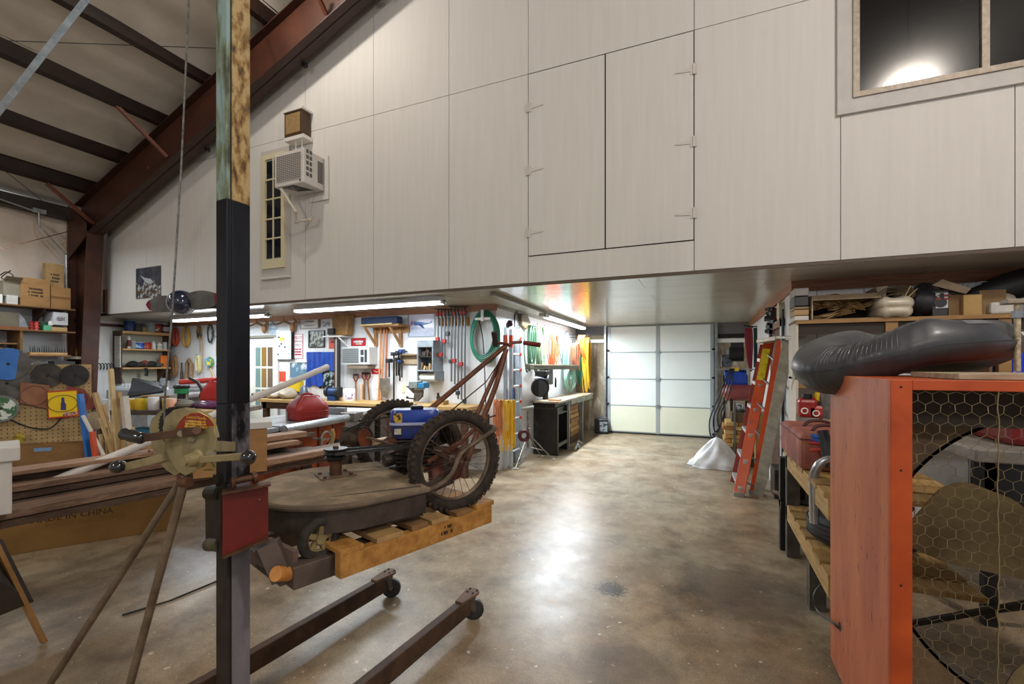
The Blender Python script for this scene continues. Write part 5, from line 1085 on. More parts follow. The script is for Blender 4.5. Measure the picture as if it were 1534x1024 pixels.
one('ammo_carton', MB().box(onb(232, .42)+Vector((0, 0, .14)), (.42, .12, .05)), mt('96704a', rough=.7), 'flat brown carton lying behind the big white jar', 'box')
one('purple_bag', MB().grid(lambda u, v: onb(312, .18)+Vector((.3*math.cos(2*math.pi*u)*math.sin(math.pi*v)**.5 if v not in (0, 1) else 0, .12*math.sin(2*math.pi*u)*math.sin(math.pi*v)**.5 if v not in (0, 1) else 0, .055+.055*-math.cos(math.pi*v)*(1+.1*math.sin(20*u)))), 24, 8, cu=True), mt('4a2248', '6a3a68', .25, scale=8, coat=.5), 'shiny purple plastic bag lying at the right of the workbench', 'bag', smooth=True)
one('grey_sack', MB().grid(lambda u, v: onb(278, .2)+Vector((.14*math.cos(2*math.pi*u)*math.sin(math.pi*v), .12*math.sin(2*math.pi*u)*math.sin(math.pi*v), .06-.06*math.cos(math.pi*v)*(1+.1*math.sin(20*u)))), 20, 8, cu=True), mt('5a554c', '7a7468', .8, scale=8), 'dull grey sack left of the purple bag', 'bag', smooth=True)
one('brown_carton', MB().box(onb(300, -.12)+Vector((0, 0, -.06)), (.5, .2, .16)), mt('93703f', 'a5804c', .8), 'brown carton edge in front of the purple bag', 'box')
# second bench behind along back wall, with metal stock
z2 = 1.07
P(WB, 'rear_top', MB().bx(XL+.45, -7.95, 5.35, YB-.02, z2-.05, z2), TOPW)
P(WB, 'rear_leg', MB().bx(XL+.5, XL+.58, 5.38, 5.46, 0, z2-.05), DKW); P(WB, 'rear_leg', MB().bx(-8.05, -7.97, 5.38, 5.46, 0, z2-.05), DKW)
m1 = onb(165, .62)
one('grey_tool_cabinet', MB().box((-9.4, 4.98, .56), (.9, .5, 1.1), Matrix.Rotation(.2, 3, 'Z')), mt('77787a', '8f9092', .5), 'grey metal cabinet with white trays on top at the left wall', 'cabinet', bevel=.01)
t = T('socket_tray', 'white tray of sockets standing on the grey cabinet', 'tray', (-9.4, 4.98, 1.11))
P(t, 'tray', MB().box((-9.4, 4.98, 1.13), (.8, .36, .04), Matrix.Rotation(.2, 3, 'Z')), mt('c6ccd2', rough=.4))
for k in range(10): P(t, 'socket', MB().cyl((-9.75+k*.075, 4.88+k*.015, 1.15), (-9.75+k*.075, 4.88+k*.015, 1.21), .022, n=10), mt('d6dade', rough=.3, metal=.4))
for k in range(5): P(t, 'socket', MB().cyl((-9.7+k*.15, 5.02+k*.03, 1.15), (-9.7+k*.15, 5.02+k*.03, 1.26), .035, n=10), DKM)
t = T('open_black_case', 'black open tool case with raised lid on the rear bench', 'case', (-8.9, 5.3, z2+.0))
q0 = U(196, 590, D=7.0); q1 = U(245, 585, D=7.2)
P(t, 'case_tray', MB().prism([U(190, 596, D=6.9), U(245, 588, D=7.1), U(250, 578, D=7.4), U(200, 572, D=7.4)], (0, 0, .03)), BLACK)
P(t, 'case_lid', MB().prism([U(194, 590, D=7.0), U(246, 583, D=7.2), U(240, 574, D=7.4), U(198, 566, D=7.3)], (0, .04, 0)), BLACK)
P(t, 'case_support', MB().prism([U(192, 597, D=6.95), U(250, 592, D=7.15), U(252, 600, D=7.15), U(192, 612, D=6.95)], (0, .3, 0)), mt('6a5f50'))
one('tablet_screen', MB().prism([U(238, 583, D=7.3), U(247, 583, D=7.3), U(249, 566, D=7.4), U(240, 566, D=7.4)], (0, .02, 0)), mt('2a2c33', rough=.2), 'small dark tilted screen on the rear bench', 'screen')
for k, (px0, py, col_) in enumerate(((268, 571, 'b23a34'), (274, 578, 'b7babf'), (278, 583, '9c9fa5'), (282, 589, 'c2c5c9'))):
    one('metal_tube_stock', MB().cyl(U(px0, py+2, D=6.7), U(334, py-3, D=7.0), .045, n=12), mt(col_, rough=.35, metal=.4), ['red tube topmost of the tube stack on the rear bench', 'light tube second from the top of the tube stack', 'grey tube third of the tube stack on the rear bench', 'bottom pale tube of the tube stack on the rear bench'][k], 'tube', 'stock tubes on the rear bench', smooth=True)
one('black_strap', MB().tube([U(284, 566, D=6.55), U(296, 572, D=6.5), U(303, 584, D=6.5), U(300, 594, D=6.6)], .022, 6), BLACK, 'black strap slung around the tube stack', 'strap', smooth=True)
t = T('cord_reel', 'green cord reel with dark cable on the workbench behind the winch', 'reel', U(272, 592, D=6.3)[:])
P(t, 'reel', MB().cyl(U(272, 589, D=6.3), U(272, 581, D=6.3), .085, n=18), mt('177a46', rough=.4), smooth=True); P(t, 'cable', MB().torus(U(272, 579, D=6.3), (0, 0, 1), .07, .03, 20, 8), BLACK, smooth=True); P(t, 'reel_base', MB().cyl(U(272, 597, D=6.3), U(272, 589, D=6.3), .05, n=12), BLACK)
def gascan(lab, c, w_, d_, h_, rz, mat, spout=True):
    c = Vector(c); t = T('gas_can', lab, 'fuel can', c[:], 'plastic fuel cans'); M_ = Matrix.Rotation(rz, 3, 'Z')
    def f(u, v):
        a = 2*math.pi*u; cx = math.copysign(abs(math.cos(a))**.35, math.cos(a)); sy = math.copysign(abs(math.sin(a))**.35, math.sin(a))
        if v < .08: s_ = .9+.1*v/.08
        elif v < .45: s_ = 1
        else: s_ = 1-.55*((v-.45)/.55)**1.6
        return c+M_ @ Vector((cx*w_/2*s_, sy*d_/2*max(s_, .5), h_*v))
    m = MB().grid(f, 40, 18, cu=True); m.f.append(tuple(i*18 for i in range(40))); m.f.append(tuple(i*18+17 for i in range(40)))
    P(t, 'tank', m, mat, smooth=True)
    for k in range(3): P(t, 'molded_rib', MB().tube([f(u/40, .15+.1*k)+(f(u/40, .15+.1*k)-(c+Vector((0, 0, h_*(.15+.1*k)))))*.01 for u in range(40)], .004, 5, closed=True), mat)
    P(t, 'handle', MB().tube([c+M_ @ Vector((-w_*.2, 0, h_*.97)), c+M_ @ Vector((-w_*.12, 0, h_*1.06)), c+M_ @ Vector((w_*.08, 0, h_*1.07)), c+M_ @ Vector((w_*.17, 0, h_*.97))], .014, 8, smooth=3), mat, smooth=True)
    P(t, 'cap', MB().lathe([(.03, 0), (.03, .035), (0, .036)], c+M_ @ Vector((w_*.26, 0, h_*.86)), M_ @ Vector((.4, 0, 1)), 14), BLACK if spout else mat, smooth=True)
    return t
RD = mt('7e1b16', '9c2620', .4, scale=3); RD2 = mt('b4241e', rough=.35)
c = U(322, 600, D=6.2); c.z = jz
gascan('bright red fuel can on the workbench just left of the mast', onb(324, .45), .34, .26, .36, .3, RD2)
# ================================================================== table saw
A = Vector((-3.86, 3.3, 0)); B = Vector((-4.12, 5.0, 0)); sd = (B-A).normalized(); sn = Vector((-sd.y, sd.x, 0))   # towards -x
ST = T('table_saw', 'orange cabinet table saw with grey steel top and long aluminium front rail', 'table saw', (A+sd*.8+sn*.4)[:])
SM = Matrix(((sd.x, sn.x, 0), (sd.y, sn.y, 0), (0, 0, 1)))
def sb(nm, u0, u1, v0, v1, z0, z1, mat, **k):
    m = MB().box((0, 0, 0), (u1-u0, v1-v0, z1-z0), SM); c = A+sd*((u0+u1)/2)+sn*((v0+v1)/2)+Vector((0, 0, (z0+z1)/2)); m.v = [p+c for p in m.v]; return P(ST, nm, m, mat, **k)
ORG = mt('8c3a10', 'a94a18', .5, scale=4, bump=.03)
sb('cabinet', .12, 1.25, .16, .75, .08, .87, ORG, bevel=.01); sb('cabinet_base', .1, 1.27, .14, .77, 0, .08, DKM)
for u in (.35, .72, .98): sb('cabinet_rib', u, u+.07, .145, .16, .1, .86, mt('7a300c', rough=.5))
sb('saw_table', .05, 1.35, .1, .85, .89, .94, mt('8d9298', 'abb0b5', .3, .5, scale=5), bevel=.004)
sb('extension_table', 1.36, 2.05, .1, .85, .89, .93, mt('aeb2b5', 'c2c6c8', .35, scale=5)); sb('extension_leg', 1.97, 2.03, .12, .18, 0, .89, DKM); sb('extension_leg', 1.97, 2.03, .72, .78, 0, .89, DKM)
sb('left_wing', -.3, .04, .1, .85, .89, .93, mt('9fa4a9', rough=.4, metal=.3)); sb('miter_slot', .0, 1.3, .3, .315, .9395, .9405, BLACK); sb('miter_slot', .0, 1.3, .62, .635, .9395, .9405, BLACK)
P(ST, 'front_rail', MB().cyl(A+sd*.0+Vector((0, 0, .915)), A+sd*1.05+Vector((0, 0, .915)), .045, n=18), mt('a3a8ab', 'bdc2c5', .3, .7, scale=6), smooth=True)
P(ST, 'front_rail', MB().cyl(A+sd*1.3+Vector((0, 0, .915)), A+sd*2.2+Vector((0, 0, .915)), .045, n=18), mt('a3a8ab', 'bdc2c5', .3, .7, scale=6), smooth=True)
sb('rip_fence', 1.08, 1.28, -.08, .12, .86, .97, mt('6f6a66', '8a8580', .4, .5, scale=9), bevel=.01); sb('rip_fence_bar', 1.13, 1.2, .1, .9, .945, 1.02, mt('8f9296', rough=.35, metal=.6))
P(ST, 'fence_handle', MB().tube([A+sd*1.2+Vector((0, 0, .9)), A+sd*1.2-sn*.1+Vector((0, 0, .86)), A+sd*1.2-sn*.12+Vector((0, 0, .8))], .02, 8), BLACK)
hw = U(471, 653, Y=3.9); P(ST, 'hand_wheel', MB().torus(A+sd*.62-sn*.02+Vector((0, 0, .72)), sn, .085, .013, 28, 8).beam(A+sd*.54-sn*.02+Vector((0, 0, .72)), A+sd*.70-sn*.02+Vector((0, 0, .72)), .02, .01).cyl(A+sd*.62+sn*.16+Vector((0, 0, .72)), A+sd*.62-sn*.04+Vector((0, 0, .72)), .014), mt('6a6458', 'a09a8c', .5, scale=20), smooth=True)
sb('guard_assembly', .45, .8, .35, .37, .94, 1.04, mt('9a9690', rough=.5)); 
P(ST, 'warning_tag', MB().prism([A+sd*1.28-sn*.1+Vector((0, 0, .85)), A+sd*1.36-sn*.1+Vector((0, 0, .85)), A+sd*1.36-sn*.1+Vector((0, 0, .6)), A+sd*1.28-sn*.1+Vector((0, 0, .62))], sn*.002), mt('e2e4ea', '8d93a3', .5, scale=40, ramp=(.55, .6)))
gp = A+sd*.62+sn*.22+Vector((0, 0, .942))
gascan('dark red fuel can standing on the table saw top', gp, .4, .3, .27, 1.3, RD)
one('saw_blade_leaning', MB().cyl(U(502, 676, D=5.2), U(503, 676, D=5.22), .14, n=26), mt('3a3c3e', rough=.4, metal=.6), 'grey round blade leaning at the foot of the table saw', 'saw blade')
t = T('claw_hammer', 'wooden handled tool leaning against the saw cabinet', 'hammer', U(497, 690, D=4.9)[:]); P(t, 'handle', MB().tube([U(495, 674, D=4.9), U(500, 650, D=4.9), U(497, 642, D=4.9)], .02, 8), LT2, smooth=True)
# tool pile on the saw wing
t = T('hand_plane', 'grey hand tool with round parts lying on the saw top left of the red can', 'tool', U(440, 612, D=5.4)[:])
P(t, 'body', MB().torus(U(440, 611, D=5.3), (.5, -1, .4), .05, .012, 20, 6).box(U(450, 606, D=5.3), (.16, .05, .06)), mt('8a8580', rough=.4, metal=.5))
# ================================================================== rear bench along back wall
RB = T('rear_workbench', 'pale-topped wooden workbench along the tool wall', 'workbench', (-5.6, 5.7, 0))
P(RB, 'bench_top', MB().bx(-7.0, -2.95, 5.45, YB-.03, .93, .98), mt('b08c55', 'c9a66c', .5, scale=5, st=(1, 10, 10)), bevel=.004)
P(RB, 'apron', MB().bx(-6.98, -2.97, 5.5, 5.53, .82, .93), DKW)
for x in (-6.9, -5.6, -4.3, -3.05): P(RB, 'leg', MB().bx(x-.04, x+.04, 5.5, 5.58, 0, .93), DKW)
P(RB, 'lower_shelf', MB().bx(-6.9, -3.0, 5.5, 5.95, .3, .33), DKW)
def onr(px_, y=5.65): p = U(px_, 600, Y=y); p.z = .98; return p
for k, (px_, col_, lab, sx, sz) in enumerate(((412, 'c6bfb2', 'heap of cream rags on the rear bench', .22, .14), (432, 'b0a593', 'beige crumpled cloth beside the rags', .16, .16), (395, '7d6b56', 'brown cloth heap at the left end of the rear bench', .18, .1))):
    c = onr(px_)
    one('cloth_heap', MB().grid(lambda u, v, c=c, sx=sx, sz=sz, k=k: c+Vector((sx*math.sin(math.pi*v)*math.cos(2*math.pi*u)*(1+.2*math.sin(9*u*2+k)), .14*math.sin(math.pi*v)*math.sin(2*math.pi*u), sz*.5*(1-math.cos(math.pi*v))*(1+.2*math.sin(17*u+6*v)))), 26, 10, cu=True), mt(col_, rough=.85, c2=None), lab, 'cloth', smooth=True)
t = T('router', 'blue-grey router motor with black knobs on the rear bench', 'power tool', onr(455)[:])
c = onr(455); P(t, 'motor', MB().lathe([(.06, 0), (.07, .02), (.07, .1), (.05, .2), (.03, .23), (0, .23)], c, n=18), mt('5a6470', '7a8694', .35, .4, scale=12), smooth=True); P(t, 'knob', MB().ball(c+Vector((.1, -.02, .1)), .035).cyl(c+Vector((.0, 0, .08)), c+Vector((.1, -.02, .1)), .012), BLACK, smooth=True)
t = T('yellow_drill_case', 'yellow power tool behind the router', 'power tool', onr(442, 5.85)[:]); c = onr(442, 5.85)
P(t, 'body', MB().box(c+Vector((0, 0, .2)), (.32, .1, .2)).cyl(c+Vector((-.1, 0, .26)), c+Vector((.12, 0, .32)), .06), mt('d8b81c', rough=.4), bevel=.02)
P(t, 'stand', MB().box(c+Vector((0, 0, .05)), (.2, .1, .1)), BLACK)
t = T('bench_grinder', 'dark blue bench grinder with black wheels right of the red can', 'grinder', onr(500)[:]); c = onr(500)
P(t, 'motor', MB().cyl(c+Vector((-.08, 0, .14)), c+Vector((.08, 0, .14)), .07, n=16).box(c+Vector((0, 0, .04)), (.14, .14, .08)), mt('1d3a6a', rough=.4), smooth=True)
for s_ in (-1, 1): P(t, 'wheel_guard', MB().cyl(c+Vector((s_*.09, 0, .14)), c+Vector((s_*.14, 0, .14)), .085, n=20), mt('202226', rough=.5), smooth=True)
t = can('white plastic tub with blue and red label on the rear bench', onr(523), .095, .19, WHITE, WHITE, mt('dcdce2', '7a4a8a', .4, scale=9, ramp=(.55, .6)), name='powder_tub', cat='tub')
one('yellow_clamp', MB().tube([onr(512, 5.7)+Vector((-.06, 0, .02)), onr(512, 5.7)+Vector((0, 0, .08)), onr(512, 5.7)+Vector((.05, 0, .02))], .018, 6), YEL, 'small yellow clamp lying beside the white tub', 'clamp')
# bench vise region
bv_ = T('wall_vise', 'grey and blue vise on a curved iron bracket by the tool wall', 'vise', (U(622, 600, Y=5.8).x, 5.8, .98))
P(bv_, 'jaw', MB().bx(*RY(615, 571, 628, 581, 5.75)[:2], 5.7, 5.85, *RY(615, 571, 628, 581, 5.75)[2:]).bx(*RY(622, 576, 632, 584, 5.75)[:2], 5.72, 5.83, *RY(622, 576, 632, 584, 5.75)[2:]), mt('6a7674', '98a29f', .4, .5, scale=18), bevel=.008)
P(bv_, 'blue_housing', MB().bx(*RY(629, 573, 638, 581, 5.75)[:2], 5.7, 5.85, *RY(629, 573, 638, 581, 5.75)[2:]), mt('1f6f9a', rough=.4), bevel=.01)
P(bv_, 'bracket', MB().prism([U(607, 578, Y=5.75), U(618, 577, Y=5.75), U(632, 585, Y=5.75), U(631, 594, Y=5.75), U(624, 601, Y=5.75), U(619, 601, Y=5.75), U(620, 590, Y=5.75), U(612, 582, Y=5.75)], (0, .06, 0)), mt('4a423c', '6a625a', .5, .4, scale=12), bevel=.005)
P(bv_, 'handle', MB().cyl(U(610, 596, Y=5.72), U(622, 597, Y=5.72), .01).ball(U(610, 595, Y=5.72), .02), DKM)
one('wall_outlet', MB().bx(*RY(602, 577, 607, 588, YB)[:2], YB-.01, YB, *RY(602, 577, 607, 588, YB)[2:]), CREAM, 'cream outlet plate on the back wall left of the vise', 'outlet', bevel=.002)
t = T('small_drill_press', 'small dark tool standing on tan wood at the right of the rear bench', 'tool', U(660, 605, Y=5.7)[:])
P(t, 'wood_block', MB().bx(*RY(651, 600, 668, 608, 5.7)[:2], 5.62, 5.78, .98, 1.04), LT2); P(t, 'tool', MB().cyl(U(657, 600, Y=5.7), U(656, 588, Y=5.7), .03, .015).box(U(658, 595, Y=5.7), (.07, .04, .03)), DKM, smooth=True)
# ================================================================== wall-mounted stuff on the back wall
W = YB-.002
dd = S('door_3', MB().bx(U(376, 500, Y=W).x, U(415, 500, Y=W).x, YB-.03, YB-.005, .02, 2.0), mt('dcdcd2', rough=.5))
xs = [U(v, 550, Y=W).x for v in (384, 411)]
for i in range(3):
    for j in range(3):
        x0 = xs[0]+.02+i*(xs[1]-xs[0])/3; x1 = xs[0]-.01+(i+1)*(xs[1]-xs[0])/3; z0 = .75+j*.39
        S('pane', MB().bx(x0, x1, YB-.034, YB-.03, z0, z0+.35), mt(('6f8a84', '8a6a3a', '6d5a4a')[i], rough=.1, coat=.5), dd)
S('casing', MB().bx(xs[1]+.04, xs[1]+.13, YB-.045, YB-.005, 0, 2.06), WHITE, dd); S('header', MB().bx(xs[0]-.3, xs[1]+.13, YB-.06, YB-.005, 2.06, 2.1), mt('8a8674'), dd)
S('door_knob', MB().ball((xs[0]+.0, YB-.07, 1.0), .03), DKM, dd, smooth=True)
def antlers(lab, px_, py_, sx):
    c = U(px_, py_, Y=W-.06); t = T('mounted_antlers', lab, 'antlers', c[:], 'antlers over the white door')
    P(t, 'skull_plate', MB().ball(c, (.05, .04, .09)), mt('8a5c34', 'a87a4c', .5, scale=12), smooth=True)
    for s_ in (-1, 1):
        P(t, 'antler', MB().tube([c+Vector((s_*.03, 0, .05)), c+Vector((s_*.14*sx, -.05, .1)), c+Vector((s_*.28*sx, -.12, .05)), c+Vector((s_*.33*sx, -.16, .13))], [.02, .018, .014, .008], 7, smooth=4), mt('5c3f28', '8a6a48', .5, scale=14), smooth=True)
        P(t, 'tine', MB().tube([c+Vector((s_*.14*sx, -.05, .1)), c+Vector((s_*.11*sx, -.1, .18))], [.014, .005], 6), mt('6a4a30'), smooth=True)
antlers('left pair of mounted brown antlers over the white door', 396, 492, .9); antlers('right pair of mounted antlers above the white board', 438, 490, 1)
poster('wall_sign', 'narrow light blue sign with rows of white lines below the antlers', 405, 481, 415, 501, W, mt('7f9db4', 'c0ced9', .4, scale=14, st=(.2, 1, 1), ramp=(.45, .52)), 'sign', .006)
t, x0, x1, z0, z1 = poster('notice_board', 'white metal board with papers, magnets and a yellow note beside the door', 416, 493, 438, 538, W-.03, mt('b9bfc4', 'dfe3e6', .4, scale=3), 'board', .03)
P(t, 'side_edge', MB().bx(x1, x1+.02, YB-.06, YB-.005, z0, z1), DKM)
P(t, 'yellow_note', MB().bx(x0+.09, x0+.2, YB-.068, YB-.062, z0+.34, z0+.39), YEL); P(t, 'paper', MB().bx(x0+.09, x0+.2, YB-.068, YB-.062, z0+.02, z0+.2), WHITE)
P(t, 'paper', MB().bx(x0+.02, x1-.02, YB-.066, YB-.062, z0+.42, z1-.03), mt('d5d9dc', 'f0f2f4', .5, scale=20))
for q in ((.08, .24), (.07, .4), (.05, .09), (.22, .22), (.13, .28)): P(t, 'magnet', MB().cyl((x0+q[0], YB-.06, z0+q[1]), (x0+q[0], YB-.072, z0+q[1]), .014), BLACK)
t, x0, x1, z0, z1 = poster('pilot_sign', 'white sign with red border and words, PILOT at top', 440, 500, 454, 537, W, mt('b5353c', rough=.4), 'sign', .004)
P(t, 'sign_face', MB().bx(x0+.008, x1-.008, W-.006, W-.004, z0+.008, z1-.008), mt('e3dfe2', rough=.4))
text(t, 'PILOT', ((x0+x1)/2, W-.0075, z1-.07), .075, mt('b5353c')); text(t, 'PARKING', ((x0+x1)/2, W-.0075, z1-.135), .048, mt('b5353c'))
text(t, 'ONLY', ((x0+x1)/2, W-.0075, z1-.2), .055, mt('a5353c')); scrawl(t, ((x0+x1)/2, W-.0075, z1-.32), .17, .14, 3, mt('b5353c'))
t, x0, x1, z0, z1 = poster('metal_sign', 'long whitish sign with grey lettering near the ceiling', 451, 477, 477, 491, W, mt('c9c6c2', 'dcdad6', .5, scale=8), 'sign', .008, mt('a8a29a'))
scrawl(t, ((x0+x1)/2, W-.01, z1-.05), .26, .06, 1, mt('7a767a'), seed=3); scrawl(t, ((x0+x1)/2, W-.01, z0+.04), .24, .03, 1, mt('8a868a'), seed=4)
P(t, 'end_bracket', MB().bx(x1+.02, x1+.05, W-.03, W, z0, z1), mt('6a5a4a'))
t, x0, x1, z0, z1 = poster('hanging_plaque', 'small grey plaque hanging from a triangle of string', 483, 480, 494, 489, W, mt('6d6f72', 'b9bcc0', .5, scale=30, ramp=(.48, .52)), 'sign', .008)
P(t, 'string', MB().tube([(x0+.01, W-.004, z1), ((x0+x1)/2, W-.01, z1+.13), (x1-.01, W-.004, z1)], .003, 4), WHITE)
poster('framed_picture', 'dark framed picture with a patchwork of small grey and green shapes', 464, 496, 486, 519, W, mt('2b3030', 'a0a6a0', .35, scale=16, ramp=(.47, .53), c3='5a5f3f'), 'picture', .008, BLACK)
t, x0, x1, z0, z1 = poster('red_poster', 'orange-red poster with a dark top strip beside the framed picture', 493, 496, 505, 522, W, mt('c8452f', 'd4553c', .5), 'poster')
P(t, 'top_strip', MB().bx(x0, x1, W-.006, W-.004, z1-.14, z1), mt('3b4a5c', '7a6a5a', .5, scale=20)); P(t, 'mark', MB().bx(x0+.05, x1-.03, W-.006, W-.004, z0+.1, z0+.13), mt('5a2a24'))
# small bracket shelf with hat
t = T('bracket_shelf', 'small white bracket shelf on the back wall holding a brown leather bag', 'shelf', U(510, 508, Y=W-.1)[:])
zz_ = U(510, 503, Y=W-.1).z; xa, xb = U(498, 503, Y=W).x, U(525, 503, Y=W).x
P(t, 'board', MB().bx(xa, xb, YB-.22, YB-.003, zz_-.02, zz_), WHITE); P(t, 'brace', MB().beam((xb-.08, YB-.2, zz_-.02), (xb-.02, YB-.01, zz_-.2), .02, .02), WHITE)
t = T('leather_bag', 'big brown leather bag standing on the bracket shelf', 'bag', (xa+.3, YB-.12, zz_))
x0, x1, z0, z1 = RY(503, 472, 528, 503, W-.1)
P(t, 'body', MB().prism([(x0, YB-.2, z1-.03), (x0+.03, YB-.2, z1), (x1, YB-.2, z1), (x1-.03, YB-.2, zz_+.002), (x0+.06, YB-.2, zz_+.002), (x0+.01, YB-.2, z1-.2)], (0, .15, 0)), mt('6a4a24', '8f6a3a', .6, scale=8, bump=.2), bevel=.015)
P(t, 'black_pouch', MB().box((x0+.03, YB-.23, zz_+.07), (.13, .06, .1)), BLACK, bevel=.01)
# blue shirts
def drape(name, lab, px0, py0, px1, py1, Y, mat, n=9, cat='cloth', amp=.02):
    x0, x1, z0, z1 = RY(px0, py0, px1, py1, Y)
    m = MB().grid(lambda u, v: Vector((x0+(x1-x0)*u+.02*math.sin(5*v+u*3)*v, Y-.03-amp*math.sin(u*n*2)*(.3+v), z1-(z1-z0)*v-.02*math.sin(u*11)*v)), 40, 12)
    m2 = MB().grid(lambda u, v: Vector((x0+(x1-x0)*u+.02*math.sin(5*v+u*3)*v, Y-.018-amp*math.sin(u*n*2)*(.3+v), z1-(z1-z0)*v-.02*math.sin(u*11)*v)), 40, 12); m.add(m2.v, m2.f)
    return one(name, m, mat, lab, cat, smooth=True)
drape('blue_apron', 'bright blue cloth hanging on the right over the mirror', 483, 527, 504, 555, W, mt('16409a', '1f55b8', .7, scale=6))
drape('blue_towel', 'longer bright blue cloth hanging at the left of the pair', 461, 527, 484, 578, W+.0, mt('143a92', '1b4cae', .7, scale=6))
poster('wall_picture', 'mirror-like picture with dark reflections painted in, under the blue cloth', 478, 555, 506, 582, W, mt('1c2420', '9fb0b5', .15, scale=9, ramp=(.5, .56)), 'picture')  # reflections are put into the colour as dark and pale blotches
poster('window_picture', 'pale blue framed pane left of the blue cloth', 436, 543, 462, 566, W, mt('5d7f95', 'd5dce0', .3, scale=3, ramp=(.5, .55)), 'picture', .01, mt('b9bab5'))
poster('red_flyer', 'red flyer with green band low on the wall beside the door', 416, 556, 428, 571, W, mt('cc4a30', '7f6a4a', .5, scale=8, ramp=(.55, .6)), 'poster')
poster('sketch_paper', 'white paper with faint line drawing beside the door', 416, 540, 432, 553, W, mt('d9dadc', '9aa0a5', .5, scale=26, ramp=(.6, .66)), 'paper')
for k, (px_, c_, la) in enumerate(((508, '5c4432', 'dark brown'), (512, 'b9b4a8', 'whitish'), (516, '26242a', 'black'))):
    one('upright_board', MB().bx(U(px_-1.8, 550, Y=W).x, U(px_+1.8, 550, Y=W).x, YB-.09-.03*k, YB-.06-.03*k, .985, U(510, 505, Y=W-.06).z), mt(c_, rough=.6), la+' board standing upright under the bracket shelf', 'board')
# window air conditioner in the tool wall
t = T('wall_air_conditioner', 'off-white air conditioner set in the tool wall with grey grille', 'air conditioner', U(538, 545, Y=W)[:])
x0, x1, z0, z1 = RY(517, 520, 558, 546, W-.12)
P(t, 'housing', MB().bx(x0, x1, YB-.2, YB-.003, z0, z1), mt('c3c5c4', rough=.5), bevel=.01)
gx1 = x0+(x1-x0)*.62
gb = P(t, 'grille_back', MB().bx(x0+.02, gx1, YB-.204, YB-.2, z0+.03, z1-.02), mt('55585a', rough=.6))
for k in range(14): zq = z0+.035+k*(z1-z0-.06)/14; P(gb, 'louver', MB().bx(x0+.02, gx1, YB-.212, YB-.204, zq, zq+.009), mt('8d9090', rough=.5))
for a_, b_ in (((.7, .8), (.15, .45)), ((.7, .8), (.55, .85)), ((.84, .92), (.15, .85))): P(t, 'control_panel', MB().bx(x0+(x1-x0)*a_[0], x0+(x1-x0)*a_[1], YB-.206, YB-.2, z0+(z1-z0)*b_[0], z0+(z1-z0)*b_[1]), mt('3a3e40', rough=.4))
P(t, 'support', MB().bx(x0+.1, x1-.05, YB-.18, YB-.003, z0-.06, z0-.012), mt('7a6a58'))
t, x0, x1, z0, z1 = poster('red_warning_sign', 'red sign with white lettering on top of the air conditioner', 526, 506, 548, 518, W, mt('b3262c', rough=.4), 'sign')
scrawl(t, ((x0+x1)/2, W-.0055, z1-.06), .22, .07, 1, WHITE, seed=6); scrawl(t, ((x0+x1)/2, W-.0055, z0+.035), .2, .035, 1, WHITE, seed=7)
t, x0, x1, z0, z1 = poster('red_arrow_sign', 'red sign with a white tick right of the air conditioner', 557, 552, 573, 560, W, mt('b3262c', rough=.4), 'sign')
P(t, 'white_tick', MB().beam(((x0+x1)/2-.06, W-.006, z1-.03), ((x0+x1)/2, W-.006, z0+.03), .004, .02, up=(0, 1, 0)).beam(((x0+x1)/2, W-.006, z0+.03), ((x0+x1)/2+.07, W-.006, z1-.02), .004, .02, up=(0, 1, 0)), WHITE)
poster('red_scribble', 'white paper with red strokes below the red tick sign', 559, 562, 573, 582, W, mt('dcdcdc', 'c2403a', .5, scale=7, ramp=(.55, .6)), 'paper')
# shovels & forks handles
def tool(lab, px_, py0, py1, mat, head=None, dgrip=False, name='garden_tool', r=.015, Y=W-.05, lean=0, grp='long-handled tools on the back wall', hm=None):
    a = U(px_, py0, Y=Y); b = U(px_+lean, py1, Y=Y); t = T(name, lab, 'tool', b[:], grp)
    P(t, 'handle', MB().cyl(a, b, r, n=9), mat, smooth=True)
    if dgrip: P(t, 'grip', MB().tube([a, a+Vector((-.05, 0, .07)), a+Vector((-.045, 0, .13)), a+Vector((.045, 0, .13)), a+Vector((.05, 0, .07)), a], .013, 7), hm or mt('6a2a20', rough=.4), smooth=True); P(t, 'crosspiece', MB().cyl(a+Vector((-.05, 0, .12)), a+Vector((.05, 0, .12)), .016), BLACK)
    if head == 'shovel': P(t, 'blade', MB().grid(lambda u, v: b+Vector(((u-.5)*.2*(1-.6*max(0, v-.6)**1*2), -.02-.05*math.sin(math.pi*u), -.3*v)), 9, 8), mt('6a6258', '8a8276', .5, .5, scale=12), smooth=True)
    return t
WH = mt('8a5a34', 'a87448', .5, scale=6, st=(1, 1, .3))
tool('D-handled spade with red-brown grip under the air conditioner', 533, 572, 606, WH, dgrip=True)
tool('darker D-handled fork, left of the close pair near the wall', 546, 570, 607, mt('5c3c24', '7c5434', .5), dgrip=True)
tool('D-handled shovel, right of the close pair near the wall', 551, 570, 607, mt('6a4628', '8a6238', .5), dgrip=True, lean=3)
tool('pale wooden stake leaning between the spade and the fork', 541, 575, 607, mt('c9a88c', 'dbbfa5', .6), r=.03)
tool('long straight tan handle hanging from the broom shelf, leftmost', 571, 488, 604, mt('b87f52', 'cf9a6c', .5), lean=-4)
tool('long tan handle second from the left under the broom shelf', 576, 490, 604, mt('b87f52', 'cf9a6c', .5), lean=-6)
tool('reddish handle third from the left under the broom shelf', 580, 492, 566, mt('9a5434', 'b06a48', .5), lean=-2, head='shovel', name='shovel')
tool('black iron bar hanging down from the clamp cluster', 590, 540, 600, BLACK, r=.014)
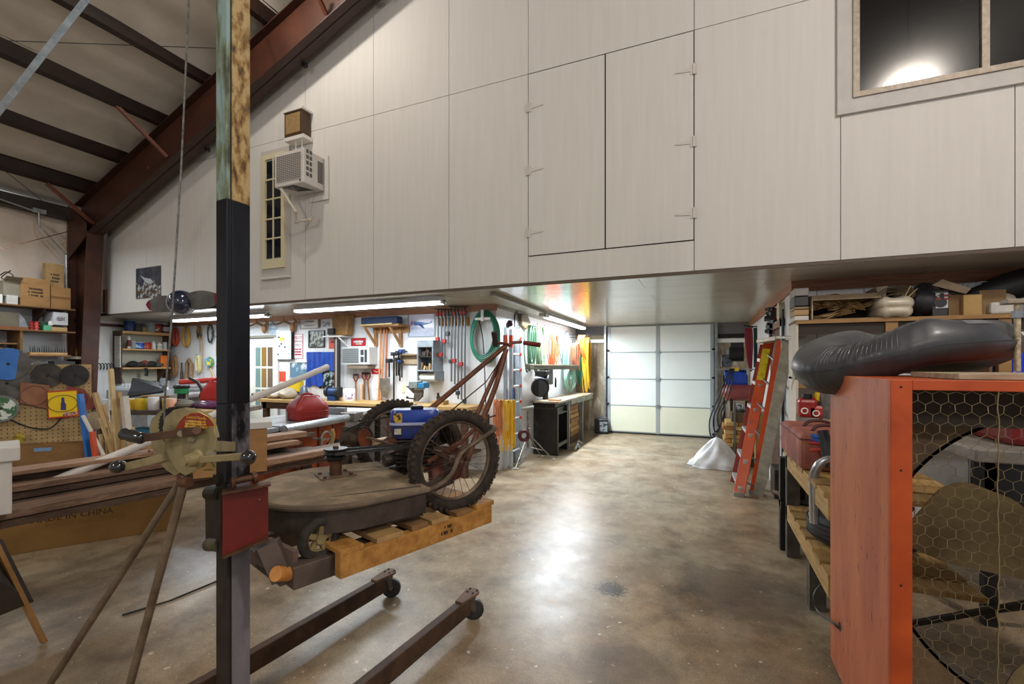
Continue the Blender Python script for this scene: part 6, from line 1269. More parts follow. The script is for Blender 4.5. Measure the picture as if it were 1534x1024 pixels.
# broom shelf
t = T('broom_shelf', 'wooden wall shelf on diagonal brackets carrying a dark blue push broom', 'shelf', U(575, 485, Y=W)[:])
x0, x1, z0, z1 = RY(548, 486, 603, 489, W-.2); OW = mt('8a6238', 'a87c4c', .6, scale=6)
P(t, 'shelf_board', MB().bx(x0, x1, YB-.3, YB-.003, z0, z0+.03), OW); P(t, 'ledger', MB().bx(x0, x1, YB-.03, YB-.003, z0-.09, z0), OW)
for px_ in (563, 600):
    x = U(px_, 500, Y=W-.03).x
    P(t, 'bracket_post', MB().bx(x-.025, x+.025, YB-.05, YB-.003, U(px_, 519, Y=W).z, z0), OW); P(t, 'bracket_brace', MB().beam((x-.02, YB-.27, z0-.01), (x, YB-.04, z0-.27), .035, .03), OW)
t = T('push_broom', 'dark blue push broom head lying on the wall shelf', 'broom', ((x0+x1)/2, YB-.2, z0+.03))
P(t, 'bristle_head', MB().bx(x0-.02, x1-.04, YB-.3, YB-.14, z0+.031, z0+.15), mt('1d2a48', '2c3c60', .7, scale=20, bump=.3), bevel=.02)
P(t, 'handle', MB().cyl((x0, YB-.33, z0+.02), (x1-.1, YB-.33, z0+.03), .014, n=8), LT, smooth=True)
# aircraft poster
t, x0, x1, z0, z1 = poster('airplane_print', 'pale glossy print of a blue fighter airplane on the tool wall', 613, 465, 651, 503, W, mt('a9b6c6', 'd6c9da', .15, scale=3.4, coat=.5, c3='c6c9dc'), 'picture', .006, mt('a0a8ae', rough=.3))
pw_ = lambda u, v: (x0+(x1-x0)*u, W-.0075, z0+(z1-z0)*v)
P(t, 'airplane_body', MB().prism([pw_(.08, .5), pw_(.2, .58), pw_(.45, .56), pw_(.8, .5), pw_(.92, .62), pw_(.9, .5), pw_(.6, .42), pw_(.25, .42)], (0, .001, 0)), mt('3c66a8', '6f8fc0', .3, scale=12))
P(t, 'airplane_wing', MB().prism([pw_(.3, .5), pw_(.5, .48), pw_(.64, .28), pw_(.56, .3)], (0, -.001, 0)), mt('2f558f')); P(t, 'airplane_nose', MB().prism([pw_(.04, .45), pw_(.12, .62), pw_(.16, .6), pw_(.12, .42)], (0, -.001, 0)), mt('b5555a'))
# paper towel cabinet
t = T('towel_cabinet', 'grey metal wall cabinet open in front with a paper towel roll beneath', 'cabinet', U(640, 560, Y=W)[:])
x0, x1, z0, z1 = RY(629, 510, 653, 556, W-.2)
P(t, 'cabinet_shell', MB().bx(x0, x1, YB-.28, YB-.003, z1-.1, z1).bx(x0, x0+.02, YB-.28, YB-.003, z0, z1).bx(x1-.02, x1, YB-.28, YB-.003, z0, z1).bx(x0, x1, YB-.28, YB-.003, z0, z0+.02).bx(x0, x1, YB-.02, YB-.003, z0, z1), mt('7f868c', '9aa1a6', .4, .5, scale=9), bevel=.002)
P(t, 'shelf', MB().bx(x0+.02, x1-.02, YB-.26, YB-.02, (z0+z1)/2-.02, (z0+z1)/2), DKM)
for k in range(16): P(t, 'small_part', MB().cyl((x0+.05+.02*k % (x1-x0-.08), YB-.2+jit(.04), [z0+.02, (z0+z1)/2][k % 2]), (x0+.05+.02*k % (x1-x0-.08)+jit(.01), YB-.2, [z0+.02, (z0+z1)/2][k % 2]+.05+.08*RND.random()), .012, .016, n=7), mt(('7a5a38', '2a2a2a', 'b59a6a', '5a3a2a')[k % 4], rough=.5))
P(t, 'roll_holder', MB().bx(x0-.02, x0, YB-.25, YB-.003, z0-.14, z0), GALV); P(t, 'roll_holder', MB().bx(x1, x1+.02, YB-.25, YB-.003, z0-.14, z0), mt('7f868c', rough=.4, metal=.5))
P(t, 'paper_towel_roll', MB().cyl((x0+.005, YB-.16, z0-.09), (x1-.005, YB-.16, z0-.09), .065, n=22), mt('e0dac6', rough=.8), smooth=True)
# dark tool cluster shelf
t = T('wall_tool_ledge', 'narrow tan ledge on the back wall left of the towel cabinet', 'ledge', U(612, 535, Y=W)[:])
x0, x1, z0, z1 = RY(600, 530, 628, 545, W-.03); P(t, 'board', MB().bx(x0, x1+.05, YB-.04, YB-.003, z0, z1-.02), mt('9a8468', 'b09a7c', .6)); P(t, 'ledge_top', MB().bx(x0, x1+.05, YB-.14, YB-.003, z1-.02, z1), mt('8a7658', rough=.6))
for k, (px_, py_, r_, c_) in enumerate(((583, 540, .05, '1a1a1c'), (590, 530, .045, '20242a'), (597, 528, .045, '1b1f2a'), (602, 526, .05, '223a6a'), (594, 538, .045, '23201e'), (599, 541, .035, '1f3f7a'))):
    c = U(px_, py_, Y=W-.13); o = T('bar_clamp', ['dark clamp head at the left of the black cluster', 'dark clamp head high in the black cluster', 'second dark clamp head high in the black cluster', 'blue-padded clamp at the right top of the cluster', 'dark clamp head low in the black cluster', 'blue clamp hanging low in the black cluster'][k], 'clamp', c[:], 'clamp cluster left of the towel cabinet')
    P(o, 'head', MB().box(c, (r_*2, .06, r_*1.3)).cyl(c+Vector((0, -.05, 0)), c+Vector((0, .05, 0)), r_*.6), mt(c_, rough=.5), bevel=.006)
    P(o, 'bar', MB().bx(c.x-.008, c.x+.008, c.y-.01, c.y+.01, c.z-.26-.05*k % .2, c.z), DKM); P(o, 'mount_arm', MB().cyl(c, (c.x, YB-.003, c.z), .012), DKM)
# pipe clamps
rk = T('clamp_rack', 'row of small wooden blocks on the wall holding the pipe clamps', 'rack', U(682, 480, Y=W)[:])
zr0, zr1 = U(682, 487, Y=W-.05).z, U(682, 475, Y=W-.05).z
lens = [(659, 510, 'short pipe clamp leftmost, red jaw near its lower end', 508), (664, 537, 'second pipe clamp with a red jaw low on its pipe', 531), (669, 537, 'third pipe clamp with a red jaw halfway', 511), (674, 516, 'shortest dark pipe clamp, fourth in the row', 500), (679, 571, 'fifth pipe clamp, long with a dark jaw', 541), (684, 575, 'sixth pipe clamp, red jaw at half height', 540), (689, 597, 'seventh pipe clamp reaching low with a dark jaw', 588), (694, 598, 'eighth pipe clamp with a dull red jaw', 545), (699, 618, 'ninth and longest pipe clamp at the right end', 600)]
for k, (px_, pyb, lab, pj) in enumerate(lens):
    x = U(px_, 520, Y=W-.06).x
    P(rk, 'block', MB().bx(x-.022, x+.022, YB-.1, YB-.003, zr0, zr1), mt('a87c3a', 'c2965a', .6, scale=9), bevel=.002)
    top = U(px_, 463 if k < 4 else 459, Y=W-.06); bot = U(px_, pyb, Y=W-.06)
    o = T('pipe_clamp', lab, 'clamp', bot[:], 'pipe clamps on the tool wall'); yy_ = YB-.115
    P(o, 'pipe', MB().cyl((x, yy_, bot.z), (x, yy_, zr1+.02), .0135, n=10), mt('75797d', rough=.35, metal=.6), smooth=True)
    P(o, 'screw', MB().cyl((x, yy_, zr1+.02), (x, yy_, top.z), .009, n=8), DKM); P(o, 'screw_handle', MB().cyl((x-.045, yy_, top.z), (x+.045, yy_, top.z-.01), .008, n=8), DKM)
    red = k in (0, 1, 2, 5, 7); P(o, 'fixed_jaw', MB().box((x, yy_-.012, zr1+.05), (.045, .05, .06)), mt('8c2622', 'a83430', .4) if red or k == 8 else mt('3a3d42', rough=.4), bevel=.006)
    zj = U(px_, pj, Y=W-.06).z; P(o, 'sliding_jaw', MB().box((x, yy_-.012, zj), (.055, .05, .06)), mt('a02a26', 'b83a34', .4) if red else mt('33363a', rough=.4), bevel=.006)
# green hose
t = T('garden_hose', 'big coil of glossy green hose on the wall near the corridor corner', 'hose', U(727, 500, Y=W)[:])
c = U(727, 502, Y=W-.06); rn = random.Random(2)
for k in range(6):
    rx, rz = .235-.012*k, .345-.01*k; pts = []
    for q in range(26):
        a_ = 2*math.pi*q/26; w_ = 1-.18*max(0, math.sin(a_))**2
        pts.append(c+Vector((rx*w_*math.cos(a_)+.03*math.sin(a_*1)*rn.uniform(.8, 1)*(k-2)*.3, -.012*k-.01+.01*math.sin(a_*3+k), rz*math.sin(a_)-.012*(5-k)*(1 if math.sin(a_) < 0 else -.3))))
    P(t, 'hose_loop', MB().tube(pts, .0125, 8, closed=True, smooth=2), mt('166a52', '1f8062', .35, scale=3), smooth=True)
P(t, 'wall_hook', MB().bx(c.x-.12, c.x+.12, YB-.16, YB-.003, c.z+.22, c.z+.25), WHITE); P(t, 'hook_strap', MB().bx(c.x-.02, c.x+.02, YB-.17, YB-.145, c.z+.2, c.z+.36), WHITE)
P(t, 'hose_tail', MB().tube([c+Vector((-.1, -.02, .25)), c+Vector((-.02, -.03, -.1)), c+Vector((.02, -.03, -.9)), c+Vector((.02, -.03, -1.0))], .008, 6, smooth=4), DKM, smooth=True)
# ================================================================== loft wall: air conditioner, box, drain pipe
t = T('window_air_conditioner', 'white window air conditioner sticking out of the loft wall', 'air conditioner', (-5.1, YF-.2, 3.95))
f0, f1 = U(411, 250, Y=YF-.36), U(455, 245, Y=YF-.36); xa, xb = f0.x, f1.x; za, zb_ = U(433, 277, Y=YF-.36).z, U(433, 226, Y=YF-.36).z
WAC = mt('c4beb8', 'cfcac4', .45, scale=4); yf_ = YF-.36
P(t, 'housing', MB().bx(xa, xb, yf_, YF-.006, za, zb_), WAC, bevel=.012)
gb = P(t, 'grille_back', MB().bx(xa+.05, xb-.05, yf_-.004, yf_, za+.07, zb_-.05), mt('4a4a4c', rough=.6))
gm = MB(); n1, n2 = 12, 14
for i in range(n1+1): x = xa+.05+(xb-xa-.1)*i/n1; P(gb, 'grille_bar', MB().bx(x-.004, x+.004, yf_-.01, yf_-.004, za+.07, zb_-.05), mt('a8a29c', rough=.5))
for i in range(n2+1): z = za+.07+(zb_-za-.12)*i/n2; P(gb, 'grille_bar', MB().bx(xa+.05, xb-.05, yf_-.012, yf_-.004, z-.004, z+.004), mt('b5afa8', rough=.5))
for k in range(2):
    for j in range(5): P(t, 'side_vent', MB().bx(xb, xb+.002, yf_+.04+.055*k, yf_+.08+.055*k, za+.1+j*.075, za+.15+j*.075), mt('57534f'))
P(t, 'rear_vent', MB().bx(xb, xb+.003, YF-.13, YF-.04, za+.08, zb_-.08), mt('6a6662', rough=.6))
P(t, 'badge', MB().cyl((xb-.06, yf_-.004, za+.035), (xb-.06, yf_-.008, za+.035), .012), BLACK)
P(t, 'wall_frame', MB().bx(xb-.25, xb+.08, YF-.03, YF-.005, za-.12, za-.06).bx(xb+.02, xb+.08, YF-.03, YF-.005, za-.12, zb_+.02), LOFT)
P(t, 'underside_rust', MB().prism([(xa+.1, yf_+.02, za-.001), (xb-.2, yf_+.02, za-.001), (xb-.1, YF-.1, za-.001), (xa+.2, YF-.15, za-.001)], (0, 0, -.002)), mt('3a3430', '8a8278', .6, scale=6, ramp=(.5, .6)))
t = T('drain_pipe', 'bent beige plastic drain pipe hanging below the loft air conditioner', 'pipe', U(447, 325, Y=YF-.1)[:]); PV = mt('b5aa9a', 'c6bcac', .5)
pts = [U(421, 283, Y=YF-.34), U(443, 317, Y=YF-.25), U(444, 332, Y=YF-.2), U(464, 329, Y=YF-.16), U(470, 322, Y=YF-.12)]
P(t, 'pipe', MB().tube(pts, .02, 10), PV, smooth=True)
for q in pts[1:4]: P(t, 'elbow', MB().ball(q, .03), PV, smooth=True)
P(t, 'hanger_wire', MB().cyl(pts[3], pts[3]+Vector((0, .1, .5)), .002, n=4), GALV)
t = T('wall_heater_box', 'brown and tan wooden box speaker on a white bracket above the air conditioner', 'box', (-5.2, YF-.2, 4.75))
x0, x1, z0, z1 = RY(426, 163, 457, 207, YF-.17); fz0, fz1 = U(441, 203, Y=YF-.17).z, U(441, 166, Y=YF-.17).z
x1 = U(452, 185, Y=YF-.17).x
P(t, 'cabinet', MB().bx(x0, x1, YF-.17, YF-.02, fz0, fz1), mt('3a2412', '4f341c', .5, scale=5), bevel=.004)
P(t, 'front_cloth', MB().bx(x0+.03, x1-.03, YF-.176, YF-.17, fz0+.04, fz1-.03), mt('83693f', '957b50', .8, scale=30))
P(t, 'top_board', MB().bx(x0-.02, x1+.03, YF-.19, YF-.01, fz1, fz1+.03), LOFT); P(t, 'bottom_board', MB().bx(x0, x1+.03, YF-.17, YF-.01, fz0-.05, fz0), LOFT)
for q in (x0+.16, x1-.05): P(t, 'wire', MB().cyl((q, YF-.12, fz0-.05), (q, YF-.12, zb_), .005, n=5), WHITE)
# ================================================================== corridor, left wall (X = XC)
XW = XC+.005
def ladder_rails(t, a0, a1, sep, w_, th_, mat, rung_mat, n, nm='rail', plane=None, r=.016):
    pass
# extension ladder leaning/hanging on the corridor wall
el = T('extension_ladder', 'aluminium extension ladder with orange caps standing against the corridor wall', 'ladder', (XC+.12, 6.8, 0))
yA, yB = U(758, 560, X=XC+.1).y, U(782, 560, X=XC+.1).y
ALU = mt('aab4bd', 'c5ced6', .3, .6, scale=5)
zt_ = 2.12
for k, y in enumerate((yA, yA+.07)):
    P(el, 'rail', MB().bx(XC+.06+.06*k, XC+.11+.06*k, y, y+.03, .03, zt_-.03*k), ALU, bevel=.003)
    P(el, 'orange_cap', MB().bx(XC+.055+.06*k, XC+.115+.06*k, y-.004, y+.034, zt_-.3, zt_-.12), mt('c9481f', rough=.4)); P(el, 'blue_label', MB().bx(XC+.111+.06*k, XC+.1125+.06*k, y, y+.03, .7, 1.2), mt('2a5aa0', rough=.4))
y2 = yA+.46
P(el, 'rail', MB().bx(XC+.06, XC+.1, y2, y2+.03, .03, zt_), ALU); P(el, 'rail', MB().bx(XC+.12, XC+.16, y2-.02, y2+.01, .03, zt_-.05), ALU)
for k in range(8):
    z = .25+k*.245
    P(el, 'rung', MB().cyl((XC+.13, yA+.1, z), (XC+.13, y2, z), .017, n=8), mt('c9ced2', rough=.3, metal=.4), smooth=True)
    if k > 1: P(el, 'rung_cap', MB().box((XC+.15, yA+.12, z), (.03, .03, .045)), mt('c9481f', rough=.4)); P(el, 'rung_cap', MB().box((XC+.16, y2-.02, z), (.03, .03, .045)), mt('c9481f', rough=.4))
one('pulley_block', MB().ball((XC+.15, yA+.03, zt_+.05), (.05, .05, .05)).box((XC+.12, yA+.03, zt_+.02), (.05, .04, .07)), mt('3a1f28', rough=.4), 'dark red cap piece on top of the ladder rail', 'cap', smooth=True)
one('ladder_hanger_rope', MB().torus((XC+.07, yA+.55, 2.12), (1, 0, 0), .05, .012, 20, 6).cyl((XC+.07, yA+.55, 2.07), (XC+.07, yA+.55, 1.2), .03, n=8), mt('4a4d50', rough=.5), 'grey strap and pulley hanging behind the ladder', 'strap', smooth=True)
one('tall_grey_bars', MB().bx(XC+.01, XC+.05, yA+.52, yA+.58, 0, 1.95), mt('55585c', 'a5a8ac', .4, .5, scale=4, st=(1, 8, .3)), 'grey metal bar standing behind the ladder', 'bar')
one('wall_lumber', MB().bx(XC+.01, XC+.06, yA+.66, yA+.74, 0, 2.0), mt('8a8070', 'a59a88', .6), 'weathered board standing right of the ladder', 'board')
def hank(name, lab, px_, pt, pb, wpx, mat, n=12, th=.008, seed=0, cat='cord', grp='cords and hoses on the corridor wall', X=XC+.05, tail=None, depth=.07):
    rn = random.Random(seed); top = U(px_, pt, X=X); bot = U(px_, pb, X=X); hw = abs(U(px_+wpx/2, pt, X=X).y-U(px_-wpx/2, pt, X=X).y)/2; hw = min(hw, .17); depth = .15
    t = T(name, lab, cat, top[:], grp); m = MB(); H = top.z-bot.z
    for k in range(n):
        dx = depth*k/n; f = rn.uniform(.5, 1); h = H*rn.uniform(.72, 1); s_ = rn.uniform(-.2, .2)*hw; w_ = hw*f
        pts = [Vector((X+dx, top.y+s_, top.z)), Vector((X+dx+.01, top.y+s_+w_*.8, top.z-h*.18)), Vector((X+dx, top.y+s_+w_*.95, top.z-h*.6)), Vector((X+dx, top.y+s_+w_*.5, top.z-h*.95)), Vector((X+dx+.01, top.y+s_-w_*.4, top.z-h)), Vector((X+dx, top.y+s_-w_, top.z-h*.6)), Vector((X+dx-.005, top.y+s_-w_*.7, top.z-h*.15))]
        m.tube(pts, th, 6, closed=True, smooth=3)
    P(t, 'loops', m, mat, smooth=True)
    P(t, 'hook', MB().tube([(XC+.006, top.y, top.z+.02), (X+depth+.02, top.y, top.z-.01), (X+depth+.03, top.y, top.z+.04)], .006, 6), DKM)
    return t
KH = mt('7a7a52', 'b0a878', .45, scale=3, c3='58705a')
hank('garden_hose', 'thick hank of dull olive and tan hoses right of the ladder', 801, 490, 558, 24, KH, 16, .014, 1, 'hose')
hank('garden_hose', 'darker green hose hanging at the left of the olive hank', 790, 488, 556, 8, mt('3c5a44', rough=.4), 5, .014, 2, 'hose')
hank('orange_cord', 'bright orange extension cord hank in the middle of the corridor wall', 823, 502, 552, 22, mt('d9542a', 'e86c40', .5), 12, .009, 3)
hank('grey_cord', 'grey cord hank behind the orange one', 833, 505, 545, 10, mt('74787c', rough=.5), 6, .008, 4)
hank('teal_hose', 'pale teal hose hank with white highlights above the saw', 846, 512, 583, 20, mt('5f9a8c', 'a5cdc0', .35, scale=3), 11, .013, 5, 'hose')
hank('brown_cord', 'rust-brown cord hank hanging beside the teal hose', 857, 514, 556, 16, mt('8a4a32', 'a5664a', .5), 9, .008, 6, X=XC+.2)
hank('green_hose', 'green hose loops hanging right of the brown cord', 865, 516, 582, 10, mt('2f7a64', rough=.35), 6, .011, 7, 'hose', X=XC+.2)
hank('yellow_cord', 'bright yellow cord hank near the corridor end', 874, 506, 588, 13, mt('e0a81c', 'eebf38', .5), 12, .009, 8, X=XC+.32)
hank('orange_cord', 'orange cord hank beside the yellow one at the corridor end', 868, 502, 545, 20, mt('d65a24', 'e4733a', .5), 8, .009, 9, X=XC+.25)
coil('looped_hose', 'pale mint hose looped low behind the saw arm', U(853, 568, X=XC+.16), .34, .25, 5, mt('9ac4ae', rough=.4), ax='X', th=.013, cat='hose', seed=4, spread=.05)
coil('metal_ring', 'small wire loop hung above the teal hose', U(847, 505, X=XC+.03), .08, .1, 2, GALV, ax='X', th=.008, cat='wire', seed=6)
one('leather_tool_belt', MB().prism([U(778, 470, X=XC+.03), U(787, 470, X=XC+.03), U(792, 484, X=XC+.03), U(786, 494, X=XC+.03), U(779, 486, X=XC+.03)], (.04, 0, 0)), mt('5a4a24', '7a6638', .6, scale=10), 'brown leather pieces hanging high beside the ladder', 'belt', bevel=.01)
one('black_loops', MB().tube([U(771, 490, X=XC+.03), U(771, 472, X=XC+.03), U(774, 466, X=XC+.03), U(777, 472, X=XC+.03), U(778, 490, X=XC+.03)], .014, 6), BLACK, 'black strap loops hung high beside the ladder', 'strap', smooth=True)
# ------------------------------------------------------------------ cord stand in front of the corner
cs = T('cord_stand', 'iron tripod jack stand behind the hanging yellow cord', 'stand', U(755, 690, Z=0)[:])
c0 = U(757, 690, Z=0)
P(cs, 'post', MB().cyl((c0.x, c0.y, .2), (c0.x, c0.y, .95), .022, n=10), RUSTM, smooth=True)
for k in range(3):
    a_ = R(20+120*k); P(cs, 'leg', MB().beam((c0.x, c0.y, .34), (c0.x+.22*math.cos(a_), c0.y+.22*math.sin(a_), .01), .03, .012), RUSTM); P(cs, 'foot', MB().box((c0.x+.22*math.cos(a_), c0.y+.22*math.sin(a_), .008), (.06, .04, .012)), RUSTM)
P(cs, 'cross_arm', MB().cyl(U(742, 602, D=6.2), U(772, 601, D=6.4), .014, n=8), RUSTM)
def hank2(name, lab, x0, x1, yt, yb, D, mat, n, th, seed):
    rn = random.Random(seed); m = MB()
    for k in range(n):
        xa = x0+(x1-x0)*k/n; h = yb-rn.uniform(0, 28); p = [U(xa, yt+rn.uniform(0, 3), D=D), U(xa+rn.uniform(-2, 1), (yt+h)/2, D=D-.02), U(xa+rn.uniform(-2, 2), h, D=D-.03), U(xa+rn.uniform(2, 5), h+rn.uniform(-8, 0), D=D-.02), U(xa+rn.uniform(2, 5), (yt+h)/2, D=D+.03), U(xa+3, yt+2, D=D+.04)]
        m.tube(p, th, 6, closed=True, smooth=3)
    return one(name, m, mat, lab, 'cord', 'cords on the iron stand', smooth=True)
hank2('peach_cord', 'peach-orange cord hank hanging on the iron stand', 740, 750, 600, 668, 6.15, mt('b5683c', 'cc8254', .5), 7, .009, 3)
hank2('yellow_cord', 'yellow cord hank on the iron stand beside the peach one', 752, 770, 601, 680, 6.2, mt('d9a41c', 'e8bc38', .5), 9, .009, 4)
# ------------------------------------------------------------------ radial arm saw
gz = U(835, 683, Z=0); fl = U(787, 650, X=gz.x, ) if False else None
ra = T('radial_arm_saw', 'dark radial arm saw on a black steel cabinet with long wooden table', 'saw', (-2.45, 8.0, 0))
x1_, yn = gz.x, gz.y                                 # near right corner of the cabinet
x0_ = XC+.02+.04
DKC = mt('1c1b19', '2b2926', .45, .4, scale=6)
yE = U(862, 668, Z=0).y-.3
P(ra, 'cabinet_front', MB().bx(x0_, x1_, yn, yn+.015, 0.01, .8), mt('232220', '34322e', .5, .4, scale=6)); P(ra, 'cabinet_side', MB().bx(x1_-.02, x1_, yn+.015, yn+.07, .01, .8), DKC); P(ra, 'cabinet_side', MB().bx(x1_-.02, x1_, yn+.6, yn+.66, .01, .8), DKC); P(ra, 'cabinet_side_rail', MB().bx(x1_-.02, x1_, yn+.07, yn+.6, .7, .8), DKC); P(ra, 'cabinet_side_rail', MB().bx(x1_-.02, x1_, yn+.07, yn+.6, .14, .2), mt('5a5850', rough=.5))
P(ra, 'cabinet_back', MB().bx(x0_, x1_-.02, yn+.64, yn+.66, .01, .8), DKC); P(ra, 'cabinet_top', MB().bx(x0_, x1_+.0, yn, yn+.66, .8, .82), mt('4a4238', rough=.5))
P(ra, 'saw_base', MB().bx(x0_, x1_-.03, yn-.04, yn+.6, .82, .9), DKC, bevel=.005)
pm = MB()
for i in range(6):
    for j in range(14): pm.cyl((x0_+.22+i*.02, yn-.0005, .2+j*.035), (x0_+.22+i*.02, yn-.001, .2+j*.035), .004, n=5)
P(ra, 'vent_holes', pm, BLACK, kind='stuff')
P(ra, 'table', MB().prism([(x0_-.0, yn-.08, .905), (x1_+.06, yn-.08, .905), (x1_+.06, 9.9, .905), (x0_, 9.9, .905)], (0, 0, .03)), mt('7c6044', 'b5a68e', .35, scale=2, st=(4, 1, 1), c3='a08f78'))
P(ra, 'table_apron', MB().bx(x1_+.03, x1_+.05, yn+.7, 9.9, .82, .904), mt('6b6f52', 'a8a890', .5, scale=7)); P(ra, 'table_apron', MB().bx(x0_, x1_+.03, 9.88, 9.9, .82, .904), mt('6b6f52', 'a8a890', .5, scale=7))
for y in (yn+.72, 9.2): P(ra, 'table_leg', MB().bx(x1_-.05, x1_, y, y+.05, 0, .82), mt('8f9598', rough=.4, metal=.5))
P(ra, 'column', MB().cyl((x0_+.1, yn+.35, .93), (x0_+.1, yn+.35, 1.45), .05, n=16), DKM, smooth=True)
za = U(850, 548, X=-2.4).z
P(ra, 'arm', MB().beam(U(790, 549, X=-2.62), U(866, 550, X=-2.5), .09, .09), mt('4a483c', '6a6650', .45, .4, scale=8), bevel=.01)
P(ra, 'arm_strip', MB().beam(U(800, 546, X=-2.57), U(866, 547, X=-2.45), .02, .02), mt('a59c7c', rough=.5))
P(ra, 'arm_bracket', MB().bx(x0_+.02, x0_+.2, yn+.2, yn+.5, 1.2, 1.5), DKC, bevel=.01)
mc = U(812, 577, X=-2.45)
P(ra, 'motor', MB().cyl(mc+Vector((-.12, -.02, .06)), mc+Vector((.1, .05, .06)), .12, n=22), mt('25262a', '3a3b40', .4, .4, scale=10), smooth=True)
P(ra, 'blade_guard', MB().cyl(mc+Vector((.0, -.12, -.03)), mc+Vector((.03, -.16, -.03)), .15, n=28), DKC, smooth=True); P(ra, 'blade', MB().cyl(mc+Vector((.02, -.17, -.04)), mc+Vector((.021, -.175, -.04)), .13, n=28), mt('45464a', rough=.35, metal=.7))
P(ra, 'yoke', MB().bx(mc.x-.1, mc.x+.1, mc.y-.08, mc.y+.08, mc.z+.14, mc.z+.24), DKC, bevel=.01); P(ra, 'handle', MB().torus(mc+Vector((.2, .1, .05)), (1, .3, 0), .07, .016, 20, 6), BLACK, smooth=True)
P(ra, 'fence_block', MB().bx(x0_+.25, x0_+.45, yn+.05, yn+.2, .936, .96), mt('a0703c', rough=.6))
P(ra, 'lever_box', MB().box((x1_+.02, yn+.5, .78), (.05, .12, .1)), DKM)
# roller stand tripod before the saw
rs = T('roller_stand', 'grey steel tripod roller stand in front of the black saw cabinet', 'stand', U(793, 690, Z=0)[:])
c0 = U(791, 687, Z=0); c0 = Vector((c0.x, c0.y, 0)); SM2 = mt('6e6a60', '96928a', .4, .6, scale=14)
P(rs, 'post', MB().cyl(c0+Vector((0, 0, .3)), c0+Vector((0, 0, .8)), .018, n=10), SM2, smooth=True); P(rs, 'outer_post', MB().cyl(c0+Vector((0, 0, .18)), c0+Vector((0, 0, .52)), .025, n=10), SM2, smooth=True)
for fx_ in ((772, 703), (828, 689), (810, 684)):
    q = U(*fx_, Z=0); P(rs, 'leg', MB().cyl(c0+Vector((0, 0, .42)), (q.x, q.y, .015), .012, n=8), SM2, smooth=True); P(rs, 'strut', MB().cyl(c0+Vector((0, 0, .2)), c0.lerp(Vector((q.x, q.y, 0)), .66)+Vector((0, 0, .15)), .008, n=6), SM2); P(rs, 'foot', MB().box((q.x, q.y, .012), (.09, .05, .02)), mt('b5b0a4', rough=.6))
P(rs, 'roller', MB().cyl(c0+Vector((-.1, -.06, .83)), c0+Vector((.08, .05, .86)), .025, n=12), mt('a9a69c', rough=.4), smooth=True); P(rs, 'clamp_knob', MB().ball(c0+Vector((.03, -.03, .5)), .022), SM2, smooth=True)
one('red_hose_reel', MB().torus(U(785, 652, X=XC+.25), (.6, -1, 0), .07, .03, 20, 8), mt('4a1420', rough=.5), 'dark red round handle in the shadow left of the saw cabinet', 'reel', smooth=True)
# stacked crates under the table
for k in range(7):
    z = .13+k*.088; one('wooden_crate_board', MB().box((-2.6+jit(.015), 9.05+jit(.03), z+.04), (.34+jit(.03), .62, .08)), mt(('a07444', 'c29a64', 'b58a54')[k % 3], rough=.6), ['lowest block of the timber stack under the saw table', 'second block from the bottom of the timber stack', 'third block of the timber stack', 'middle block of the timber stack', 'fifth block of the timber stack', 'sixth block of the timber stack', 'topmost block of the timber stack under the saw table'][k], 'timber', 'timber stack under the saw table', bevel=.004)
one('pallet_base', MB().bx(-2.75, -2.42, 8.7, 9.45, .0, .13), mt('57402a', rough=.7), 'low dark wooden base under the timber stack', 'base')
one('plastic_tray', MB().box((-2.6, 9.05, .79), (.26, .5, .1)), mt('9ab4c6', 'c6d2da', .4, scale=4), 'pale blue plastic tray on top of the timber stack', 'tray', bevel=.02)
one('chrome_caster', MB().tube([U(862, 672, Z=.05), U(866, 660, Z=.12), U(872, 664, Z=.06)], .02, 8).ball(U(866, 668, Z=.05), .04), STEEL, 'bright chrome clamp foot on the floor beside the saw table', 'clamp', smooth=True)
# plastic bucket by garage door
t = T('black_oil_jug', 'black square oil jug with silver label by the garage door', 'jug', U(901, 650, Z=0)[:])
c0 = U(901, 649, Z=0)
P(t, 'body', MB().box(c0+Vector((0, 0, .175)), (.3, .2, .32), Matrix.Rotation(.15, 3, 'Z')), mt('16181f', rough=.3), bevel=.02); P(t, 'label', MB().box(c0+Matrix.Rotation(.15, 3, 'Z') @ Vector((.05, -.101, .17)), (.17, .004, .22), Matrix.Rotation(.15, 3, 'Z')), mt('8b9496', '2a3036', .4, scale=12, ramp=(.5, .55)))
P(t, 'lid', MB().box(c0+Vector((0, 0, .345)), (.28, .18, .03), Matrix.Rotation(.15, 3, 'Z')), mt('4a4d50', rough=.5)); P(t, 'handle', MB().tube([c0+Vector((-.1, 0, .35)), c0+Vector((0, 0, .4)), c0+Vector((.1, 0, .35))], .008, 6), STEEL)
# ================================================================== right side of the corridor
# orange fibreglass step ladder, folded
OR = mt('c8440f', 'db5a20', .35, scale=5, bump=.03); ORD = mt('8a2008', rough=.5); CAPM = mt('8d8474', 'b0a898', .5, .3, scale=20)
sl = T('orange_step_ladder', 'bright orange folded fibreglass step ladder leaning against the wall', 'ladder', (.35, 6.1, 0))
def rail(px0, py0, d0, px1, py1, d1, w_, th_, mat, nm='rail', t=None):
    a = U(px0, py0, D=d0); b = U(px1, py1, D=d1)
    return P(t or sl, nm, MB().beam(b, a, th_, w_, up=(.3, 1, 0)), mat, bevel=.003), a, b
_, a1, b1 = rail(1107, 740, 5.42, 1152, 512, 5.85, .032, .12, OR)
_, a2, b2 = rail(1129, 738, 5.55, 1170, 510, 5.3, .03, .09, OR)
_, a3, b3 = rail(1097, 722, 5.75, 1142, 516, 6.0, .02, .05, ORD)
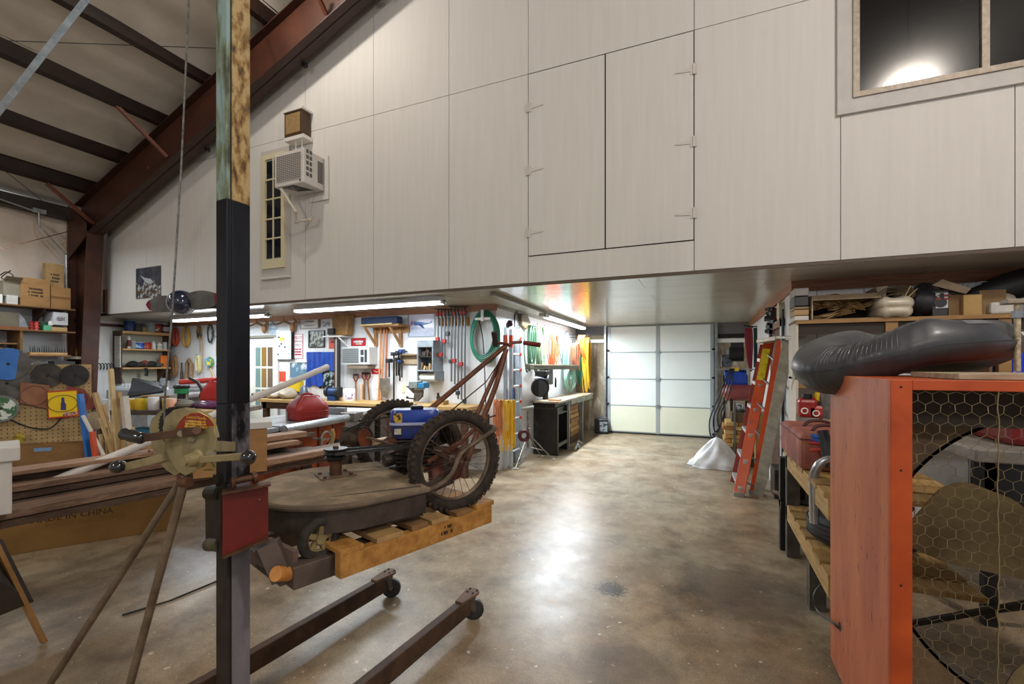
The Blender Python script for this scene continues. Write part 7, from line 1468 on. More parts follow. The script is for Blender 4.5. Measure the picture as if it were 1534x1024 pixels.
P(sl, 'top_cap', MB().beam(U(1143, 511, D=5.8), U(1172, 506, D=5.3), .16, .05), CAPM, bevel=.006)
for k in range(6):
    f = .04+k*.165; p = a1.lerp(b1, f); q = a3.lerp(b3, f+.02)
    P(sl, 'step', MB().beam(p+(q-p)*-.1, q, .05, .04), mt('c4c6c4', rough=.4, metal=.3)); P(sl, 'rear_strut', MB().beam(a2.lerp(b2, f), a1.lerp(b1, f+.05), .02, .02), GALV)
P(sl, 'yellow_label', MB().beam(a1.lerp(b1, .735)+(HC and Vector((-.015, -.035, 0))), a1.lerp(b1, .95)+Vector((-.015, -.035, 0)), .085, .012, up=(.3, 1, 0)), mt('e3cf1c', 'c9b21a', .4, scale=20, ramp=(.5, .6)))
for pq in ((a1, .0), (a2, .0)): P(sl, 'foot', MB().box(pq[0]+Vector((0, 0, .0)), (.12, .08, .06)), mt('9a958a', rough=.5, metal=.3), bevel=.005)
for f in (.45, .47): P(sl, 'rivet', MB().cyl(a1.lerp(b1, f)+Vector((-.03, -.05, 0)), a1.lerp(b1, f)+Vector((-.03, -.06, 0)), .012, n=8), STEEL)
wl_ = T('wooden_step_ladder', 'weathered grey wooden folded ladder leaning just right of the orange one', 'ladder', (.6, 6.2, 0))
WG = mt('8e8a7e', 'b5b0a2', .7, scale=9, bump=.1, c3='a5a090')
_, a4, b4 = rail(1136, 742, 5.46, 1182, 510, 4.84, .035, .11, WG, t=wl_)
a5, b5 = U(1139, 728, D=5.7), U(1178, 515, D=5.1); P(wl_, 'rail', MB().beam(a5, b5, .03, .06, up=(.3, 1, 0)), WG)
P(wl_, 'top_step', MB().beam(U(1170, 505, D=4.9), U(1199, 506, D=4.6), .12, .03), CAPM, bevel=.004)
for k in range(6): P(wl_, 'step', MB().beam(a4.lerp(b4, .08+k*.16), a5.lerp(b5, .1+k*.16), .08, .02), WG)
# white sack
sc = U(1072, 702, Z=0); top = U(1074, 660, D=6.85)
def sack(u, v):
    a = 2*math.pi*u; r = [.36, .37, .33, .24, .14, .06, .03][min(6, int(v*6.99))]*(1-(v*6.99 % 1)*0)
    rr_ = .36*(1-v)**.75*(1 if v > .06 else .93)*(1-.1*math.sin(math.pi*v))+.02
    fold = 1+.1*math.sin(a*5+v*4)+.06*math.sin(a*9-v*7)
    return Vector((sc.x+.0+(top.x-sc.x+.0)*v+rr_*fold*1.05*math.cos(a), sc.y+.15+(top.y-sc.y-.15)*v+rr_*fold*.7*math.sin(a), .005+.46*v**.95+.02*math.sin(a*3)*v*(1-v)*4))
m = MB().grid(sack, 44, 18, cu=True); m.f.append(tuple(i*18 for i in range(44))); m.f.append(tuple(i*18+17 for i in range(44)))
one('white_sack', m, mt('dfe2e6', 'eceef0', .5, scale=8, bump=.3, bs=6), 'crumpled white plastic sack slumped on the floor beside the ladders', 'sack', smooth=True)
# compressor area
cp_ = T('air_compressor', 'black air compressor with blue tank guard on a rack at the corridor end', 'compressor', (.45, 8.7, .0))
c = U(1102, 530, Y=8.9)
P(cp_, 'motor', MB().cyl(U(1092, 530, Y=8.9), U(1114, 530, Y=8.9), .13, n=20).box(U(1104, 520, Y=8.9), (.2, .14, .16)), BLACK, smooth=True)
P(cp_, 'pump_head', MB().box(U(1088, 540, Y=8.9), (.16, .16, .22)).cyl(U(1093, 524, Y=8.9), U(1093, 545, Y=8.9), .05, n=10), mt('2c2e33', '6a6e76', .4, .5, scale=20), bevel=.008)
P(cp_, 'blue_tank', MB().cyl(U(1086, 570, Y=8.9), U(1118, 569, Y=8.9), .2, n=24), mt('173e9a', 'b'[:0] or '1f4db5', .35, scale=3), smooth=True)
P(cp_, 'platform', MB().box(U(1100, 553, Y=8.9), (.6, .3, .02)), mt('8a8c90', rough=.5)); P(cp_, 'yellow_label', MB().box(U(1101, 553, Y=8.7), (.12, .01, .06)), YEL)
for px_ in (1085, 1118): p = U(px_, 570, Y=8.95); P(cp_, 'frame_leg', MB().bx(p.x-.02, p.x+.02, p.y-.02, p.y+.02, 0, p.z+.1), DKM)
t = T('red_air_tank', 'dull red horizontal air tank below the blue compressor tank', 'tank', U(1100, 588, Y=8.5)[:])
a, b = U(1084, 588, Y=8.5), U(1122, 588, Y=8.7); P(t, 'tank', MB().lathe([(0, 0), (.08, .012), (.135, .06), (.135, .5), (.08, .56), (0, .57)], a, b-a, 24), mt('7e2a24', '95403a', .4, scale=4), smooth=True)
P(t, 'foot', MB().bx(a.x+.1, a.x+.14, a.y-.05, a.y+.1, 0, a.z-.1), DKM); P(t, 'foot', MB().bx(a.x+.42, a.x+.46, a.y, a.y+.1, 0, a.z-.1), DKM)
hs = T('black_hose', 'bundle of black air hoses drooping from the compressor', 'hose', U(1075, 620, Y=8.4)[:])
for k in range(4):
    pts = [U(1094+k*2, 552, Y=8.6), U(1084+k*4, 575, Y=8.4), U(1074+k*5, 600, Y=8.35), U(1063+k*6, 630-k*5, Y=8.3), U(1066+k*5, 655-k*9, Y=8.3), U(1078+k, 640-k*3, Y=8.35), U(1086, 610, Y=8.4)]
    P(hs, 'hose_loop', MB().tube(pts, .011, 7, smooth=4), mt('17191e', rough=.35), smooth=True)
t = T('red_cord', 'hank of dark red hoses hanging at the corridor end', 'cord', U(1122, 500, Y=9.4)[:])
for k in range(9): P(t, 'strand', MB().tube([U(1116.5+k*1.2, 491, Y=9.4), U(1117+k*1.3, 515, Y=9.36), U(1120+k*.8, 540, Y=9.34), U(1124+k*.2, 556, Y=9.34)], .011, 6, smooth=3), mt(('8a2230', 'a02c34', '6e1a28')[k % 3], rough=.4), smooth=True)
P(t, 'hook', MB().cyl(U(1114, 487, Y=9.4), U(1128, 490, Y=9.4), .012), BLACK)
P(t, 'hook_arm', MB().cyl(U(1120, 489, Y=9.4), (XR-.001, 9.4, U(1120, 489, Y=9.4).z), .01), BLACK)
t = T('dark_green_hose', 'dark green hose hank next to the red one', 'hose', U(1133, 500, Y=9.2)[:])
for k in range(7): P(t, 'strand', MB().tube([U(1129.5+k*1.1, 491, Y=9.2), U(1130+k*1.2, 520, Y=9.16), U(1130+k*.8, 550, Y=9.14)], .012, 6, smooth=3), mt(('16302a', '1f4038')[k % 2], rough=.4), smooth=True)
P(t, 'hook', MB().cyl(U(1133, 489, Y=9.2), (XR-.001, 9.2, U(1133, 489, Y=9.2).z), .012), BLACK)
# firewood rack
t = T('scrap_wood_rack', 'low dark rack holding the stack of cut timber blocks', 'rack', U(1105, 668, Y=7.9)[:])
xa, xb = U(1080, 640, Y=7.9).x, XR-.03; z0 = .24
P(t, 'shelf', MB().bx(xa, xb, 7.75, 8.3, z0-.03, z0-.002), DKW); P(t, 'post', MB().bx(U(1099, 640, Y=7.72).x, U(1102, 640, Y=7.72).x, 7.68, 7.72, 0, 1.0), mt('6a675c', rough=.5))
P(t, 'base', MB().bx(xa+.12, xb, 7.8, 8.25, 0, z0-.03), DKW)
rn = random.Random(7); k = 0
for r_ in range(7):
    x = xa+.02+rn.uniform(0, .05); j_ = 0
    while x < xb-.12:
        w_ = rn.uniform(.1, .18); k += 1; hh = rn.uniform(.055, .062)
        o = one('wood_offcut', MB().bx(x, x+w_-.008, 7.75-rn.uniform(0, .06), 8.2, z0+r_*.064, z0+r_*.064+hh), mt(('b5894c', 'c9a468', 'a0703a', 'd6b880')[k % 4], rough=.6), 'timber offcut %s in the %s layer of the pile behind the orange ladder' % (['leftmost', 'second from left', 'third from left', 'fourth from left', 'fifth from left', 'sixth from left', 'rightmost'][j_], ['lowest', 'second', 'third', 'middle', 'fifth', 'sixth', 'top'][r_]), 'timber', 'offcuts in the scrap wood rack', bevel=.003); x += w_; j_ += 1
t = T('bench_vise_box', 'brown wooden box with a machine on top behind the ladder', 'box', U(1110, 635, Y=7.7)[:])
x0, x1, z0, z1 = RY(1096, 606, 1120, 622, 7.7); zz_ = .24+7*.064
P(t, 'box', MB().bx(x0, x1, 7.72, 8.0, zz_, zz_+.14), mt('5a4430', '7a6044', .6, scale=5)); P(t, 'machine', MB().cyl((x0+.05, 7.85, zz_+.2), (x0+.12, 7.85, zz_+.2), .08, n=16).ball((x1-.1, 7.85, zz_+.2), .07).box((x0+.2, 7.85, zz_+.16), (.2, .1, .05)), mt('3a3d40', 'b5b9bc', .35, .5, scale=14, ramp=(.45, .6)), smooth=True)
# things hanging on the right wall
for k, (py, s_) in enumerate(((470, 1.2), (482, 1), (496, .8))):
    c = U(1156+k*-1, py, X=XR-.06); t = T('tool_cluster', ['topmost dark cluster of hooks on the right corridor wall', 'middle dark cluster of hooks on the right corridor wall', 'lowest dark cluster of hooks on the right corridor wall'][k], 'hooks', c[:], 'dark hook clusters on the right corridor wall')
    m = MB(); rn = random.Random(k)
    for q in range(12): m.box(c+Vector((rn.uniform(-.05, .05), rn.uniform(-.14, .14), rn.uniform(-.07, .07)))*s_ if False else c+Vector((rn.uniform(-.04, .03), rn.uniform(-.14, .14)*s_, rn.uniform(-.07, .07)*s_)), (.05, .06, .04), Matrix.Rotation(rn.uniform(0, 3), 3, 'Z'))
    m.cyl(c, (XR-.001, c.y, c.z), .02); P(t, 'hooks', m, BLACK, kind='stuff')
one('red_level', MB().bx(XR-.04, XR-.012, U(1161, 480, X=XR).y, U(1165, 480, X=XR).y, U(1163, 500, X=XR).z, U(1163, 462, X=XR).z), mt('7a1a1f', rough=.4), 'dark red level hanging on the right corridor wall', 'level')
one('cream_clock', MB().cyl((XR-.002, U(1174, 465, X=XR).y, U(1174, 466, X=XR).z), (XR-.06, U(1174, 465, X=XR).y, U(1174, 466, X=XR).z), .11, n=20), mt('b5b096', 'd6d0b4', .5, scale=20), 'cream round fixture on the wall above the brown door', 'fixture', smooth=True)
one('glass_jug', MB().lathe([(.07, 0), (.08, .02), (.08, .15), (.04, .2), (.03, .24), (0, .24)], U(1153, 706, Z=0)+Vector((.03, .25, 0)), n=16), mt('7c7262', '9a9080', .3, scale=5), 'dusty jug on the floor behind the ladders', 'jug', smooth=True)
one('cardboard_tube', MB().bx(.66, .8, 7.2, 7.35, 0, .9), mt('8a6c44', 'a58655', .8), 'upright tan carton behind the ladders', 'carton')
# ================================================================== right bay shelves
BY = 5.12
RS = T('bay_shelf_unit', 'tall brown plywood shelf unit against the back wall of the right bay', 'shelf', (2.6, 5.35, 0))
SHB = mt('5e3f22', '7d5832', .6, scale=4, st=(1, 10, 10), bump=.05); SHE = mt('8f6a3c', 'a8804c', .6, scale=4, st=(1, 10, 10))
xs0 = U(1196, 500, Y=BY).x
z1_, z2_, z3_ = 1.99, 1.44, .95
P(RS, 'upright', MB().bx(xs0-.02, xs0, BY, YR-.04, 0, z1_-.025), mt('c9bfae', 'd8cfbf', .6, scale=5))
P(RS, 'shelf_board', MB().bx(xs0-.02, 3.1, BY, YR-.04, z1_-.02, z1_), SHB)
P(RS, 'shelf_edge', MB().bx(xs0-.02, 3.1, BY-.02, BY, z1_-.035, z1_), SHE); P(RS, 'shelf_rail', MB().bx(xs0, 3.1, BY+.02, BY+.04, z1_-.13, z1_-.035), mt('2c1d12', rough=.6))
P(RS, 'shelf_board', MB().bx(xs0-.02, 3.1, BY, YR-.04, z2_-.02, z2_), SHE); P(RS, 'shelf_rail', MB().bx(xs0, 3.1, BY+.0, BY+.02, z2_-.1, z2_-.02), SHE)
P(RS, 'shelf_board', MB().bx(xs0-.02, 3.1, BY-.1, YR-.04, z3_-.03, z3_), mt('b8a58a', rough=.6))
for px_, w_ in ((1336, .09), (1506, .08)):
    x = U(px_, 500, Y=BY).x; P(RS, 'divider', MB().bx(x-w_/2, x+w_/2, BY+.0, BY+.05, z2_, z1_-.04), SHE)
    P(RS, 'divider', MB().bx(x-w_/2, x+w_/2, BY+.0, BY+.05, z3_, z2_-.03), SHE)
x = U(1484, 500, Y=BY).x; P(RS, 'divider_panel', MB().bx(x, x+.02, BY+.02, YR-.04, z2_, z1_-.14), SHB)
P(RS, 'gusset', MB().prism([U(1188, 548, Y=BY), U(1195, 548, Y=BY), U(1186, 585, Y=BY)], (0, .02, 0)), WG)
def onS(px_, z, y=BY+.15): p = U(px_, 480, Y=y); p.z = z; return p
def shbox(lab, px0, py0, px1, py1, d, mat, name='cardboard_box', cat='box', z=z1_, Y=BY+.02, **k):
    x0, x1, z0, zt = RY(px0, py0, px1, py1, Y); t = T(name, lab, cat, ((x0+x1)/2, Y+d/2, z)); P(t, 'carton', MB().bx(x0, x1, Y, Y+d, z, zt), mat, bevel=k.get('bevel', .003)); return t, x0, x1, zt
t = T('plastic_sheet_stack', 'clear bag of layered black, tan and white sheets, left end of the top shelf', 'bag', onS(1205, z1_)[:])
for k, (c_, h_) in enumerate((('cfcbc4', .05), ('a98450', .06), ('8d7a5c', .03), ('26272a', .1), ('a5a099', .08))):
    x0, x1 = U(1190, 470, Y=BY+.03).x, U(1212, 470, Y=BY+.03).x; zz_ = z1_+[0, .05, .11, .14, .24][k]; P(t, 'layer', MB().bx(x0, x1, BY+.03, BY+.3, zz_, zz_+h_-.004), mt(c_, rough=.35), bevel=.008)
t = T('open_paper_carton', 'open cardboard carton lying on its side stuffed with tan paper bags', 'box', onS(1260, z1_)[:])
x0, x1 = U(1216, 460, Y=BY+.02).x, U(1318, 460, Y=BY+.02).x; zt_ = U(1265, 441, Y=BY+.02).z
for a_ in ((x0, x0+.01, BY+.02, BY+.35, z1_, zt_), (x1-.01, x1, BY+.02, BY+.35, z1_, zt_-.01)): P(t, 'side_panel', MB().bx(*a_), mt('b5a890', rough=.7))
P(t, 'top_panel', MB().bx(x0, x1, BY+.02, BY+.35, zt_-.01, zt_), mt('8f7c62', 'a8947a', .7)); P(t, 'top_flap', MB().prism([(x0, BY+.02, zt_-.002), (x1, BY+.02, zt_-.002), (x1, BY-.03, zt_-.05), (x0, BY-.03, zt_-.05)], (0, 0, .005)), mt('8f7c62', 'a8947a', .7)); P(t, 'bottom_panel', MB().bx(x0, x1, BY+.02, BY+.35, z1_, z1_+.008), mt('8f7c62', rough=.7)); P(t, 'back_panel', MB().bx(x0, x1, BY+.34, BY+.35, z1_, zt_), mt('2f2519', rough=.8))
rn = random.Random(3)
for k in range(11):
    cx = x0+.12+rn.random()*(x1-x0-.28); cz = z1_+.04+rn.random()*.17; a_ = rn.uniform(-.35, .35); 
    m = MB().grid(lambda u, v: Vector((cx+(u-.5)*.36*math.cos(a_)+0, BY+.06+.13*v+.015*math.sin(u*13+k), cz+(u-.5)*.3*math.sin(a_)+.02*math.sin(u*9+v*4+k))), 14, 5); m2 = MB(); m2.v = [v+Vector((0, .004, .02)) for v in m.v]; m2.f = m.f; m.add(m2.v, m2.f)
    one('paper_bag', m, mt(('8f7148', 'a88a5c', 'b59a6e')[k % 3], rough=.8), 'crumpled tan paper bag stuffed in the open carton', 'bag', 'paper bags in the open carton')
for k, (py0, py1, lab) in enumerate(((464, 486, 'lower clear bag of cream cloth bulging over the shelf edge'), (443, 465, 'upper clear bag of cream cloth under the rolled cloth'))):
    x0, x1, z0, zt = RY(1315-2*k, py0, 1370+k*2, py1, BY-.02); c = Vector(((x0+x1)/2, BY+.12, (z0+zt)/2))
    if k == 0: c.z = z1_+(zt-z0)/2-.01
    one('cloth_bag', MB().grid(lambda u, v: c+Vector(((x1-x0)/2*math.copysign(abs(math.cos(2*math.pi*u))**.5, math.cos(2*math.pi*u))*math.sin(math.pi*v)**.4 if 0 < v < 1 else 0, .2*math.copysign(abs(math.sin(2*math.pi*u))**.5, math.sin(2*math.pi*u))*math.sin(math.pi*v)**.4 if 0 < v < 1 else 0, -(zt-z0)/2*math.cos(math.pi*v)*(1+.1*math.sin(u*40)+.07*math.sin(u*23)))), 60, 12, cu=True), mt('b5aa94', 'd2c9b5', .3, scale=12, bump=.4, bs=9, coat=.3), lab, 'bag', 'clear cloth bags on the top shelf', smooth=True)
t = T('rolled_cloth', 'roll of cream cloth, its spiral end to the front, on top of the bags', 'cloth', onS(1338, 2.2)[:])
c = U(1340, 437, Y=BY-.02); pts = []; m = MB()
def rollf(u, v):
    a = u*2*math.pi*3.2; r = .025+.095*u+.006*math.sin(a*2.3); return c+Vector((r*1.35*math.cos(a), .42*v, r*.75*math.sin(a)-.03))
m.grid(rollf, 90, 4); m2 = MB().grid(lambda u, v: rollf(u, v)+(Vector((c.x, 0, c.z-.03))-Vector((rollf(u, v).x, 0, rollf(u, v).z))).normalized()*.009, 90, 4); m.add(m2.v, m2.f)
P(t, 'roll', m, mt('b8ad98', 'd0c6b2', .8, scale=10), smooth=True)
P(t, 'wood_splint', MB().beam(U(1352, 450, Y=BY-.03), U(1364, 428, Y=BY-.03), .02, .006), LT); P(t, 'wood_splint', MB().beam(U(1352, 452, Y=BY-.03), U(1374, 432, Y=BY-.03), .02, .006), LT)
P(t, 'loose_fold', MB().prism([U(1318, 450, Y=BY), U(1312, 430, Y=BY), U(1330, 428, Y=BY), U(1326, 446, Y=BY)], (0, .3, 0)), mt('7a6e5c', '958872', .8))
c = onS(1386, z1_, BY+.14)
one('black_cable_bag', MB().grid(lambda u, v: c+Vector((.16*math.sin(math.pi*v)*math.cos(2*math.pi*u)*(1+.2*math.sin(11*u)), .13*math.sin(math.pi*v)*math.sin(2*math.pi*u), .15-.15*math.cos(math.pi*v)*(1+.12*math.sin(15*u+6*v)))), 40, 14, cu=True), mt('141416', '2b2b30', .4, scale=12, bump=.5, bs=10), 'black bundle of cables and plastic on the top shelf', 'bundle', smooth=True)
t, x0, x1, zt = shbox('dark box with white printed front showing a tool picture', 1397, 435, 1420, 473, .2, mt('23242a', '2c2d33', .5), name='tool_box')
P(t, 'printed_front', MB().bx(x0+.02, x1-.0, BY+.015, BY+.02, z1_+.07, zt-.02), mt('c4c2be', rough=.5)); P(t, 'tool_picture', MB().cyl(((x0+x1)/2, BY+.015, z1_+.12), ((x0+x1)/2, BY+.012, z1_+.12), .045).bx(x0+.05, x1-.03, BY+.011, BY+.015, z1_+.16, z1_+.2), mt('2c2d33'))
scrawl(t, ((x0+x1)/2+.01, BY+.013, zt-.06), .11, .06, 2, mt('8e3a2a'), seed=8)
t, x0, x1, zt = shbox('plain brown carton with a paler front, right of the printed box', 1421, 441, 1466, 473, .3, mt('6f5534', '836743', .8), Y=BY+.03)
P(t, 'front_panel', MB().bx(x0+.08, x1-.0, BY-.02, BY+.028, z1_, zt-.01), mt('a58550', 'b5955e', .8)); P(t, 'side_flap', MB().bx(x1+.01, x1+.18, BY+.04, BY+.05, z1_, zt+.03), mt('7a6040', '907450', .8))
one('flattened_carton', MB().prism([U(1396, 427, Y=BY+.1), U(1412, 418, Y=BY+.1), U(1455, 432, Y=BY+.1), U(1447, 440, Y=BY+.1)], (0, .18, .01)), mt('9a8468', 'b59f84', .7, scale=5), 'flattened pale carton lying tilted over the printed box', 'box')
one('clear_wrap', MB().grid(lambda u, v: U(1452, 432, Y=BY+.15)+Vector(((u-.5)*.3, v*.1, .06*math.sin(u*9+v*5))), 14, 6), mt('b5bcc0', rough=.15, alpha=.5), 'scrap of clear plastic wrap beside the flattened carton', 'plastic')
one('towel_stack', MB().bx(*RY(1482, 460, 1530, 468, BY+.0)[:2], BY-.02, BY+.3, z1_, z1_+.1), mt('c2bfb6', 'd6d3ca', .5, scale=20, bump=.4), 'stack of white ribbed sheets at the right of the top shelf', 'sheets', bevel=.02)
one('white_dome_cap', MB().ball(onS(1495, z1_+.13), (.11, .1, .07)), mt('bdb19e', rough=.6), 'beige rounded cap on top of the ribbed white sheets', 'cap', smooth=True)
one('black_bag', MB().grid(lambda u, v: onS(1525, z1_+.27, BY+.2)+Vector((.42*math.sin(math.pi*v)*math.cos(2*math.pi*u), .12*math.sin(math.pi*v)*math.sin(2*math.pi*u), -.13*math.cos(math.pi*v)+.25*math.sin(math.pi*v)*math.cos(2*math.pi*u)*.5)), 30, 10, cu=True), mt('0f0f11', rough=.5), 'black bag at the right end of the top shelf', 'bag', smooth=True)
# second shelf items
for k, (px_, c_, cb, lab) in enumerate(((1199, '1a1a1e', 'b9bcbe', 'dark jar with pale label, leftmost on the middle shelf'), (1207, '1c1c20', '8e3a42', 'dark-lidded jar with red label on the middle shelf'), (1215, '1a1a1c', 'a89a98', 'dark-lidded jar third on the middle shelf'), (1224, '222326', '7f7c78', 'black-lidded jar beside the tube'))):
    c = onS(px_, 1.60, BY+.08); can(lab, c, .045, .1, mt(cb, rough=.4), mt(c_, rough=.4), None, 'jars on the middle bay shelf', name='lidded_jar', cat='jar')
one('pine_drawer', MB().bx(U(1196, 530, Y=BY-.0).x+.005, U(1226, 530, Y=BY).x, BY-.02, BY+.2, 1.46, 1.595), mt('c2a680', 'd5bc98', .6, scale=5), 'pale pine box under the row of jars on the middle shelf', 'box', bevel=.003)
for k, px_ in enumerate((1234, 1244)): one('pale_tub', MB().cyl(onS(px_, 1.44, BY+.1), onS(px_, 1.64, BY+.1), .05, n=14), mt('9a9a88', 'b5b5a5', .4), ['pale tub on the middle shelf, left of the pair', 'pale tub on the middle shelf, right of the pair'][k], 'tub', smooth=True)
t = T('blue_plastic_crate', 'bright blue plastic container at the right of the middle shelf', 'container', onS(1525, 1.44)[:])
x0, x1, z0, zt = RY(1512, 502, 1545, 541, BY); P(t, 'body', MB().bx(x0, x1, BY+.02, BY+.3, 1.44, zt), mt('1b37c4', '2346dc', .3, scale=2), bevel=.01)
for k in range(3): P(t, 'rib', MB().bx(x0+.03+.07*k, x0+.045+.07*k, BY+.01, BY+.02, 1.46, zt-.02), mt('8aa4e8', rough=.3))
P(t, 'lid', MB().bx(x0-.01, x1+.01, BY+.01, BY+.31, zt, zt+.03), WHITE)
one('white_bottle', MB().cyl(onS(1501, 1.44, BY+.1), onS(1501, 1.6, BY+.1), .035, n=12).cyl(onS(1500, 1.6, BY+.1), onS(1500, 1.68, BY+.1), .02, n=10), mt('b5b5b0', rough=.4), 'grey-white bottle behind the right tip of the inner tube', 'bottle', smooth=True)
# crutch-like pole
t = T('support_pole', 'speckled round pole with a flat head standing on top of the orange cabinet', 'pole', (.93, 2.35, 1.53))
pt, pb_ = U(1524, 455, D=1.95), U(1524, 556, D=1.95); P(t, 'pole', MB().cyl(pb_, pt, .011, n=12), mt('8f8468', 'c2b89a', .5, scale=40, ramp=(.4, .6)), smooth=True)
P(t, 'head', MB().box(pt+Vector((.02, 0, .01)), (.13, .06, .02)), mt('8a8270', 'a59c88', .5), bevel=.003); P(t, 'collar', MB().cyl(pt+Vector((0, 0, -.06)), pt+Vector((0, 0, -.03)), .018, n=10), STEEL)
# ------------------------------------------------ small shelf with gas cans
fz_ = 1.07
SH2 = T('can_ledge', 'whitish ledge board fixed to the bay wall under the fuel cans', 'shelf', (1.2, 5.3, fz_))
P(SH2, 'ledge', MB().bx(1.0, 2.2, 4.95, 5.11, fz_-.04, fz_-.001), mt('b5a88e', rough=.6)); 
def jug(lab, px_, py0, py1, w_, mat):
    c = U(px_, py1, Y=5.02); c.z = fz_; h = U(px_, py0, Y=5.02).z-fz_
    t = T('fuel_can', lab, 'fuel can', c[:]); P(t, 'tank', MB().bx(c.x-w_/2, c.x+w_/2, c.y-.06, c.y+.08, c.z, c.z+h*.8), mat, bevel=.03); P(t, 'cap', MB().cyl(c+Vector((0, 0, h*.78)), c+Vector((0, 0, h)), .04, n=14), BLACK, smooth=True)
    P(t, 'white_mark', MB().torus(c+Vector((-.03, -.062, h*.3)), (0, 1, 0), .025, .006, 16, 5), WHITE); P(t, 'handle', MB().tube([c+Vector((-w_*.3, 0, h*.78)), c+Vector((-w_*.1, 0, h*.93)), c+Vector((w_*.4, 0, h*.78))], .014, 7), mat, smooth=True); return t
jug('dark red tall fuel can left of the pair under the inner tube', 1209, 590, 624, .16, mt('8a1f1c', '9c2a24', .35, scale=5))
jug('brighter red short fuel can right of the pair under the inner tube', 1226, 601, 628, .2, mt('a5281c', 'b5352a', .35, scale=5))
one('yellow_funnel', MB().lathe([(.03, 0), (.035, .08), (.012, .12), (.01, .2)], U(1225, 606, Y=5.18)+Vector((0, 0, .02)), n=12), YEL, 'yellow nozzle sticking up behind the fuel cans', 'nozzle', smooth=True)
one('ribbed_grey_bottle', MB().lathe([(.06, 0), (.06, .2), (.05, .25), (0, .25)], Vector((U(1240, 600, Y=4.98).x, 5.0, fz_)), n=14), mt('4a4442', '6a625e', .4, scale=20), 'dark ribbed bottle right of the fuel cans', 'bottle', smooth=True)
# ================================================================== bench with tires
bx0, bx1, by0, by1 = .62, 1.28, 2.95, 4.35; bz = .86
BN = T('tire_bench', 'rough pine workbench with dark posts beside the orange cabinet', 'workbench', (1.0, 3.7, 0))
PN = mt('a07c46', 'c2a064', .65, scale=5, st=(8, 1, 8), bump=.1)
P(BN, 'front_rail', MB().bx(bx0, bx0+.035, by0, by1, bz-.14, bz-.02), PN, bevel=.003); P(BN, 'front_rail', MB().bx(bx0, bx0+.035, by0, by1, .3, .4), PN, bevel=.003)
for k in range(7): y = by0+k*.2; P(BN, 'deck_board', MB().bx(bx0-.02, bx1, y, y+.17, bz-.02, bz+.01), (PN, mt('8a6a3c', 'a5834e', .7, scale=6))[k % 2], bevel=.002)
for k in range(7): y = by0+k*.2; P(BN, 'lower_board', MB().bx(bx0+.0, bx1, y, y+.15, .4, .425), (PN, mt('8a6a3c', 'a5834e', .7, scale=6))[k % 2])
for y, zt_ in ((3.42, .298), (4.28, bz-.021)): P(BN, 'post', MB().bx(bx0+.0, bx0+.09, y, y+.09, 0, zt_), mt('38342e', '5a5248', .6, .1, scale=9))
P(BN, 'post', MB().bx(bx1-.09, bx1, 4.26, 4.35, 0, bz-.02), DKM); P(BN, 'back_rail', MB().bx(bx1-.02, bx1, 2.95, 4.3, .7, .8), DKM)
P(BN, 'black_leg', MB().bx(bx0-.03, bx0+.06, 4.42, 4.5, 0, .78), BLACK); P(BN, 'black_brace', MB().bx(bx0-.03, bx1, 4.38, 4.5, .36, .42), DKM)
def tire(lab, c, R1, r, ax_):
    t = T('car_tire', lab, 'tire', c[:]); c = Vector(c); pr = []
    for q in range(19): a_ = R(-115+230*q/18); pr.append((R1-r+r*1.0*math.copysign(abs(math.cos(a_))**.75, math.cos(a_)), r*.95*math.copysign(abs(math.sin(a_))**.8, math.sin(a_))))
    ca_ = P(t, 'carcass', MB().lathe(pr+[pr[0]], c, ax_, 48), mt('252525', '3a3937', .6, scale=14, bump=.15), smooth=True)
    for z_ in (-.045, -.015, .015, .045): P(ca_, 'tread_groove', MB().torus(c+Vector(ax_)*z_, ax_, R1-.002, .004, 48, 5), BLACK)
    return t
tire('lower of two stacked tires on the bench shelf', (.9, 3.5, .53), .28, .095, (0, 0, 1)); tire('upper of two stacked tires under the bench top', (.93, 3.62, .725), .27, .085, (0, 0, 1))
# leather bag
t = T('red_leather_trunk', 'pinkish-red dusty leather trunk with strap handles lying on the bench', 'trunk', (.95, 3.9, bz+.01))
LE = mt('7d4438', 'b07060', .75, scale=4, bump=.2, bs=18, c3='965648')
q = [U(1172, 636, D=3.95), U(1215, 695, D=3.0)]; zt_ = bz+.25
P(t, 'body', MB().bx(.58, 1.0, 3.5, 4.32, bz+.012, zt_), LE, bevel=.03)
P(t, 'lid_seam', MB().bx(.575, 1.005, 3.49, 4.33, zt_-.035, zt_-.03), mt('6a3a30', rough=.7))
for k, y in enumerate((3.68, 3.95)): P(t, 'handle', MB().tube([(.68, y, zt_), (.72, y+.02, zt_+.035), (.82, y+.06, zt_+.035), (.9, y+.1, zt_)], .012, 7, smooth=4), mt('4a2018', rough=.6), smooth=True)
t = T('jack_handle', 'bent bright aluminium tube rising from the tires to the bench top', 'tube', U(1222, 780, D=2.8)[:])
P(t, 'tube', MB().tube([U(1220, 783, D=2.8), U(1219, 740, D=2.8), U(1220, 712, D=2.8), U(1227, 696, D=2.78), U(1240, 688, D=2.76), U(1256, 688, D=2.74)], .026, 12, smooth=4), mt('a5aab0', 'c2c7cc', .25, .85, scale=5), smooth=True)
one('grip_tool', MB().tube([U(1232, 645, D=2.82), U(1236, 660, D=2.8), U(1240, 680, D=2.78), U(1246, 700, D=2.76)], .032, 10), mt('2c2e33', rough=.5), 'dark grey rubber grip standing up beside the cabinet', 'grip', smooth=True)
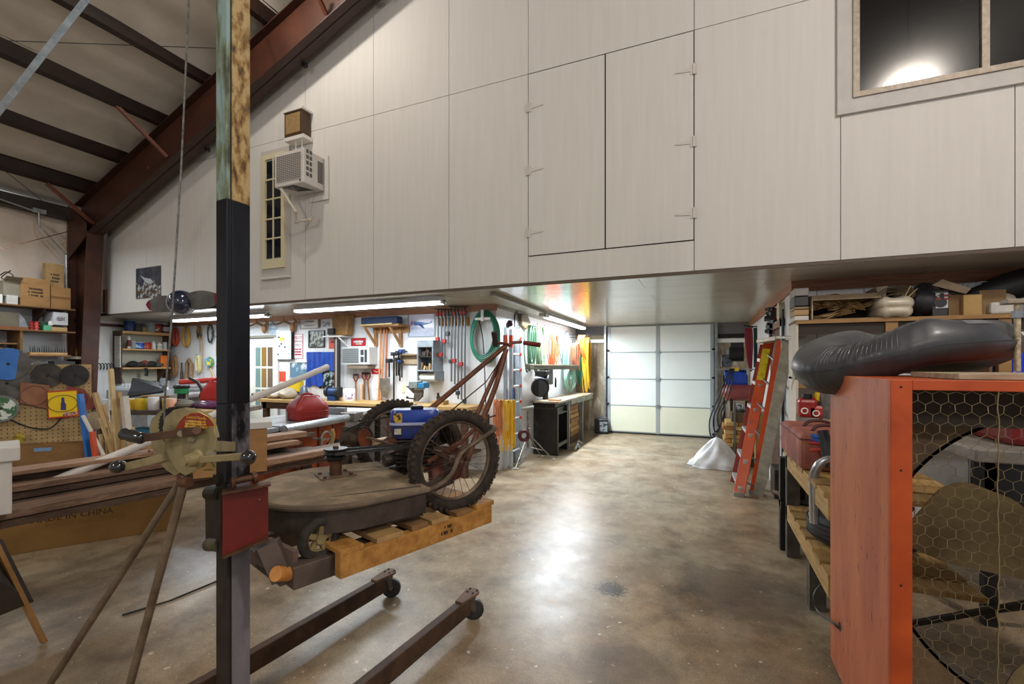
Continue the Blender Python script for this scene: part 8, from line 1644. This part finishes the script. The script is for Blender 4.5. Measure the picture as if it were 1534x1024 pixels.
for k, (x0, y0, x1, y1, c_, lab) in enumerate(((1216, 652, 1233, 656, '2268c0', 'upper bright blue rod end by the cabinet'), (1218, 658, 1234, 661, '1d5cb0', 'lower blue rod end by the cabinet'), (1212, 663, 1240, 664, 'b52a22', 'red tube end just under the blue rods'), (1214, 674, 1240, 671, 'c03a2c', 'lower red tube end under the blue rods'))):
    one('rod_end', MB().cyl(U(x0, y0, D=2.86), U(x1, y1, D=2.8), .013, n=12), mt(c_, rough=.35), lab, 'rod', smooth=True)
one('red_case', MB().box(U(1242, 672, D=2.95), (.12, .16, .09)), mt('6a1a18', '7a2420', .5), 'dark red case under the red tubes on the bench', 'case', bevel=.01)
one('iron_rod', MB().cyl(U(1160, 736, D=4.3), (.76, 4.62, .36), .022, n=8), mt('5a3c24', rough=.6), 'brown iron rod sticking out into the aisle from the bench', 'rod', smooth=True)
for k, (px_, py_, c_) in enumerate(((1178, 712, '7f8d9c'), (1184, 690, 'b5bcc2'))): one('glass_bottle', MB().cyl(U(px_, py_+10, D=4.7), U(px_, py_-12, D=4.7), .07, n=14), mt(c_, rough=.15), ['blue-grey glass jar under the far end of the bench', 'pale glass jar above the blue-grey one at the far bench end'][k], 'jar', smooth=True)
one('bench_far_box', MB().box(U(1182, 722, D=4.65), (.3, .3, .3)), DKM, 'dark machine base under the jars at the far bench end', 'machine', bevel=.01)
one('far_post', MB().bx(.74, .8, 4.6, 4.66, 0, .72), DKM, 'dark post holding the jars at the far end of the bench', 'post')
# ================================================================== orange fan cabinet
OX0, OX1, OY0, OY1, OZ0, OZ1 = .60, 1.92, 1.985, 2.81, .06, 1.515
FC = T('orange_fan_cabinet', 'big orange plywood fan cabinet with chicken wire front at the right edge', 'fan', (1.26, 2.4, 0))
ORP = mt('8c3a26', 'b0533a', .55, scale=3, st=(1, 1, .6), bump=.12, bs=30, c3='a2472f'); ORE = mt('9c3a0a', 'b84c16', .45, scale=5, bump=.05)
def orp():
    m = bpy.data.materials.new('worn_orange'); m.use_nodes = True; n = m.node_tree.nodes; l = m.node_tree.links; b = n['Principled BSDF']; b.inputs['Roughness'].default_value = .5
    tc = n.new('ShaderNodeTexCoord'); mp = n.new('ShaderNodeMapping'); mp.inputs['Scale'].default_value = (9, 9, 2.2); l.new(tc.outputs['Object'], mp.inputs[0])
    a = n.new('ShaderNodeTexNoise'); a.inputs['Scale'].default_value = .9; a.inputs['Detail'].default_value = 5; l.new(mp.outputs[0], a.inputs['Vector'])
    r = n.new('ShaderNodeValToRGB'); r.color_ramp.elements[0].color = lin('ab5128'); r.color_ramp.elements[1].color = lin('c87344'); r.color_ramp.elements[0].position = .3; r.color_ramp.elements[1].position = .7; l.new(a.outputs[0], r.inputs[0])
    s = n.new('ShaderNodeTexNoise'); s.inputs['Scale'].default_value = 5; s.inputs['Detail'].default_value = 10; s.inputs['Roughness'].default_value = .7; l.new(mp.outputs[0], s.inputs['Vector'])
    r2 = n.new('ShaderNodeValToRGB'); r2.color_ramp.elements[0].position = .61; r2.color_ramp.elements[1].position = .64; l.new(s.outputs[0], r2.inputs[0])
    x = n.new('ShaderNodeMix'); x.data_type = 'RGBA'; l.new(r2.outputs[0], x.inputs[0]); l.new(r.outputs[0], x.inputs[6]); x.inputs[7].default_value = lin('4a2418'); l.new(x.outputs[2], b.inputs['Base Color'])
    return m
P(FC, 'left_side_panel', MB().bx(OX0, OX0+.02, OY0+.02, OY1, OZ0, OZ1), orp(), bevel=.003, label='worn pinkish-orange painted side panel')
P(FC, 'right_side_panel', MB().bx(OX1-.02, OX1, OY0+.02, OY1, OZ0, OZ1), ORE)
P(FC, 'top_panel', MB().bx(OX0+.02, OX1-.02, OY0+.02, OY1, OZ1-.02, OZ1-.0), ORE)
fw_ = .062
P(FC, 'front_stile', MB().bx(OX0, OX0+fw_, OY0, OY0+.02, OZ0, OZ1), ORE, bevel=.002); P(FC, 'front_stile', MB().bx(OX1-fw_, OX1, OY0, OY0+.02, OZ0, OZ1), ORE, bevel=.002)
P(FC, 'front_rail', MB().bx(OX0+fw_, OX1-fw_, OY0, OY0+.02, OZ1-.035, OZ1), ORE, bevel=.002); P(FC, 'front_rail', MB().bx(OX0+fw_, OX1-fw_, OY0, OY0+.02, OZ0, OZ0+.06), ORE, bevel=.002)
for x in (OX0+.02, OX1-.08): 
    for y in (OY0+.05, OY1-.09): P(FC, 'foot', MB().bx(x, x+.06, y, y+.06, 0, OZ0), BLACK)
sm_ = MB()
for z in (1.49, 1.2, .8, .4): P(FC, 'nail', MB().cyl((OX0+.03, OY0-.001, z), (OX0+.03, OY0+.002, z), .004, n=8), DKM)
# orifice plate with round hole
cx, cz, RR = 1.26, .82, .575; OYP = 2.3
m = MB(); n = 72; vs = []; 
for k in range(n):
    a_ = 2*math.pi*k/n; c_, s_ = math.cos(a_), math.sin(a_)
    sx = (OX1-.03-cx)/abs(c_) if abs(c_) > 1e-6 else 1e9; sz = ((OZ1-.03-cz) if s_ > 0 else (cz-OZ0-.005))/abs(s_) if abs(s_) > 1e-6 else 1e9; q = min(sx, sz)
    for y in (OYP, OYP+.015): vs += [(cx+RR*c_, y, cz+RR*s_), (cx+q*c_, y, cz+q*s_)]
fs = []
for k in range(n):
    j = (k+1) % n; fs += [(4*k, 4*k+1, 4*j+1, 4*j), (4*k+2, 4*j+2, 4*j+3, 4*k+3), (4*k, 4*j, 4*j+2, 4*k+2)]
P(FC, 'orifice_plate', m.add(vs, fs), mt('5c4a34', '7c6a4e', .75, scale=5, bump=.1))
P(FC, 'orifice_ring', MB().lathe([(RR, 0), (RR, .12), (RR+.012, .12), (RR+.012, 0), (RR, 0)], (cx, OYP+.0, cz), (0, 1, 0), 60), mt('57503f', '756c58', .5, .4, scale=9), smooth=True)
P(FC, 'inner_header', MB().bx(OX0+.03, OX1-.03, OYP-.12, OYP-.005, 1.34, 1.49), mt('231b13', '33281d', .7))
FB = mt('5c5038', '82734f', .6, .15, scale=5, bump=.06, c3='6e6245')
for k, ang in enumerate((158, 248, 338, 68)):
    a_ = R(ang); u = Vector((math.cos(a_), 0, math.sin(a_))); v = Vector((-math.sin(a_), 0, math.cos(a_)))
    def bf(s_, t_):
        rad = .09+s_*(RR-.02-.09); w_ = (.12+.2*min(1, s_*1.6))*(1 if s_ < .86 else math.sqrt(max(0, 1-((s_-.86)/.145)**2))*.55+.45); tt_ = (t_-.5)*w_
        return Vector((cx, OYP-.14, cz))+u*rad+v*(tt_)+Vector((0, tt_*.45, 0))
    g1 = MB().grid(bf, 26, 8); g2 = MB().grid(lambda s_, t_: bf(s_, t_)+Vector((0, .004, 0)), 26, 8); g1.add(g2.v, g2.f); P(FC, 'fan_blade', g1, FB, smooth=True)
P(FC, 'fan_hub', MB().cyl((cx, OYP-.2, cz), (cx, OYP-.06, cz), .11, n=28), DKM, smooth=True); P(FC, 'fan_shaft', MB().cyl((cx, OYP-.25, cz), (cx, OYP+.3, cz), .02), STEEL)
P(FC, 'motor_mount', MB().bx(OX0+.03, OX1-.03, OYP+.2, OYP+.25, cz-.03, cz+.02), DKM); P(FC, 'motor', MB().cyl((cx+.2, OYP+.15, cz-.1), (cx+.2, OYP+.4, cz-.1), .1, n=20), DKM, smooth=True); P(FC, 'motor_strut', MB().beam((OX0+.05, OYP+.22, .35), (cx, OYP+.22, .62), .02, .02), DKM)
# chicken wire
cwm = MB(); hx = .0235; s3 = math.sqrt(3); rn = random.Random(12); jt = {}
X0w, X1w, Z0w, Z1w = OX0+fw_-.003, OX1-fw_+.003, OZ0+.055, OZ1-.033
def node(x, z):
    k = (round(x*500), round(z*500))
    if k not in jt: jt[k] = Vector((x+rn.uniform(-.0022, .0022), OY0+.012+rn.uniform(-.002, .002), z+rn.uniform(-.0022, .0022)))
    return jt[k]
done = set()
cols = int((X1w-X0w)/(s3*hx))+2; rows = int((Z1w-Z0w)/(1.5*hx))+2
for r_ in range(rows):
    for c_ in range(cols):
        x = X0w+c_*s3*hx+(s3*hx/2 if r_ % 2 else 0); z = Z0w+r_*1.5*hx; P6 = [(x+hx*math.cos(R(30+60*q)), z+hx*math.sin(R(30+60*q))) for q in range(6)]
        for q in range(6):
            a_, b_ = P6[q], P6[(q+1) % 6]
            if not (X0w <= a_[0] <= X1w and X0w <= b_[0] <= X1w and Z0w <= a_[1] <= Z1w and Z0w <= b_[1] <= Z1w): continue
            A_, B_ = node(*a_), node(*b_); kk = tuple(sorted((tuple(A_), tuple(B_))))
            if kk in done: continue
            done.add(kk); cwm.cyl(A_, B_, .0012 if abs(a_[0]-b_[0]) < .004 else .0008, n=4, cap=False)
P(FC, 'chicken_wire', cwm, mt('6d6046', '9a8c68', .5, .6, scale=20), kind='stuff')
P(FC, 'wire_seam', MB().tube([(U(1497, y, Y=OY0).x+rn.uniform(-.003, .003), OY0+.006, U(1497, y, Y=OY0).z) for y in range(572, 1130, 14)], .0022, 5), mt('8a7c5a', rough=.5, metal=.5))
P(FC, 'power_cord', MB().tube([U(1256, 940, X=OX0-.003), U(1245, 930, X=OX0-.02), U(1225, 915, D=2.6), U(1219, 893, D=2.65), U(1230, 876, D=2.7), U(1246, 871, D=2.75)], .006, 7, smooth=5), mt('3a3a32', rough=.5), smooth=True)
P(FC, 'cord_hole', MB().cyl(U(1258, 938, X=OX0-.001), U(1258, 938, X=OX0-.001)+Vector((-.001, 0, 0)), .022, n=12), BLACK)
one('cabinet_top_plank', MB().bx(.81, 1.9, 2.05, 2.45, OZ1+.001, OZ1+.022), mt('8f7c62', 'b0a088', .7, scale=5, st=(1, 8, 8)), 'weathered plank lying on top of the orange cabinet under the inner tube', 'plank', bevel=.003)
# ------------------------------------------------ inner tube on top
IT = T('rubber_inner_tube', 'large half-deflated black rubber inner tube draped over the orange cabinet corner', 'inner tube', (.85, 2.5, 1.54))
RUBM = mt('2a2c30', '45474b', .45, scale=3, bump=.08, bs=12, coat=.1, c3='36383c')
ctr = U(1356, 524, D=2.28); axx = camv(1, -.05, 0).normalized(); axy = Vector((-axx.y, axx.x, 0))
hw_ = (1500-1208)/2/FPX*2.12-.1
def tubef(u, v):
    a = 2*math.pi*u; b = 2*math.pi*v; ca, sa = math.cos(a), math.sin(a)
    Rx, Ry = .345, .24
    r = .118-.004*math.cos(a)*1+.008*math.sin(3*a+.5)+.02*max(0, -ca)
    flat = 1-.15*max(0, math.cos(a-R(250)))**2
    rv = r*(1.0+.02*math.sin(60*a)*(1 if 3.1 < a < 4.3 else .0))
    cen = ctr+axx*(Rx*ca)+axy*(Ry*sa*1+.0)
    z0 = .0-.015*math.sin(2*a)-.02*sa
    sag = -.17*max(0, -ca-.3)**1.2
    out_ = (axx*ca*1.0+axy*sa).normalized()
    rad = rv*math.cos(b)*(1.12); zz = rv*flat*math.sin(b)*.92
    crease = -.028*math.exp(-((b-math.pi*.55)/.5)**2)*math.exp(-((a-R(285))/.45)**2)-.03*math.exp(-((b-.35)/.5)**2)*math.exp(-((a-R(310))/.35)**2)+.02*math.exp(-((b-1.2)/.4)**2)*math.exp(-((a-R(245))/.3)**2)
    return cen+out_*(rad+crease)+Vector((0, 0, z0+zz+crease*.8+sag+.012))
P(IT, 'tube', MB().grid(tubef, 150, 36, cu=True, cv=True), RUBM, smooth=True)
for k in range(20):
    u = .53+k*.0065; P(IT, 'molded_rib', MB().tube([tubef(u, .03+.022*q)+(tubef(u, .03+.022*q)-tubef(u, .53+.022*q)).normalized()*.0004 for q in range(10)], .0014, 4), RUBM)
P(IT, 'seam', MB().tube([tubef(k/90, .985)+Vector((0, 0, 0)) for k in range(90)], .0018, 5, closed=True), mt('34373c', rough=.5))
P(IT, 'patch', MB().grid(lambda u, v: tubef(.745+.045*u, .12+.06*v)+(tubef(.745+.045*u, .12+.06*v)-tubef(.745+.045*u, .62)).normalized()*.0015, 8, 5), mt('5a5c60', '77797c', .5, scale=8), smooth=True, label='dull grey rubber repair patch')
# things behind the fan cabinet seen through the wire
t = T('push_cart', 'low white and red machine standing behind the fan cabinet', 'machine', (2.2, 4.1, 0))
P(t, 'deck', MB().bx(1.5, 3.3, 3.6, 4.5, .98, 1.06), mt('77736c', '98948c', .5, scale=4), bevel=.01); P(t, 'red_top', MB().bx(1.75, 3.2, 3.8, 4.4, 1.06, 1.25), mt('7a1c20', rough=.4), bevel=.04)
for x in (1.55, 2.4, 3.2): P(t, 'leg', MB().bx(x, x+.06, 3.62, 3.68, 0, .98), BLACK)
P(t, 'dark_apron', MB().bx(1.5, 3.3, 3.62, 3.66, .72, .98), BLACK); P(t, 'cross_brace', MB().beam((1.55, 3.6, .1), (3.2, 3.6, .7), .04, .02), BLACK)
